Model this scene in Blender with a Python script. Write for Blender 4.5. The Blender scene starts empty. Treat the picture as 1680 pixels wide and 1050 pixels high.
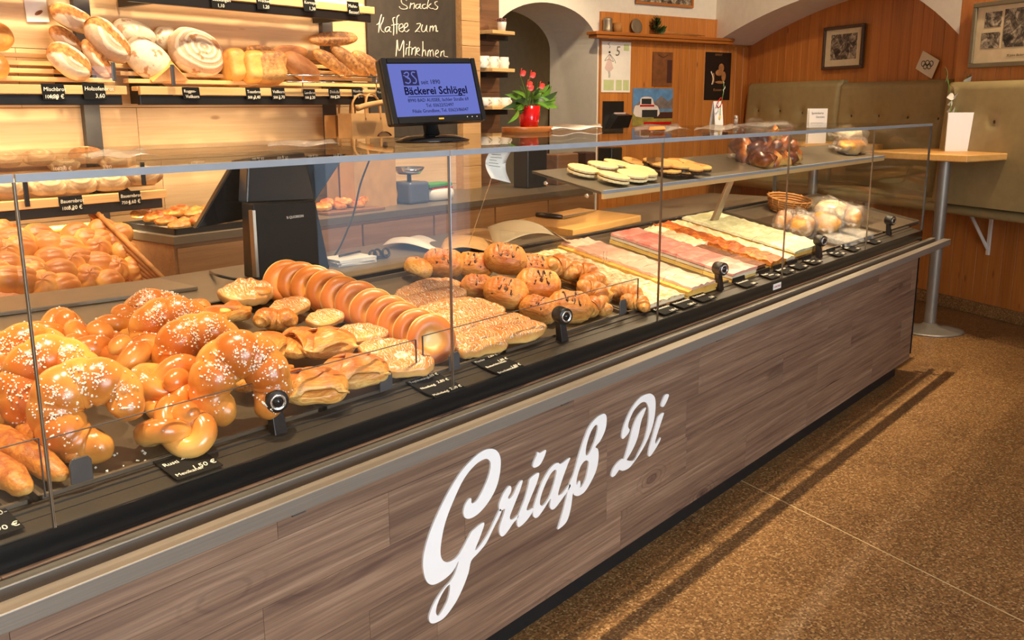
import bpy, bmesh, math, random
from mathutils import Vector, Matrix, Quaternion, noise as mnoise
random.seed(7)
PI = math.pi
scene = bpy.context.scene
COL = scene.collection

# ------------------------------------------------------------------ camera
F = 1551.0                                   # focal length in pixels of the 1680 wide frame
HEAD, PITCH, ROLL = math.radians(38.8926), math.radians(12.723), math.radians(-0.2172)
CAM = Vector((-0.6197, -1.42366, 1.408))
_f = Vector((math.cos(PITCH)*math.cos(HEAD), math.cos(PITCH)*math.sin(HEAD), -math.sin(PITCH)))
_r = _f.cross(Vector((0, 0, 1))).normalized()
_u = _r.cross(_f)
_c, _s = math.cos(ROLL), math.sin(ROLL)
_r, _u = _c*_r + _s*_u, -_s*_r + _c*_u
cd = bpy.data.cameras.new('camera')
cd.sensor_width = 36.0
cd.lens = F/1680*36.0
cd.clip_start = 0.02
cam = bpy.data.objects.new('camera', cd)
COL.objects.link(cam)
cam.matrix_world = Matrix(((_r.x, _u.x, -_f.x, CAM.x), (_r.y, _u.y, -_f.y, CAM.y), (_r.z, _u.z, -_f.z, CAM.z), (0, 0, 0, 1)))
scene.camera = cam

# ------------------------------------------------------------------ exposure, world
vs = scene.view_settings
scene.display_settings.display_device = 'sRGB'
vs.view_transform = 'Standard'
vs.look = 'None'
vs.exposure = 0.0
vs.gamma = 1.0
vs.use_curve_mapping = False
scene.cycles.max_bounces = 10
scene.cycles.transparent_max_bounces = 32
scene.cycles.caustics_reflective = False
scene.cycles.caustics_refractive = False
scene.cycles.sample_clamp_indirect = 6.0
w = bpy.data.worlds.new('world')
scene.world = w
w.use_nodes = True
w.node_tree.nodes['Background'].inputs[0].default_value = (0.62, 0.78, 1.0, 1)
w.node_tree.nodes['Background'].inputs[1].default_value = 1.2

# ------------------------------------------------------------------ lights
WARM = (1.0, 0.78, 0.50)
def spot(x, y, z, tx, ty, tz, power, angle, size=0.045, color=WARM, blend=0.6):
    ld = bpy.data.lights.new('ceiling_and_fill_spot', 'SPOT')
    ld.energy = power
    ld.color = color
    ld.spot_size = math.radians(angle)
    ld.spot_blend = blend
    ld.shadow_soft_size = size
    o = bpy.data.objects.new('ceiling_and_fill_spot', ld)
    o.location = (x, y, z)
    o.rotation_euler = (Vector((tx, ty, tz)) - Vector((x, y, z))).to_track_quat('-Z', 'Y').to_euler()
    COL.objects.link(o)
def area(name, loc, target, sx, sy, power, color):
    ld = bpy.data.lights.new(name, 'AREA')
    ld.shape = 'RECTANGLE'
    ld.size, ld.size_y = sx, sy
    ld.energy = power
    ld.color = color
    o = bpy.data.objects.new(name, ld)
    o.location = loc
    o.rotation_euler = (Vector(target) - Vector(loc)).to_track_quat('-Z', 'Y').to_euler()
    COL.objects.link(o)
CEIL = 2.95
for lx in (-0.35, 0.5, 1.35, 2.2, 3.05, 3.9, 4.6):          # row of ceiling spots above the counter
    spot(lx, 0.14, CEIL-0.06, lx+0.05, 0.36, 0.8, 255, 54, size=0.026, blend=0.95)
for lx in (-0.2, 0.55, 1.3, 2.05, 2.8, 3.5):                # spots washing the bread wall
    spot(lx, 1.5, CEIL-0.06, lx, 2.5, 1.35, 150 if lx < 1 else 120, 70)
spot(4.3, 2.0, CEIL-0.06, 4.35, 2.7, 1.6, 45, 70)
spot(4.75, 2.45, CEIL-0.06, 5.7, 3.4, 1.35, 75, 60)  # extra spot added to brighten the jamb of the arch
spot(5.0, 4.2, CEIL-0.1, 5.2, 4.3, 0.5, 22, 120)       # added fill light that lifts the dim passage walls, no known lamp
spot(5.2, 1.0, CEIL-0.06, 5.9, 2.9, 1.5, 115, 110)            # dimmer lamps of the seating corner
spot(5.2, -0.6, CEIL-0.06, 6.4, 0.6, 1.3, 120, 95)
# warm strip lamps under the bread shelves and at the ceiling front of the wall
for x0, x1, z_, pw in ((0.2, 1.65, 1.375, 6.5), (1.75, 2.35, 1.375, 3), (0.2, 1.75, 1.955, 11), (1.75, 3.05, 1.955, 8), (0.2, 1.75, 0.955, 8)):
    area('shelf_strip_light', ((x0+x1)/2, 2.315, z_), ((x0+x1)/2, 2.45, z_-0.5), x1-x0, 0.02, pw, (1.0, 0.76, 0.46))
area('case_strip_light', (3.2, 0.225, 1.128), (3.2, 0.33, 0.85), 2.6, 0.012, 11, (1.0, 0.78, 0.50))
# daylight of the shop windows behind the camera
area('window_daylight', (0.0, -4.6, 1.45), (0.0, 0, 1.45), 2.4, 1.9, 185, (0.82, 0.91, 1.0))
area('window_daylight', (5.33, -4.6, 1.1), (5.33, 0, 1.1), 1.76, 2.1, 10, (0.70, 0.82, 1.0))

# ------------------------------------------------------------------ pixel of the photograph -> point on a real plane of the room
def ray(px, py):
    return _f + _r*((px-840)/F) - _u*((py-525)/F)
def plane(px, py, p0, n, off=0.0):
    v = ray(px, py)
    n = Vector(n)
    return CAM + v*(((Vector(p0)+n*off-CAM).dot(n))/v.dot(n))
def at(px, py, x=None, y=None, z=None):
    v = ray(px, py)
    t = (x-CAM.x)/v.x if x is not None else (y-CAM.y)/v.y if y is not None else (z-CAM.z)/v.z
    return CAM + v*t
def depth(p):
    return (Vector(p)-CAM).dot(_f)
SL = 0.2                                     # the deck of the display case rises to the back
DN = Vector((0, -SL, 1)).normalized()
DECKR = Matrix.Rotation(math.atan(SL), 4, 'X')
def deck_z(y):
    return 0.769+SL*y
def deck(px, py, h=0.0):
    return plane(px, py, (0, 0, 0.769), DN, h)

# ------------------------------------------------------------------ materials
MATS = {}
def srgb(r, g, b):
    def c(v):
        v /= 255.0
        return v/12.92 if v <= 0.04045 else ((v+0.055)/1.055)**2.4
    return (c(r), c(g), c(b), 1.0)
class NT:
    def __init__(s, name):
        s.m = bpy.data.materials.new(name)
        s.m.use_nodes = True
        s.t = s.m.node_tree
        s.b = s.t.nodes['Principled BSDF']
        s.out = s.t.nodes['Material Output']
    def n(s, kind, **kw):
        x = s.t.nodes.new(kind)
        for k, v in kw.items():
            setattr(x, k, v)
        return x
    def l(s, a, b):
        s.t.links.new(a, b)
    def co(s, scale=(1, 1, 1), rnd=True, src='Object', rot=(0, 0, 0)):
        tc = s.n('ShaderNodeTexCoord')
        mp = s.n('ShaderNodeMapping')
        mp.inputs['Scale'].default_value = scale
        mp.inputs['Rotation'].default_value = rot
        s.l(tc.outputs[src], mp.inputs['Vector'])
        if rnd:
            oi = s.n('ShaderNodeObjectInfo')
            mu = s.n('ShaderNodeVectorMath', operation='SCALE')
            cb = s.n('ShaderNodeCombineXYZ')
            for i in range(3):
                s.l(oi.outputs['Random'], cb.inputs[i])
            s.l(cb.outputs[0], mu.inputs[0])
            mu.inputs['Scale'].default_value = 37.0
            s.l(mu.outputs[0], mp.inputs['Location'])
        return mp.outputs[0]
    def noise(s, vec, scale, detail=4, rough=0.55, dist=0.0):
        x = s.n('ShaderNodeTexNoise')
        x.inputs['Scale'].default_value = scale
        x.inputs['Detail'].default_value = detail
        x.inputs['Roughness'].default_value = rough
        x.inputs['Distortion'].default_value = dist
        s.l(vec, x.inputs['Vector'])
        return x.outputs['Fac']
    def ramp(s, fac, stops):
        x = s.n('ShaderNodeValToRGB')
        e = x.color_ramp.elements
        while len(e) < len(stops):
            e.new(0.5)
        for el, (p, c) in zip(e, stops):
            el.position = p
            el.color = c if len(c) == 4 else (*c, 1)
        s.l(fac, x.inputs[0])
        return x.outputs[0]
    def math(s, op, a, b=None, c=None):
        x = s.n('ShaderNodeMath', operation=op)
        for i, v in enumerate((a, b, c)):
            if v is None:
                continue
            if isinstance(v, (int, float)):
                x.inputs[i].default_value = v
            else:
                s.l(v, x.inputs[i])
        return x.outputs[0]
    def mix(s, fac, a, b, blend='MIX'):
        x = s.n('ShaderNodeMix', data_type='RGBA', blend_type=blend)
        for i, v in ((0, fac), (6, a), (7, b)):
            if isinstance(v, (int, float)):
                x.inputs[i].default_value = v
            elif isinstance(v, tuple):
                x.inputs[i].default_value = v
            else:
                s.l(v, x.inputs[i])
        return x.outputs[2]
    def xyz(s, vec):
        x = s.n('ShaderNodeSeparateXYZ')
        s.l(vec, x.inputs[0])
        return x.outputs
    def col(s, v):
        if isinstance(v, tuple):
            s.b.inputs['Base Color'].default_value = v
        else:
            s.l(v, s.b.inputs['Base Color'])
    def bump(s, h, strength=0.3, dist=0.01):
        x = s.n('ShaderNodeBump')
        x.inputs['Strength'].default_value = strength
        x.inputs['Distance'].default_value = dist
        s.l(h, x.inputs['Height'])
        s.l(x.outputs[0], s.b.inputs['Normal'])
    def set(s, **kw):
        for k, v in kw.items():
            s.b.inputs[k.replace('_', ' ')].default_value = v
    def vary(s, color, amt=0.25, hue=0.0):
        oi = s.n('ShaderNodeObjectInfo')
        h = s.n('ShaderNodeHueSaturation')
        v = s.math('MULTIPLY_ADD', oi.outputs['Random'], amt, 1-amt/2)
        s.l(v, h.inputs['Value'])
        s.l(color, h.inputs['Color'])
        return h.outputs[0]
def plain(name, color, rough=0.5, metal=0.0, spec=0.5, nz=0.06, **kw):
    if name in MATS:
        return MATS[name]
    t = NT(name)
    v = t.co()
    f = t.noise(v, 18, 3)
    a = tuple(min(1, c*(1-nz)) for c in color[:3])+(1,)
    b = tuple(min(1, c*(1+nz)) for c in color[:3])+(1,)
    t.col(t.ramp(f, [(0.3, a), (0.7, b)]))
    t.set(Roughness=rough, Metallic=metal)
    t.b.inputs['Specular IOR Level'].default_value = spec
    for k, val in kw.items():
        t.b.inputs[k.replace('_', ' ')].default_value = val
    MATS[name] = t.m
    return t.m
def wood(name, stops, axis='X', scale=1.0, knots=0.0, rough=0.5, vary=0.25, knot_col=srgb(70, 45, 32), grain=1.0, bump=0.08, cracks=0.0):
    t = NT(name)
    k = {'X': (0.5, 7, 7), 'Z': (7, 7, 0.5), 'Y': (7, 0.5, 7)}[axis]
    v = t.co(tuple(q*scale for q in k))
    n1 = t.noise(v, 2.0, 6, 0.6, 0.6)
    k2 = {'X': (0.9, 30, 30), 'Z': (30, 30, 0.9), 'Y': (30, 0.9, 30)}[axis]
    v2 = t.co(tuple(q*scale for q in k2))
    n2 = t.noise(v2, 2.5, 3, 0.6, 0.3)
    f = t.math('MULTIPLY_ADD', n2, 0.45*grain, t.math('MULTIPLY', n1, 1-0.45*grain))
    c = t.ramp(f, stops)
    if knots > 0:
        k3 = {'X': (1.0, 2.4, 2.4), 'Z': (2.4, 2.4, 1.0), 'Y': (2.4, 1, 2.4)}[axis]
        v3 = t.co(tuple(q*scale for q in k3))
        vo = t.n('ShaderNodeTexVoronoi')
        vo.inputs['Scale'].default_value = 2.6
        vo.inputs['Randomness'].default_value = 1.0
        dn = t.noise(v2, 1.2, 2)
        t.l(v3, vo.inputs['Vector'])
        d = t.math('ADD', vo.outputs['Distance'], t.math('MULTIPLY', t.math('SUBTRACT', dn, 0.5), 0.12))
        kf = t.ramp(d, [(0.03, (1, 1, 1, 1)), (0.05+0.10*knots, (0, 0, 0, 1))])
        c = t.mix(t.math('MULTIPLY', kf, 0.75), c, knot_col)
        if cracks:
            rg = t.math('MULTIPLY', t.ramp(t.math('SINE', t.math('MULTIPLY', d, 95.0)), [(0.35, (0, 0, 0, 1)), (0.9, (1, 1, 1, 1))]), t.ramp(d, [(0.08, (1, 1, 1, 1)), (0.34, (0, 0, 0, 1))]))
            c = t.mix(t.math('MULTIPLY', rg, 0.45), c, knot_col)
    if cracks:
        vg = t.co(tuple(q*scale for q in {'X': (1.6, 110, 110), 'Z': (110, 110, 1.6), 'Y': (110, 1.6, 110)}[axis]))
        wg = t.noise(vg, 1.6, 2, 0.5, 1.2)
        c = t.mix(t.math('MULTIPLY', t.ramp(wg, [(0.42, (1, 1, 1, 1)), (0.56, (0, 0, 0, 1))]), 0.30), c, knot_col)
        v4 = t.co(tuple(q*scale for q in {'X': (2.2, 26, 26), 'Z': (26, 26, 2.2), 'Y': (26, 2.2, 26)}[axis]))
        cn = t.noise(v4, 1.0, 3, 0.5, 0.5)
        v5 = t.co(tuple(q*scale for q in {'X': (0.8, 5, 5), 'Z': (5, 5, 0.8), 'Y': (5, 0.8, 5)}[axis]))
        bn_ = t.noise(v5, 1.1, 2)
        cf = t.math('MULTIPLY', t.ramp(cn, [(0.60, (0, 0, 0, 1)), (0.70, (1, 1, 1, 1))]), t.ramp(bn_, [(0.45, (0, 0, 0, 1)), (0.62, (1, 1, 1, 1))]))
        c = t.mix(t.math('MULTIPLY', cf, cracks), c, knot_col)
    t.col(t.vary(c, vary))
    t.set(Roughness=rough)
    t.bump(n2, bump, 0.004)
    return t.m
def glass(name, tint=(0.985, 0.99, 0.985, 1), rough=0.0, base=0.04, ior_pow=20.0):
    t = NT(name)
    lw = t.n('ShaderNodeLayerWeight')
    lw.inputs['Blend'].default_value = 0.5
    fac = t.math('MULTIPLY_ADD', t.math('POWER', lw.outputs['Facing'], ior_pow), 1-base, base)
    tr = t.n('ShaderNodeBsdfTransparent')
    tr.inputs[0].default_value = tint
    gl = t.n('ShaderNodeBsdfGlossy')
    gl.inputs['Roughness'].default_value = rough
    mx = t.n('ShaderNodeMixShader')
    t.l(fac, mx.inputs[0]); t.l(tr.outputs[0], mx.inputs[1]); t.l(gl.outputs[0], mx.inputs[2])
    t.l(mx.outputs[0], t.out.inputs['Surface'])
    return t.m
def film(name, tint=(0.96, 0.94, 0.9, 1), milk=0.06, gloss=0.2):
    t = NT(name)
    v = t.co()
    nz = t.noise(v, 30, 5, 0.65, 1.2)
    bp = t.n('ShaderNodeBump')
    bp.inputs['Strength'].default_value = 0.9
    bp.inputs['Distance'].default_value = 0.02
    t.l(nz, bp.inputs['Height'])
    tr = t.n('ShaderNodeBsdfTransparent')
    tr.inputs[0].default_value = tint
    gl = t.n('ShaderNodeBsdfGlossy')
    gl.inputs['Roughness'].default_value = 0.12
    df = t.n('ShaderNodeBsdfDiffuse')
    df.inputs[0].default_value = (0.85, 0.83, 0.8, 1)
    t.l(bp.outputs[0], gl.inputs['Normal'])
    m1 = t.n('ShaderNodeMixShader')
    m1.inputs[0].default_value = milk
    t.l(tr.outputs[0], m1.inputs[1]); t.l(df.outputs[0], m1.inputs[2])
    m2 = t.n('ShaderNodeMixShader')
    m2.inputs[0].default_value = gloss
    t.l(m1.outputs[0], m2.inputs[1]); t.l(gl.outputs[0], m2.inputs[2])
    t.l(m2.outputs[0], t.out.inputs['Surface'])
    return t.m
def pastry(name, pale, mid, dark, lo=0.15, hi=0.85, rough=0.32, spot_scale=14, amt=0.35, bump=0.25, coat=0.25, vary=0.22, src='Generated', bscale=60, streak=0.0):
    """baked dough: pale near the underside, browned on top, with blotchy browning"""
    t = NT(name)
    tc = t.n('ShaderNodeTexCoord')
    z = t.xyz(tc.outputs[src])[2]
    v = t.co()
    nz = t.noise(v, spot_scale, 4, 0.6)
    f = t.math('ADD', z, t.math('MULTIPLY', t.math('SUBTRACT', nz, 0.5), amt*2))
    c = t.ramp(f, [(lo, pale), ((lo+hi)/2, mid), (hi, dark)])
    fine = t.noise(v, bscale, 3)
    if streak:
        sv = t.co((14, 95, 60))
        sn = t.noise(sv, 1.6, 3, 0.6, 1.5)
        c = t.mix(t.math('MULTIPLY', t.ramp(sn, [(0.40, (1, 1, 1, 1)), (0.56, (0, 0, 0, 1))]), streak), c, dark)
        c = t.mix(t.math('MULTIPLY', t.ramp(sn, [(0.58, (0, 0, 0, 1)), (0.72, (1, 1, 1, 1))]), streak*0.7), c, pale)
        fine = t.math('ADD', fine, sn)
    t.col(t.vary(c, vary))
    t.set(Roughness=rough)
    t.b.inputs['Coat Weight'].default_value = coat
    t.b.inputs['Coat Roughness'].default_value = 0.25
    t.bump(fine, bump, 0.004)
    return t.m

M = {}
M['white_wall'] = plain('white_plaster', srgb(226, 218, 205), 0.9, nz=0.03)
M['ceiling'] = plain('ceiling_plaster', srgb(225, 218, 205), 0.9, nz=0.03)
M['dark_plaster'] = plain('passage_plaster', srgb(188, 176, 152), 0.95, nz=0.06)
M['black'] = plain('black_plastic', (0.012, 0.011, 0.011, 1), 0.35)
M['black_gloss'] = plain('black_gloss', (0.008, 0.008, 0.009, 1), 0.12)
M['apron'] = plain('black_printed_glass', (0.006, 0.006, 0.006, 1), 0.25)
M['plinth'] = plain('black_plinth', (0.01, 0.011, 0.012, 1), 0.4)
M['grey_metal'] = plain('dark_grey_metal', srgb(86, 84, 84), 0.35, 0.3)
M['chrome'] = plain('chrome', (0.75, 0.75, 0.75, 1), 0.12, 1.0)
M['white'] = plain('white_paint', srgb(250, 249, 247), 0.35, nz=0.01)
M['paper'] = plain('paper', srgb(238, 232, 222), 0.8, nz=0.03)
M['porcelain'] = plain('porcelain', srgb(243, 239, 228), 0.15, nz=0.02)
M['leather'] = plain('olive_leather', srgb(158, 142, 100), 0.42, nz=0.07)
M['card_black'] = plain('price_card_black', (0.010, 0.010, 0.010, 1), 0.8, 0.0, 0.15)
M['rail_dark'] = plain('dark_price_rail', srgb(58, 52, 45), 0.45, 0.3)
M['thin_film'] = film('thin_bag_film', (0.98, 0.97, 0.95, 1), 0.0, 0.09)
M['chalk'] = plain('chalk_white', srgb(250, 238, 215), 0.9)
M['sugar'] = plain('nib_sugar', srgb(252, 244, 228), 0.4, nz=0.02)
M['choc'] = plain('dark_chocolate', srgb(62, 34, 22), 0.3)
M['red'] = plain('red_glaze', srgb(190, 16, 18), 0.15)
M['leaf'] = plain('leaf_green', srgb(96, 142, 42), 0.4, nz=0.35)
M['dark_leaf'] = plain('dark_leaf_green', srgb(48, 74, 30), 0.5, nz=0.3)
M['flower_red'] = plain('flower_red', srgb(222, 70, 52), 0.4)
M['flower_white'] = plain('flower_white', srgb(238, 232, 214), 0.6)
M['kraft'] = plain('kraft_paper', srgb(186, 142, 90), 0.8, nz=0.1)
M['orange'] = plain('orange_print', srgb(214, 110, 40), 0.8)
M['brown_print'] = plain('brown_print', srgb(70, 34, 24), 0.8)
M['pewter'] = plain('pewter', srgb(150, 135, 115), 0.4, 0.7)
M['ledge_metal'] = plain('tray_steel', srgb(150, 138, 122), 0.38, 0.85)
M['deck'] = plain('deck_plate', srgb(112, 98, 82), 0.4, 0.5)
M['work'] = plain('worktop_grey', srgb(118, 104, 86), 0.38, 0.25)
M['edge'] = plain('ground_glass_edge', srgb(150, 154, 160), 0.4)
M['wicker'] = plain('wicker', srgb(176, 118, 58), 0.6, nz=0.3)
M['jam'] = plain('red_jam', srgb(110, 12, 16), 0.1)
M['custard'] = plain('custard', srgb(246, 206, 106), 0.35, nz=0.12)
M['vase_red'] = M['red']
M['glass'] = glass('clear_pane_glass')
M['glass_top'] = glass('top_pane_glass', (0.975, 0.98, 0.97, 1), base=0.05)
M['film'] = film('clear_film')
M['milky'] = film('milky_film', milk=0.3)
M['screen_blue'] = None
M['oak'] = wood('light_oak', [(0.25, srgb(198, 160, 112)), (0.5, srgb(222, 186, 138)), (0.75, srgb(236, 206, 160))], 'X', 1.0, 0.25, 0.5, 0.12, srgb(168, 118, 70))
M['oak_shelf'] = wood('shelf_beech', [(0.25, srgb(206, 160, 100)), (0.5, srgb(228, 186, 124)), (0.75, srgb(238, 202, 146))], 'X', 1.0, 0, 0.45, 0.12)
M['oak_v'] = wood('light_oak_upright', [(0.25, srgb(178, 132, 84)), (0.5, srgb(204, 160, 108)), (0.75, srgb(222, 180, 128))], 'X', 1.0, 0.3, 0.5, 0.15)
M['dark_oak'] = wood('dark_oak', [(0.25, srgb(92, 62, 42)), (0.5, srgb(124, 86, 58)), (0.75, srgb(150, 108, 74))], 'X', 1.0, 0.3, 0.5, 0.2)
M['cab'] = wood('cabinet_oak', [(0.25, srgb(132, 92, 58)), (0.5, srgb(164, 120, 78)), (0.75, srgb(186, 142, 98))], 'X', 1.0, 0.3, 0.5, 0.2)
M['front'] = wood('grey_larch', [(0.22, srgb(74, 53, 44)), (0.40, srgb(114, 88, 71)), (0.55, srgb(142, 113, 90)), (0.74, srgb(176, 146, 120))], 'X', 0.9, 0.7, 0.5, 0.2, srgb(66, 44, 40), 1.15, 0.14, 0.9)
M['pine'] = wood('varnished_pine', [(0.25, srgb(158, 92, 38)), (0.5, srgb(192, 120, 54)), (0.75, srgb(208, 138, 68))], 'Z', 1.0, 0.45, 0.38, 0.12, srgb(84, 40, 16))
M['pine_h'] = wood('varnished_pine_shelf', [(0.25, srgb(138, 76, 28)), (0.5, srgb(172, 102, 42)), (0.75, srgb(190, 118, 54))], 'X', 1.0, 0, 0.38, 0.1)
M['board'] = wood('maple_board', [(0.25, srgb(206, 148, 76)), (0.5, srgb(224, 170, 96)), (0.75, srgb(236, 186, 112))], 'X', 1.0, 0, 0.5, 0.1)
M['frame_wood'] = wood('dark_frame', [(0.3, srgb(52, 36, 24)), (0.7, srgb(92, 66, 42))], 'X', 1, 0, 0.4, 0.1)
M['grey_frame'] = plain('grey_gilt_frame', srgb(128, 118, 96), 0.4, 0.4)

def steel():
    t = NT('brushed_steel')
    v = t.co((1.5, 700, 700))
    f = t.noise(v, 3, 3)
    t.col(t.ramp(f, [(0.3, srgb(134, 126, 116)), (0.7, srgb(160, 151, 138))]))
    t.set(Metallic=0.5, Roughness=0.38)
    t.b.inputs['Anisotropic'].default_value = 0.5
    t.bump(f, 0.05, 0.001)
    return t.m
M['steel'] = steel()

def floor_mat():
    t = NT('pebble_floor')
    v = t.co(rnd=False)
    vo = t.n('ShaderNodeTexVoronoi')
    vo.inputs['Scale'].default_value = 170
    t.l(v, vo.inputs['Vector'])
    c = t.xyz(vo.outputs['Color'])[0]
    a = t.ramp(c, [(0.0, srgb(72, 48, 28)), (0.35, srgb(118, 84, 48)), (0.65, srgb(150, 110, 66)), (0.9, srgb(186, 144, 92)), (1.0, srgb(216, 182, 132))])
    n = t.noise(v, 3.0, 4)
    t.col(t.mix(0.4, a, t.ramp(n, [(0.3, srgb(104, 74, 44)), (0.7, srgb(150, 110, 66))])))
    t.set(Roughness=0.42)
    t.bump(vo.outputs['Distance'], 0.12, 0.002)
    return t.m
M['floor'] = floor_mat()
M['joint'] = plain('pale_joint', srgb(200, 170, 122), 0.7)

# doughs and breads
M['brioche'] = pastry('brioche_crust', srgb(252, 208, 120), srgb(240, 168, 76), srgb(198, 104, 32), 0.05, 0.98, 0.24, 9, 0.55, 0.06, 0.45, streak=0.12)
M['plait'] = pastry('knot_crust', srgb(252, 212, 128), srgb(240, 170, 82), srgb(204, 114, 42), 0.1, 0.9, 0.2, 12, 0.4, 0.05, 0.55)
M['danish'] = pastry('danish_crust', srgb(252, 206, 120), srgb(240, 168, 76), srgb(196, 106, 38), 0.1, 1.0, 0.36, 16, 0.6, 0.5, 0.2, streak=0.55)
M['croissant'] = pastry('croissant_crust', srgb(248, 202, 122), srgb(232, 160, 74), srgb(184, 98, 36), 0.05, 1.0, 0.4, 14, 0.5, 0.4, 0.15, streak=0.5)
M['choc_roll'] = pastry('chocolate_roll_crust', srgb(250, 200, 118), srgb(234, 160, 74), srgb(184, 98, 38), 0.1, 1.05, 0.5, 16, 0.5, 0.4, 0.12, streak=0.5)
M['roll'] = pastry('roll_crust', srgb(250, 212, 136), srgb(234, 172, 88), srgb(178, 104, 44), 0.05, 0.95, 0.4, 9, 0.4, 0.1, 0.1)
M['nut'] = pastry('cheese_crust', srgb(246, 192, 100), srgb(222, 146, 62), srgb(160, 84, 32), 0.1, 1.0, 0.5, 40, 0.7, 0.9, 0.1)
M['crumble'] = pastry('orange_crumble', srgb(244, 184, 90), srgb(222, 128, 44), srgb(166, 78, 26), 0.2, 0.9, 0.5, 40, 0.8, 0.9, 0.1)
M['almond'] = pastry('flaked_top', srgb(250, 234, 204), srgb(240, 214, 170), srgb(196, 150, 100), 0.3, 1.25, 0.6, 60, 0.7, 0.9, 0.0)
M['cream'] = pastry('cream_top', srgb(252, 238, 208), srgb(246, 222, 182), srgb(228, 190, 140), 0.2, 1.3, 0.5, 30, 0.5, 0.5, 0.0)
M['pink'] = pastry('pink_icing', srgb(252, 206, 186), srgb(246, 178, 160), srgb(232, 128, 116), 0.2, 1.2, 0.35, 18, 0.6, 0.3, 0.3)
M['rose'] = pastry('pale_rose_icing', srgb(252, 224, 204), srgb(246, 204, 182), srgb(236, 176, 150), 0.2, 1.2, 0.35, 18, 0.6, 0.4, 0.3)
M['yellow_cake'] = pastry('yellow_cake', srgb(250, 206, 112), srgb(236, 176, 78), srgb(200, 128, 50), 0.1, 1.1, 0.6, 30, 0.6, 0.6, 0.0)
M['green_white'] = pastry('white_green_icing', srgb(244, 238, 208), srgb(226, 220, 184), srgb(190, 186, 140), 0.2, 1.2, 0.5, 20, 0.7, 0.5, 0.0)
M['sponge'] = pastry('brown_sponge', srgb(206, 140, 76), srgb(160, 96, 48), srgb(100, 56, 30), 0.1, 1.0, 0.7, 50, 0.6, 0.8, 0.0)
M['cookie'] = pastry('shortbread', srgb(250, 226, 168), srgb(248, 222, 168), srgb(236, 200, 140), 0.1, 1.2, 0.6, 30, 0.4, 0.3, 0.0)
M['cookie_brown'] = pastry('baked_shortbread', srgb(236, 190, 116), srgb(228, 176, 100), srgb(206, 146, 76), 0.1, 1.2, 0.6, 30, 0.4, 0.3, 0.0)
M['crust'] = pastry('rye_crust', srgb(206, 160, 108), srgb(176, 120, 72), srgb(128, 78, 42), 0.1, 1.05, 0.6, 12, 0.5, 0.7, 0.0)
M['seeded'] = pastry('seeded_crust', srgb(222, 170, 100), srgb(192, 134, 74), srgb(120, 76, 42), 0.1, 1.0, 0.6, 55, 0.9, 0.9, 0.0)
M['toast'] = pastry('tin_loaf_crust', srgb(240, 190, 106), srgb(228, 166, 84), srgb(196, 124, 58), 0.1, 1.1, 0.5, 30, 0.5, 0.6, 0.0)

def floured(name, rings=True, band=True, ring_scale=26, flour=srgb(240, 224, 194), crust=srgb(176, 112, 58)):
    """floured loaf: proving-basket rings of flour, a bare brown tear along the middle"""
    t = NT(name)
    v = t.co(rnd=False)
    x, y, z = t.xyz(v)
    nz = t.noise(v, 16, 4)
    fine = t.noise(v, 70, 3)
    fl = t.ramp(fine, [(0.25, tuple(c*0.82 for c in flour[:3])+(1,)), (0.6, flour)])
    c = fl
    h = fine
    if rings:
        r = t.math('SQRT', t.math('ADD', t.math('MULTIPLY', x, x), t.math('MULTIPLY', y, t.math('MULTIPLY', y, 1.8))))
        sn = t.math('SINE', t.math('MULTIPLY_ADD', r, ring_scale*2*PI, t.math('MULTIPLY', nz, 3.0)))
        rg = t.ramp(sn, [(0.1, crust), (0.45, flour)])
        c = t.mix(0.5, fl, rg)
        h = t.math('ADD', fine, sn)
    if band:
        bb = t.math('ADD', t.math('ABSOLUTE', y), t.math('MULTIPLY', t.math('SUBTRACT', nz, 0.5), 0.07))
        bf = t.ramp(bb, [(0.016, (1, 1, 1, 1)), (0.024, (0, 0, 0, 1))])
        cr = t.ramp(fine, [(0.3, srgb(140, 80, 36)), (0.7, srgb(204, 140, 74))])
        c = t.mix(bf, c, cr)
    else:
        cf = t.ramp(nz, [(0.36, (1, 1, 1, 1)), (0.42, (0, 0, 0, 1))])
        c = t.mix(t.math('MULTIPLY', cf, 0.8), c, crust)
    t.col(t.vary(c, 0.15))
    t.set(Roughness=0.8)
    t.bump(h, 0.35, 0.004)
    return t.m
M['batard'] = floured('floured_batard')
M['wheel'] = floured('ringed_wheel', True, False, 34)
M['rustic'] = floured('cracked_rustic', False, False)
M['farm'] = floured('brown_farm_loaf', True, False, 30, srgb(206, 176, 134), srgb(136, 88, 50))

def donut_mat():
    t = NT('fried_dough')
    v = t.co(rnd=False)
    x, y, z = t.xyz(v)
    r = t.math('SQRT', t.math('ADD', t.math('MULTIPLY', x, x), t.math('MULTIPLY', y, y)))
    vn = t.co()
    nz = t.noise(vn, 16, 3)
    rr = t.math('ADD', r, t.math('MULTIPLY', t.math('SUBTRACT', nz, 0.5), 0.012))
    c = t.ramp(t.math('MULTIPLY', rr, 10), [(0.17, srgb(248, 216, 150)), (0.25, srgb(228, 156, 76)), (0.42, srgb(198, 110, 40)), (0.58, srgb(206, 118, 46))])
    band = t.ramp(t.math('MULTIPLY', t.math('ABSOLUTE', t.math('ADD', z, -0.001)), 100), [(0.2, (1, 1, 1, 1)), (0.6, (0, 0, 0, 1))])
    outer = t.ramp(t.math('MULTIPLY', r, 10), [(0.5, (0, 0, 0, 1)), (0.57, (1, 1, 1, 1))])
    c = t.mix(t.math('MULTIPLY', band, outer), c, srgb(248, 212, 140))
    t.col(t.vary(c, 0.18))
    t.set(Roughness=0.35)
    t.bump(t.noise(vn, 60, 3), 0.1, 0.003)
    return t.m
M['donut'] = donut_mat()
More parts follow.
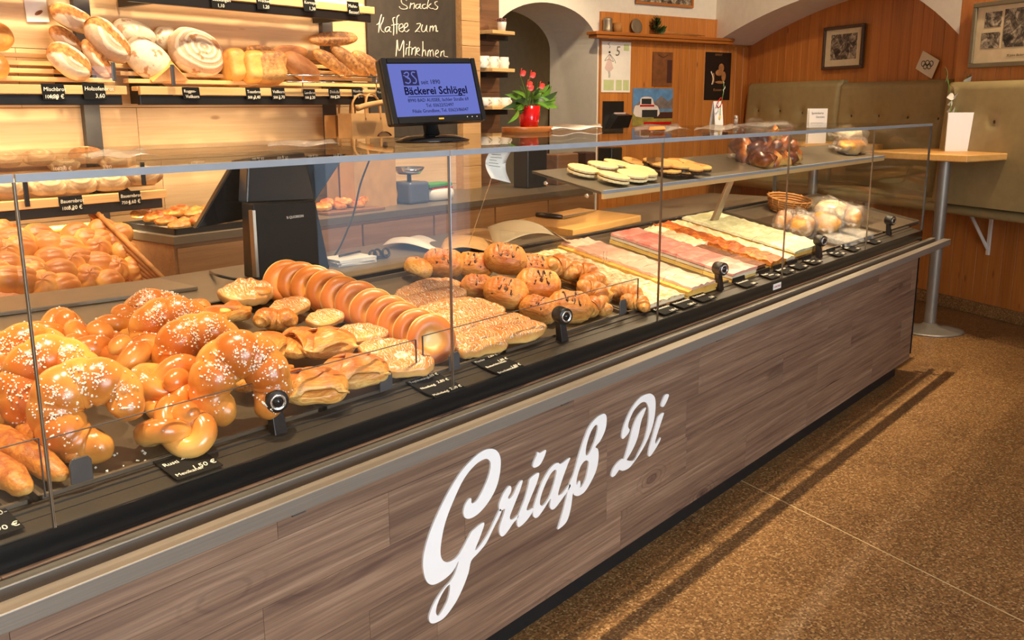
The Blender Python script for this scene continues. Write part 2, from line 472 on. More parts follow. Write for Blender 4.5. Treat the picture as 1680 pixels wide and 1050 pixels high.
def glazed():
    t = NT('glazed_comb')
    tc = t.n('ShaderNodeTexCoord')
    z = t.xyz(tc.outputs['Generated'])[2]
    v = t.co()
    nz = t.noise(v, 18, 4)
    f = t.math('ADD', z, t.math('MULTIPLY', t.math('SUBTRACT', nz, 0.5), 0.8))
    c = t.ramp(f, [(0.1, srgb(250, 200, 120)), (0.5, srgb(236, 164, 86)), (1.0, srgb(196, 118, 56))])
    wv = t.n('ShaderNodeTexWave')
    wv.inputs['Scale'].default_value = 34
    wv.inputs['Distortion'].default_value = 14
    wv.inputs['Detail'].default_value = 2
    wv.inputs['Detail Scale'].default_value = 1.5
    t.l(v, wv.inputs['Vector'])
    st = t.ramp(wv.outputs['Fac'], [(0.84, (0, 0, 0, 1)), (0.95, (1, 1, 1, 1))])
    top = t.ramp(z, [(0.45, (0, 0, 0, 1)), (0.62, (1, 1, 1, 1))])
    ic = t.math('MULTIPLY', st, top)
    c = t.mix(t.math('MULTIPLY', ic, 0.85), c, srgb(252, 238, 214))
    t.col(t.vary(c, 0.15))
    t.set(Roughness=0.3)
    t.b.inputs['Coat Weight'].default_value = 0.4
    t.bump(t.math('ADD', nz, ic), 0.4, 0.004)
    return t.m
M['glazed'] = glazed()
def bw_photo(name, seed):
    """old black and white print"""
    t = NT(name)
    v = t.co((9, 9, 9), rnd=False)
    n = t.noise(v, 2.2, 8, 0.75, 1.0)
    vo = t.n('ShaderNodeTexVoronoi')
    vo.inputs['Scale'].default_value = 1.6+seed*0.2
    t.l(v, vo.inputs['Vector'])
    f = t.math('MULTIPLY_ADD', t.xyz(vo.outputs['Color'])[0], 0.12, t.math('MULTIPLY', n, 0.9))
    t.col(t.ramp(f, [(0.40, srgb(24, 20, 18)), (0.5, srgb(96, 84, 72)), (0.66, srgb(206, 192, 168))]))
    t.set(Roughness=0.35)
    return t.m
M['photo'] = bw_photo('old_photograph', 1)
M['photo2'] = bw_photo('old_photograph_interior', 3)
# ------------------------------------------------------------------ geometry helpers
class G:
    """collects shapes; build() links them as ONE mesh object"""
    def __init__(s):
        s.v, s.f, s.mi, s.sm = [], [], [], []
        s.cur, s.smooth = 0, False
    def add(s, vs, fs, M4=None, smooth=None):
        o = len(s.v)
        for p in vs:
            p = Vector(p)
            s.v.append(tuple(M4 @ p) if M4 is not None else tuple(p))
        for f in fs:
            s.f.append([o+i for i in f])
            s.mi.append(s.cur)
            s.sm.append(s.smooth if smooth is None else smooth)
        return s
    def hexa(s, p, M4=None):        # bottom 0-3 counter-clockwise, top 4-7
        return s.add(p, [(3, 2, 1, 0), (4, 5, 6, 7), (0, 1, 5, 4), (1, 2, 6, 5), (2, 3, 7, 6), (3, 0, 4, 7)], M4, False)
    def box(s, x0, x1, y0, y1, z0, z1, M4=None):
        return s.hexa([(x0, y0, z0), (x1, y0, z0), (x1, y1, z0), (x0, y1, z0), (x0, y0, z1), (x1, y0, z1), (x1, y1, z1), (x0, y1, z1)], M4)
    def tube(s, pts, rad, n=10, caps=True, M4=None, closed=False, flat=1.0, smooth=True):
        pts = [Vector(p) for p in pts]
        k = len(pts)
        if not hasattr(rad, '__len__'):
            rad = [rad]*k
        vs, fs = [], []
        up = None
        for i, p in enumerate(pts):
            a = pts[(i-1) % k] if (closed or i > 0) else p
            b = pts[(i+1) % k] if (closed or i < k-1) else p
            t = (b-a).normalized()
            if up is None:
                up = Vector((0, 0, 1)) if abs(t.z) < 0.9 else Vector((1, 0, 0))
            sd = t.cross(up).normalized()
            up2 = sd.cross(t).normalized()
            up = up2 if up2.length > 0 else up
            for j in range(n):
                q = 2*PI*j/n
                vs.append(p + sd*math.cos(q)*rad[i] + up*math.sin(q)*rad[i]*flat)
        rng = k if closed else k-1
        for i in range(rng):
            for j in range(n):
                a, b = i*n+j, i*n+(j+1) % n
                c, d = ((i+1) % k)*n+(j+1) % n, ((i+1) % k)*n+j
                fs.append((a, b, c, d))
        if caps and not closed:
            fs.append(tuple(range(n-1, -1, -1)))
            fs.append(tuple((k-1)*n+j for j in range(n)))
        return s.add(vs, fs, M4, smooth)
    def lathe(s, prof, n=20, M4=None, smooth=True, closed=False):
        vs, fs = [], []
        for r, z in prof:
            for j in range(n):
                q = 2*PI*j/n
                vs.append((r*math.cos(q), r*math.sin(q), z))
        k = len(prof)
        for i in range(k if closed else k-1):
            for j in range(n):
                i2 = (i+1) % k
                fs.append((i*n+j, i*n+(j+1) % n, i2*n+(j+1) % n, i2*n+j))
        if not closed:
            if prof[0][0] > 1e-5:
                fs.append(tuple(range(n-1, -1, -1)))
            if prof[-1][0] > 1e-5:
                fs.append(tuple((k-1)*n+j for j in range(n)))
        return s.add(vs, fs, M4, smooth)
    def blob(s, a, b, c, nu=20, nv=12, fn=None, M4=None, sq=1.0, flat=None):
        """(super)ellipsoid along x; fn(u, v, p) moves each point; flat: underside cut at that z"""
        vs, fs = [], []
        def pw(x, e):
            return math.copysign(abs(x)**e, x)
        for i in range(nv+1):
            ph = -PI/2+PI*i/nv
            for j in range(nu):
                th = 2*PI*j/nu
                p = Vector((a*pw(math.cos(ph), sq)*pw(math.cos(th), sq), b*pw(math.cos(ph), sq)*pw(math.sin(th), sq), c*pw(math.sin(ph), sq)))
                if fn:
                    p = fn(th, ph, p)
                if flat is not None and p.z < flat:
                    p.z = flat + (p.z-flat)*0.06
                vs.append(p)
        for i in range(nv):
            for j in range(nu):
                fs.append((i*nu+j, i*nu+(j+1) % nu, (i+1)*nu+(j+1) % nu, (i+1)*nu+j))
        return s.add(vs, fs, M4, True)
    def sheet(s, fn, nu, nv, thick=0.0, M4=None, smooth=True):
        """grid fn(u, v) -> point with u, v in 0..1, given a thickness downwards"""
        vs = [fn(i/nu, j/nv) for i in range(nu+1) for j in range(nv+1)]
        fs = []
        for i in range(nu):
            for j in range(nv):
                a = i*(nv+1)+j
                fs.append((a, a+nv+1, a+nv+2, a+1))
        if thick:
            o = len(vs)
            vs = vs + [Vector(p)-Vector((0, 0, thick)) for p in vs]
            fs = fs + [tuple(o+q for q in reversed(f)) for f in fs]
            rim = [i*(nv+1) for i in range(nu+1)] + [nu*(nv+1)+j for j in range(1, nv+1)] + [i*(nv+1)+nv for i in range(nu-1, -1, -1)] + [j for j in range(nv-1, 0, -1)]
            for q in range(len(rim)):
                a, b = rim[q], rim[(q+1) % len(rim)]
                fs.append((b, a, o+a, o+b))
        return s.add(vs, fs, M4, smooth)
    def mesh(s, name, mats):
        me = bpy.data.meshes.new(name)
        me.from_pydata(s.v, [], s.f)
        if not isinstance(mats, (list, tuple)):
            mats = [mats]
        for m in mats:
            me.materials.append(m)
        me.polygons.foreach_set('material_index', s.mi)
        me.polygons.foreach_set('use_smooth', s.sm)
        me.update()
        return me
    def build(s, name, mats, parent=None, bevel=0.0, seg=2, loc=None):
        return link(name, s.mesh(name, mats), parent, bevel, seg, loc)
def link(name, me, parent=None, bevel=0.0, seg=2, loc=None):
    o = bpy.data.objects.new(name, me)
    COL.objects.link(o)
    if parent is not None:
        o.parent = parent
    if loc is not None:
        o.location = loc
    if bevel:
        b = o.modifiers.new('bevel', 'BEVEL')
        b.width = bevel
        b.segments = seg
        b.limit_method = 'ANGLE'
        b.angle_limit = math.radians(40)
    return o
def tag(o, label, cat, group=None, kind=None):
    o['label'] = label
    o['category'] = cat
    if group:
        o['group'] = group
    if kind:
        o['kind'] = kind
    return o
def thing(name, label, cat, mat4=None, group=None):
    o = bpy.data.objects.new(name, None)
    o.empty_display_size = 0.05
    COL.objects.link(o)
    if mat4 is not None:
        o.matrix_world = mat4
    return tag(o, label, cat, group)
def struct(o):
    o['kind'] = 'structure'
    return o
def copy_thing(o, label, mat4, group=None):
    c = o.copy()
    COL.objects.link(c)
    c.matrix_world = mat4
    c['label'] = label
    if group:
        c['group'] = group
    for ch in o.children:
        d = ch.copy()
        COL.objects.link(d)
        d.parent = c
        for g in ch.children:
            e = g.copy()
            COL.objects.link(e)
            e.parent = d
    return c
def T(x, y=None, z=None):
    return Matrix.Translation((x, y, z) if y is not None else x)
def RX(d): return Matrix.Rotation(math.radians(d), 4, 'X')
def RY(d): return Matrix.Rotation(math.radians(d), 4, 'Y')
def RZ(d): return Matrix.Rotation(math.radians(d), 4, 'Z')
def SC(k): return Matrix.Scale(k, 4)
def frame(o, x, z):
    """matrix with local x along x, local z near z, origin o"""
    x = Vector(x).normalized()
    z = Vector(z)
    y = z.cross(x).normalized()
    z = x.cross(y).normalized()
    return Matrix(((x.x, y.x, z.x, o[0]), (x.y, y.y, z.y, o[1]), (x.z, y.z, z.z, o[2]), (0, 0, 0, 1)))
def smooth_line(pts, k=6, closed=False):
    pts = [Vector(p) for p in pts]
    n = len(pts)
    out = []
    for i in range(n if closed else n-1):
        p0 = pts[i-1] if (closed or i > 0) else pts[i]
        p1, p2 = pts[i], pts[(i+1) % n]
        p3 = pts[(i+2) % n] if (closed or i+2 < n) else p2
        for j in range(k):
            t = j/k
            out.append(0.5*((2*p1)+(p2-p0)*t+(2*p0-5*p1+4*p2-p3)*t*t+(3*p1-p0-3*p2+p3)*t**3))
    if not closed:
        out.append(pts[-1])
    return out
def filled(polys, extrude):
    """flat shape with holes in local xy -> mesh"""
    cu = bpy.data.curves.new('outline', 'CURVE')
    cu.dimensions = '2D'
    cu.fill_mode = 'BOTH'
    cu.extrude = extrude
    for poly in polys:
        sp = cu.splines.new('POLY')
        sp.points.add(len(poly)-1)
        for q, p in zip(sp.points, poly):
            q.co = (p[0], p[1], 0, 1)
        sp.use_cyclic_u = True
    ob = bpy.data.objects.new('outline', cu)
    COL.objects.link(ob)
    me = bpy.data.meshes.new_from_object(ob)
    bpy.data.objects.remove(ob)
    bpy.data.curves.remove(cu)
    return me
def text_mesh(txt, size, extrude=0.0002, align='LEFT', shear=0.0, spacing=1.0, bold=0.0):
    cu = bpy.data.curves.new('text', 'FONT')
    cu.body = txt
    cu.size = size
    cu.extrude = extrude
    cu.align_x = align
    cu.shear = shear
    cu.space_character = spacing
    cu.offset = bold
    cu.resolution_u = 2
    ob = bpy.data.objects.new('text', cu)
    COL.objects.link(ob)
    me = bpy.data.meshes.new_from_object(ob)
    bpy.data.objects.remove(ob)
    bpy.data.curves.remove(cu)
    return me
def writing(lines, mat, parent, base=None, name='writing'):
    """lines: (text, x, y, size, align, shear) laid in the local xy plane; one mesh"""
    vs, fs = [], []
    for ln in lines:
        txt, x, y, size = ln[:4]
        al = ln[4] if len(ln) > 4 else 'LEFT'
        sh = ln[5] if len(ln) > 5 else 0.0
        bo = ln[6] if len(ln) > 6 else 0.0
        me = text_mesh(txt, size, 0.0002, al, sh, 1.0, bo)
        o = len(vs)
        vs += [Vector((v.co.x+x, v.co.y+y, v.co.z)) for v in me.vertices]
        fs += [[o+i for i in p.vertices] for p in me.polygons]
        bpy.data.meshes.remove(me)
    if base is not None:
        vs = [base @ v for v in vs]
    me = bpy.data.meshes.new(name)
    me.from_pydata([tuple(v) for v in vs], [], fs)
    me.materials.append(mat)
    return link(name, me, parent)
def nz3(p, k=1.0):
    return mnoise.noise(Vector(p)*k)

# ================================================================== the room
FX0, FX1, FY0, FY1 = -2.4, 9.2, -4.7, 6.4
BACK_Y = 2.6                                        # bread wall
B0 = Vector((6.165, -0.242, 0))                     # bench wall: a point of its foot and its direction
ba = math.radians(59.5)
BU, BN = Vector((math.cos(ba), math.sin(ba), 0)), Vector((-math.sin(ba), math.cos(ba), 0))
va = math.radians(-14.7)
VU = Vector((math.cos(va), math.sin(va), 0))        # calendar wall, meets the bench wall in the corner KC
VN = Vector((VU.y, -VU.x, 0))
def bwall(px, py, off=0.0): return plane(px, py, B0, BN, off)
KC = bwall(1222, 140); KC.z = 0
def swall(px, py, off=0.0): return plane(px, py, KC, VN, off)
def bs(p): return (Vector(p)-B0).dot(BU)
def ss(p): return (Vector(p)-KC).dot(VU)
MB = Matrix(((BU.x, BN.x, 0, B0.x), (BU.y, BN.y, 0, B0.y), (0, 0, 1, 0), (0, 0, 0, 1)))     # local x along the bench wall, y into the room
MS = Matrix(((VU.x, -VN.x, 0, KC.x), (VU.y, -VN.y, 0, KC.y), (0, 0, 1, 0), (0, 0, 0, 1)))   # local x along the calendar wall (x < 0), -y into the room

# floor: two cast slabs with a pale expansion joint between
fl = struct(G().box(FX0, FX1, FY0, FY1, -0.06, -0.0006).build('floor', M['joint']))
ja, jb = Vector((2.466, -0.258)), Vector((2.134, -1.035))
jd = (ja-jb).normalized()
jn = Vector((jd.y, -jd.x))*0.0035
def jline(y, sgn):
    t = (y-jb.y)/jd.y
    return jb.x+jd.x*t+sgn*0.0040
for sgn, xo in ((-1, FX0), (1, FX1)):
    a0, a1 = jline(FY0, sgn), jline(FY1, sgn)
    xs = [(xo, FY0), (a0, FY0), (a1, FY1), (xo, FY1)]
    if sgn > 0:
        xs = [(a0, FY0), (xo, FY0), (xo, FY1), (a1, FY1)]
    G().hexa([(x, y, -0.0005) for x, y in xs]+[(x, y, 0) for x, y in xs]).build('floor_slab', M['floor'], fl)
struct(G().box(FX0, FX1, FY0, FY1, CEIL, CEIL+0.08).build('ceiling', M['ceiling']))
struct(G().box(FX0-0.1, FX0, FY0, FY1, 0, CEIL).build('wall_left', M['white_wall']))
# shop front behind the camera: piers and lintel around two window openings
wf = G()
wf.box(FX0, -1.2, FY0-0.1, FY0, 0, CEIL).box(1.2, 4.42, FY0-0.1, FY0, 0, CEIL).box(6.24, FX1, FY0-0.1, FY0, 0, CEIL)
for x0, x1, zs, zh in ((-1.2, 1.2, 0.5, 2.4), (4.42, 6.24, 0.05, 2.15)):
    wf.box(x0, x1, FY0-0.1, FY0, 0, zs).box(x0, x1, FY0-0.1, FY0, zh, CEIL)
struct(wf.build('wall_front', M['white_wall']))
struct(G().box(FX1, FX1+0.1, FY0, FY1, 0, CEIL).build('wall_right', M['white_wall']))

# bread wall of oak boards
wb = struct(G().box(FX0, 3.985, BACK_Y+0.015, BACK_Y+0.12, 0, CEIL).build('wall_back', M['dark_oak']))
z = 0.0
row = 0
while z < CEIL-0.01:
    h = 0.235
    x = FX0 - (0.9 if row % 2 else 0.2) - 0.4*(row % 3)
    while x < 3.985:
        ln = 1.9+0.5*((row*7) % 3)
        a, b = max(x, FX0), min(x+ln, 3.985)
        if b > a+0.02:
            G().box(a+0.001, b-0.001, BACK_Y, BACK_Y+0.015, z+0.001, min(z+h, CEIL)-0.001).build('wall_plank', M['oak'], wb, 0.0015, 1)
        x += ln
    z += h
    row += 1
# set-back panel with the cup shelves
pa = at(776, 100, y=BACK_Y+0.16).x
pb = at(816, 100, y=BACK_Y+0.16).x
wp = struct(G().box(3.985, pb, BACK_Y+0.16, BACK_Y+0.26, 0, CEIL).build('wall_back_return', M['dark_oak']))
for k in range(10):
    G().box(3.99, pb+0.004, BACK_Y+0.145, BACK_Y+0.16, k*0.3+0.001, min(k*0.3+0.299, CEIL)).build('wall_plank', M['dark_oak'], wp, 0.0015, 1)

# calendar wall with the arched passage (local x <= 0, wall body behind y = 0)
sL, sR = ss(swall(806, 40)), ss(swall(980, 100))
z_spring_L, z_top = 1.99, swall(895, 4).z
cx = (sL+sR)/2
hw = (sR-sL)/2
def arch_z(x, spring=1.87):
    q = max(0.0, 1-((x-cx)/hw)**2)
    return spring+(z_top-spring)*math.sqrt(q)
TH = 0.62                                           # thickness of the old wall
wsn = G()
XL = -4.4
wsn.box(sR, 0.9, 0, TH, 0, CEIL, MS)
wsn.box(XL, sL, 0, TH, 0, CEIL, MS)
N = 28
for i in range(N):
    # slices spaced towards the springing so the arch stays round
    x0 = cx-hw*math.cos(PI*i/N); x1 = cx-hw*math.cos(PI*(i+1)/N)
    z0, z1 = arch_z(x0), arch_z(x1)
    wsn.hexa([(x0, 0, z0), (x1, 0, z1), (x1, TH, z1), (x0, TH, z0), (x0, 0, CEIL), (x1, 0, CEIL), (x1, TH, CEIL), (x0, TH, CEIL)], MS)
struct(wsn.build('wall_calendar', M['white_wall']))
# the dim passage behind the arch
pg = G()
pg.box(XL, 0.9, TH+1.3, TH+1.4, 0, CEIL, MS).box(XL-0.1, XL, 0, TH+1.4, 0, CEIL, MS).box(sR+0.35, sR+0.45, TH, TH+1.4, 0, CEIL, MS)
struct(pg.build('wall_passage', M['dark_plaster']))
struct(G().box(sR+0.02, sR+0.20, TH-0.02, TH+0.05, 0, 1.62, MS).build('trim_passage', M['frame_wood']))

# pine panelling of the calendar wall, boards one by one
zt = swall(1000, 20).z
px0, px1 = sR+0.015, 0.03
wpn = struct(G().box(px0, px1, -0.012, -0.001, 0, zt, MS).build('trim_pine_calendar', M['pine']))
n = 18
for i in range(n):
    a, b = px0+(px1-px0)*i/n, px0+(px1-px0)*(i+1)/n
    if a > -0.36:
        top = 1.93
    else:
        top = zt
    G().box(a+0.0012, b-0.0012, -0.026, -0.012, 0.08, top, MS).build('pine_board', M['pine'], wpn, 0.002, 1)

# bench wall (behind everything), pine boards in the arched niche
LUN = 0.42                                          # the white lunette stands this far in front
sPier = bs(bwall(1559, 200, LUN))
wbn = struct(G().box(-3.2, 4.2, -0.14, -0.016, 0, CEIL, MB).build('wall_bench', M['white_wall']))
s = sPier-0.5
smax = bs(KC)+0.03
while s < smax:
    G().box(s+0.0012, min(s+0.105, smax)-0.0012, -0.016, 0, 0.09, 2.75, MB).build('pine_board', M['pine'], wbn, 0.002, 1)
    s += 0.105
# pier at the right, flush with the lunette
wpr = struct(G().box(-3.2, sPier, 0.0, LUN-0.016, 1.2, CEIL, MB).build('wall_pier', M['white_wall']))
s = sPier
while s > -1.4:
    G().box(s-0.105+0.0012, s-0.0012, LUN-0.016, LUN, 1.3, CEIL, MB).build('pine_board', M['pine'], wpr, 0.002, 1)
    s -= 0.105
s = sPier
lw_ = struct(G().box(-3.2, smax, 0.0, 0.002, 0.0, 0.8, MB).build('trim_pine_bench', M['pine']))
s = 2.2
while s > -1.5:
    G().box(s-0.105+0.0012, s-0.0012, 0.002, 0.014, 0.085, 0.8, MB).build('pine_board', M['pine'], lw_, 0.002, 1)
    s -= 0.105
struct(G().box(-3.2, smax, 0.002, 0.03, 0.0, 0.085, MB).build('baseboard_bench', M['floor'], None, 0.004))
# white lunette: a solid arch in front of the pine
tip = swall(1187, 73)
sT = bs(swall(1187, 73))
apx = bwall(1410, -26, LUN)
sA, zA = bs(apx), apx.z
rtp = bwall(1556, 58, LUN)
def lun_z(s):
    if s > sA:
        q = (s-sA)/(sT-sA)
        z0 = tip.z
    else:
        q = (sA-s)/(sA-sPier)
        z0 = rtp.z
    return z0+(zA-z0)*(1-q**1.9)
lg = G()
N = 26
for i in range(N):
    a, b = sPier+(sT-sPier)*i/N, sPier+(sT-sPier)*(i+1)/N
    za, zb = lun_z(a), lun_z(b)
    lg.hexa([(a, 0.0, za), (b, 0.0, zb), (b, LUN, zb), (a, LUN, za), (a, 0.0, CEIL), (b, 0.0, CEIL), (b, LUN, CEIL), (a, LUN, CEIL)], MB)
lg.hexa([(sT, 0, tip.z), (smax+0.1, 0, tip.z), (smax+0.1, 0.2, tip.z), (sT, LUN, tip.z), (sT, 0, CEIL), (smax+0.1, 0, CEIL), (smax+0.1, 0.2, CEIL), (sT, LUN, CEIL)], MB)
struct(lg.build('wall_lunette', M['white_wall']))

# ================================================================== the display counter
W = 0.9263                                          # width of one glass pane
XA, XE = -1.6, 4.572                                # ends of the counter (the left one is out of the picture)
XW = 4.50                                           # right end of the wood front
ZT = 1.3156                                         # top of the glass
DEP = 0.84
ct = thing('display_counter', 'long bakery display counter with glass case and grey larch plank front', 'counter', T(0, 0, 0))
G().box(XA, 4.44, 0.035, 0.85, 0.0, 0.092).build('plinth', M['plinth'], ct)
G().box(XA, XW-0.004, 0.0, 0.9, 0.092, 0.70).build('body', M['cab'], ct)
# grey larch planks with fine joints
rows = 5
zb0, zb1 = 0.0897, 0.722
random.seed(11)
for r in range(rows):
    za, zb = zb0+(zb1-zb0)*r/rows, zb0+(zb1-zb0)*(r+1)/rows
    x = XA-random.uniform(0, 0.6)
    while x < XW:
        ln = random.uniform(0.45, 1.15)
        a, b = max(x, XA), min(x+ln, XW)
        if b-a > 0.03:
            G().box(a+0.0003, b-0.0003, -0.0133, 0.0, za+0.0003, zb-0.0003).build('plank', M['front'], ct, 0.0005, 1)
        x += ln
for k in range(2):                                  # end of the wood front, same planks
    G().box(XW-0.0005, XW+0.012, 0.0, 0.9, zb0+k*0.316, zb0+k*0.316+0.315).build('end_board', M['front'], ct, 0.001, 1)
# twin hand rail
for ya, yb in ((-0.043, -0.019), (-0.121, -0.083)):
    G().box(XA, 4.672, ya, yb, 0.690, 0.721).build('rail_bar', M['steel'], ct, 0.002, 2)
for k in range(8):
    x = -1.3+k*0.84
    G().box(x, x+0.03, -0.10, 0.02, 0.676, 0.692).build('rail_bracket', M['grey_metal'], ct)
# black printed apron under the glass and the sloping price rail
G().box(XA, XE, -0.003, 0.03, 0.70, 0.7655).build('apron', M['apron'], ct)
pr_ = G()
for y0, y1, dz in ((0.002, 0.012, 0.0015), (0.013, 0.040, 0.0), (0.041, 0.060, 0.001), (0.061, 0.078, 0.004)):
    pr_.hexa([(XA, y0, 0.755), (XE, y0, 0.755), (XE, y1, 0.755), (XA, y1, 0.755), (XA, y0, deck_z(y0)-0.004+dz), (XE, y0, deck_z(y0)-0.004+dz), (XE, y1, deck_z(y1)-0.004+dz), (XA, y1, deck_z(y1)-0.004+dz)])
pr_.build('price_rail', M['rail_dark'], ct)
# deck and its trays
def slab(x0, x1, y0, y1, lift, th, mat, name, bevel=0.0):
    g = G()
    z = lambda y: deck_z(y)+lift
    g.hexa([(x0, y0, z(y0)-th), (x1, y0, z(y0)-th), (x1, y1, z(y1)-th), (x0, y1, z(y1)-th), (x0, y0, z(y0)), (x1, y0, z(y0)), (x1, y1, z(y1)), (x0, y1, z(y1))])
    return g.build(name, mat, ct, bevel)
slab(XA, XE-0.01, 0.078, 0.68, -0.012, 0.02, M['deck'], 'deck')
tx = -1.19
while tx < 4.3:
    g = G()
    x0, x1, y0, y1 = tx+0.006, tx+0.594, 0.082, 0.665
    for (a, b, c, d, l0, l1) in ((x0, x1, y0, y1, -0.012, -0.006), (x0, x1, y0, y0+0.006, -0.012, 0.006), (x0, x1, y1-0.006, y1, -0.012, 0.006), (x0, x0+0.006, y0, y1, -0.012, 0.006), (x1-0.006, x1, y0, y1, -0.012, 0.006)):
        z = lambda y: deck_z(y)
        g.hexa([(a, c, z(c)+l0), (b, c, z(c)+l0), (b, d, z(d)+l0), (a, d, z(d)+l0), (a, c, z(c)+l1), (b, c, z(c)+l1), (b, d, z(d)+l1), (a, d, z(d)+l1)])
    g.build('tray', M['deck'], ct)
    tx += 0.6
# serving worktop behind the deck, dark back rail between
G().box(XA, XE-0.02, 0.69, 1.22, 0.87, 0.90).build('serving_top', M['work'], ct, 0.003)
G().box(XA, XE-0.02, 0.672, 0.69, 0.88, 0.918).build('deck_back_rail', M['black'], ct, 0.002)
G().box(XA, XE-0.02, 1.18, 1.2, 0.1, 0.87).build('rear_panel', M['cab'], ct)
# panes: front, top and end, the polished front edge of the top
seams = [XA] + [i*W for i in range(0, 5)] + [XE]
for a, b in zip(seams[:-1], seams[1:]):
    G().box(a+0.002, b-0.002, -0.003, 0.003, 0.7665, ZT-0.0125).build('front_pane', M['glass'], ct)
    G().box(a+0.0015, b-0.0015, 0.0, DEP, ZT-0.010, ZT).build('top_pane', M['glass_top'], ct)
    G().box(a+0.0015, b-0.0015, -0.0045, 0.0, ZT-0.012, ZT).build('top_edge', M['edge'], ct)
for i in range(0, 5):                               # polished pane edges show as fine lines
    G().box(i*W-0.0017, i*W-0.0004, -0.003, 0.003, 0.7665, ZT-0.012).build('pane_edge', M['ledge_metal'], ct)
    G().box(i*W+0.0004, i*W+0.0017, -0.003, 0.003, 0.7665, ZT-0.012).build('pane_edge', M['chrome'], ct)
G().box(XE-0.004, XE+0.002, 0.003, DEP, 0.77, ZT-0.011).build('end_pane', M['glass'], ct)
G().box(XE-0.004, XE+0.003, 0.0, DEP, 0.10, 0.77).build('end_panel', M['black'], ct)
G().box(XE-0.006, XE+0.002, -0.003, 0.006, 0.77, ZT-0.012).build('pane_edge', M['grey_metal'], ct)
for i in (0, 5):                               # slim rear uprights carry the top
    x = min(i*W, XE-0.02)
    G().box(x-0.008, x+0.008, DEP-0.03, DEP-0.014, 0.90, ZT-0.011).build('rear_upright', M['grey_metal'], ct)
# the low loose glass strips in front of the goods
def strip(pa, pb, yb=0.074):
    a, b = at(*pa, y=yb), at(*pb, y=yb)
    zt_ = (a.z+b.z)/2
    x0, x1 = a.x, b.x
    G().box(x0, x1, yb-0.002, yb+0.002, 0.79, zt_).build('glass_strip', M['glass'], ct)
    G().box(x0, x1, yb-0.002, yb+0.002, zt_, zt_+0.0012).build('strip_edge', M['grey_metal'], ct)
    for x in (x0, x1):
        G().box(x-0.0008, x+0.0008, yb-0.002, yb+0.002, 0.79, zt_).build('strip_edge', M['grey_metal'], ct)
strip((75, 722), (682, 557))
strip((693, 552), (1047, 457))
strip((-160, 770), (64, 727))
# clear hinge-lamps: black foot, arm, barrel and chrome front
def clamp(px, py):
    p = at(px, py, y=0.036)
    c = Vector((p.x, 0.062, p.z))
    nd = Vector((-0.35, -1, -0.03)).normalized()
    base = Vector((p.x+0.004, 0.058, deck_z(0.058)))
    g = G()
    g.hexa([tuple(base+Vector(q)) for q in ((-0.016, -0.012, -0.004), (0.016, -0.012, -0.004), (0.016, 0.01, 0), (-0.016, 0.01, 0))] + [tuple(c+Vector(q)) for q in ((-0.013, -0.006, 0), (0.011, -0.006, 0), (0.011, 0.01, 0.004), (-0.013, 0.01, 0.004))])
    arm = g.build('clamp_arm', M['black'], ct, 0.002)
    fm = frame(c, nd.cross(Vector((0, 0, 1))), nd)
    G().lathe([(0.0, -0.012), (0.0215, -0.012), (0.023, -0.008), (0.023, 0.026), (0.0215, 0.028), (0.0, 0.028)], 24, fm).build('clamp_barrel', M['black'], arm)
    G().lathe([(0.0115, 0.0275), (0.0165, 0.0275), (0.0165, 0.0315), (0.014, 0.0325), (0.0115, 0.030)], 24, fm).build('clamp_ring', M['chrome'], arm)
    G().lathe([(0.0, 0.0275), (0.0115, 0.0275), (0.0105, 0.031), (0.0, 0.0322)], 20, fm).build('clamp_button', M['black_gloss'], arm)
for p in ((462, 657), (932, 518), (1190, 441), (1353, 395), (1467, 362)):
    clamp(*p)
# grey tabs that stop the trays
for px, py in ((132, 770), (632, 625), (744, 592), (1021, 503)):
    p = at(px, py, y=0.070)
    g = G()
    w2 = 0.019
    vs = []
    for (x, zz) in ((-w2, -0.022), (w2, -0.022), (w2, 0.014), (w2-0.006, 0.022), (-w2+0.006, 0.022), (-w2, 0.014)):
        vs.append((p.x+x, 0.066, p.z+zz))
    vs += [(x, y+0.004, z_) for x, y, z_ in vs]
    g.add(vs, [(0, 1, 2, 3, 4, 5), (11, 10, 9, 8, 7, 6)]+[(i, i+6, (i+1) % 6+6, (i+1) % 6) for i in range(6)])
    g.build('tray_stop', M['grey_metal'], ct, 0.001, 1)
# glass shelf inside the right half, sloping like the deck
def shz(y): return 1.150+SL*(y-0.2)
SX0, SX1 = 1.835, 4.47
g = G().hexa([(SX0, 0.20, shz(0.20)-0.008), (SX1, 0.20, shz(0.20)-0.008), (SX1, 0.47, shz(0.47)-0.008), (SX0, 0.47, shz(0.47)-0.008), (SX0, 0.20, shz(0.20)), (SX1, 0.20, shz(0.20)), (SX1, 0.47, shz(0.47)), (SX0, 0.47, shz(0.47))])
g.build('case_shelf', M['ledge_metal'], ct)
G().box(SX0, SX1, 0.192, 0.20, shz(0.2)-0.022, shz(0.2)-0.006).build('shelf_lip', M['oak_shelf'], ct)
G().box(SX0, SX1, 0.190, 0.20, shz(0.2)-0.006, shz(0.2)+0.004).build('shelf_edge', M['edge'], ct)
g = G().hexa([(SX0-0.004, 0.20, shz(0.2)-0.03), (SX0, 0.20, shz(0.2)-0.03), (SX0, 0.44, shz(0.44)-0.06), (SX0-0.004, 0.44, shz(0.44)-0.06), (SX0-0.004, 0.20, shz(0.2)+0.002), (SX0, 0.20, shz(0.2)+0.002), (SX0, 0.47, shz(0.47)+0.002), (SX0-0.004, 0.47, shz(0.47)+0.002)])
g.build('shelf_side', M['glass'], ct)
for y in (0.25, 0.41):
    G().lathe([(0, 0), (0.007, 0), (0.006, 0.006), (0, 0.007)], 14, T(SX0-0.004, y, shz(y)-0.024) @ RY(-90)).build('shelf_bolt', M['chrome'], ct)
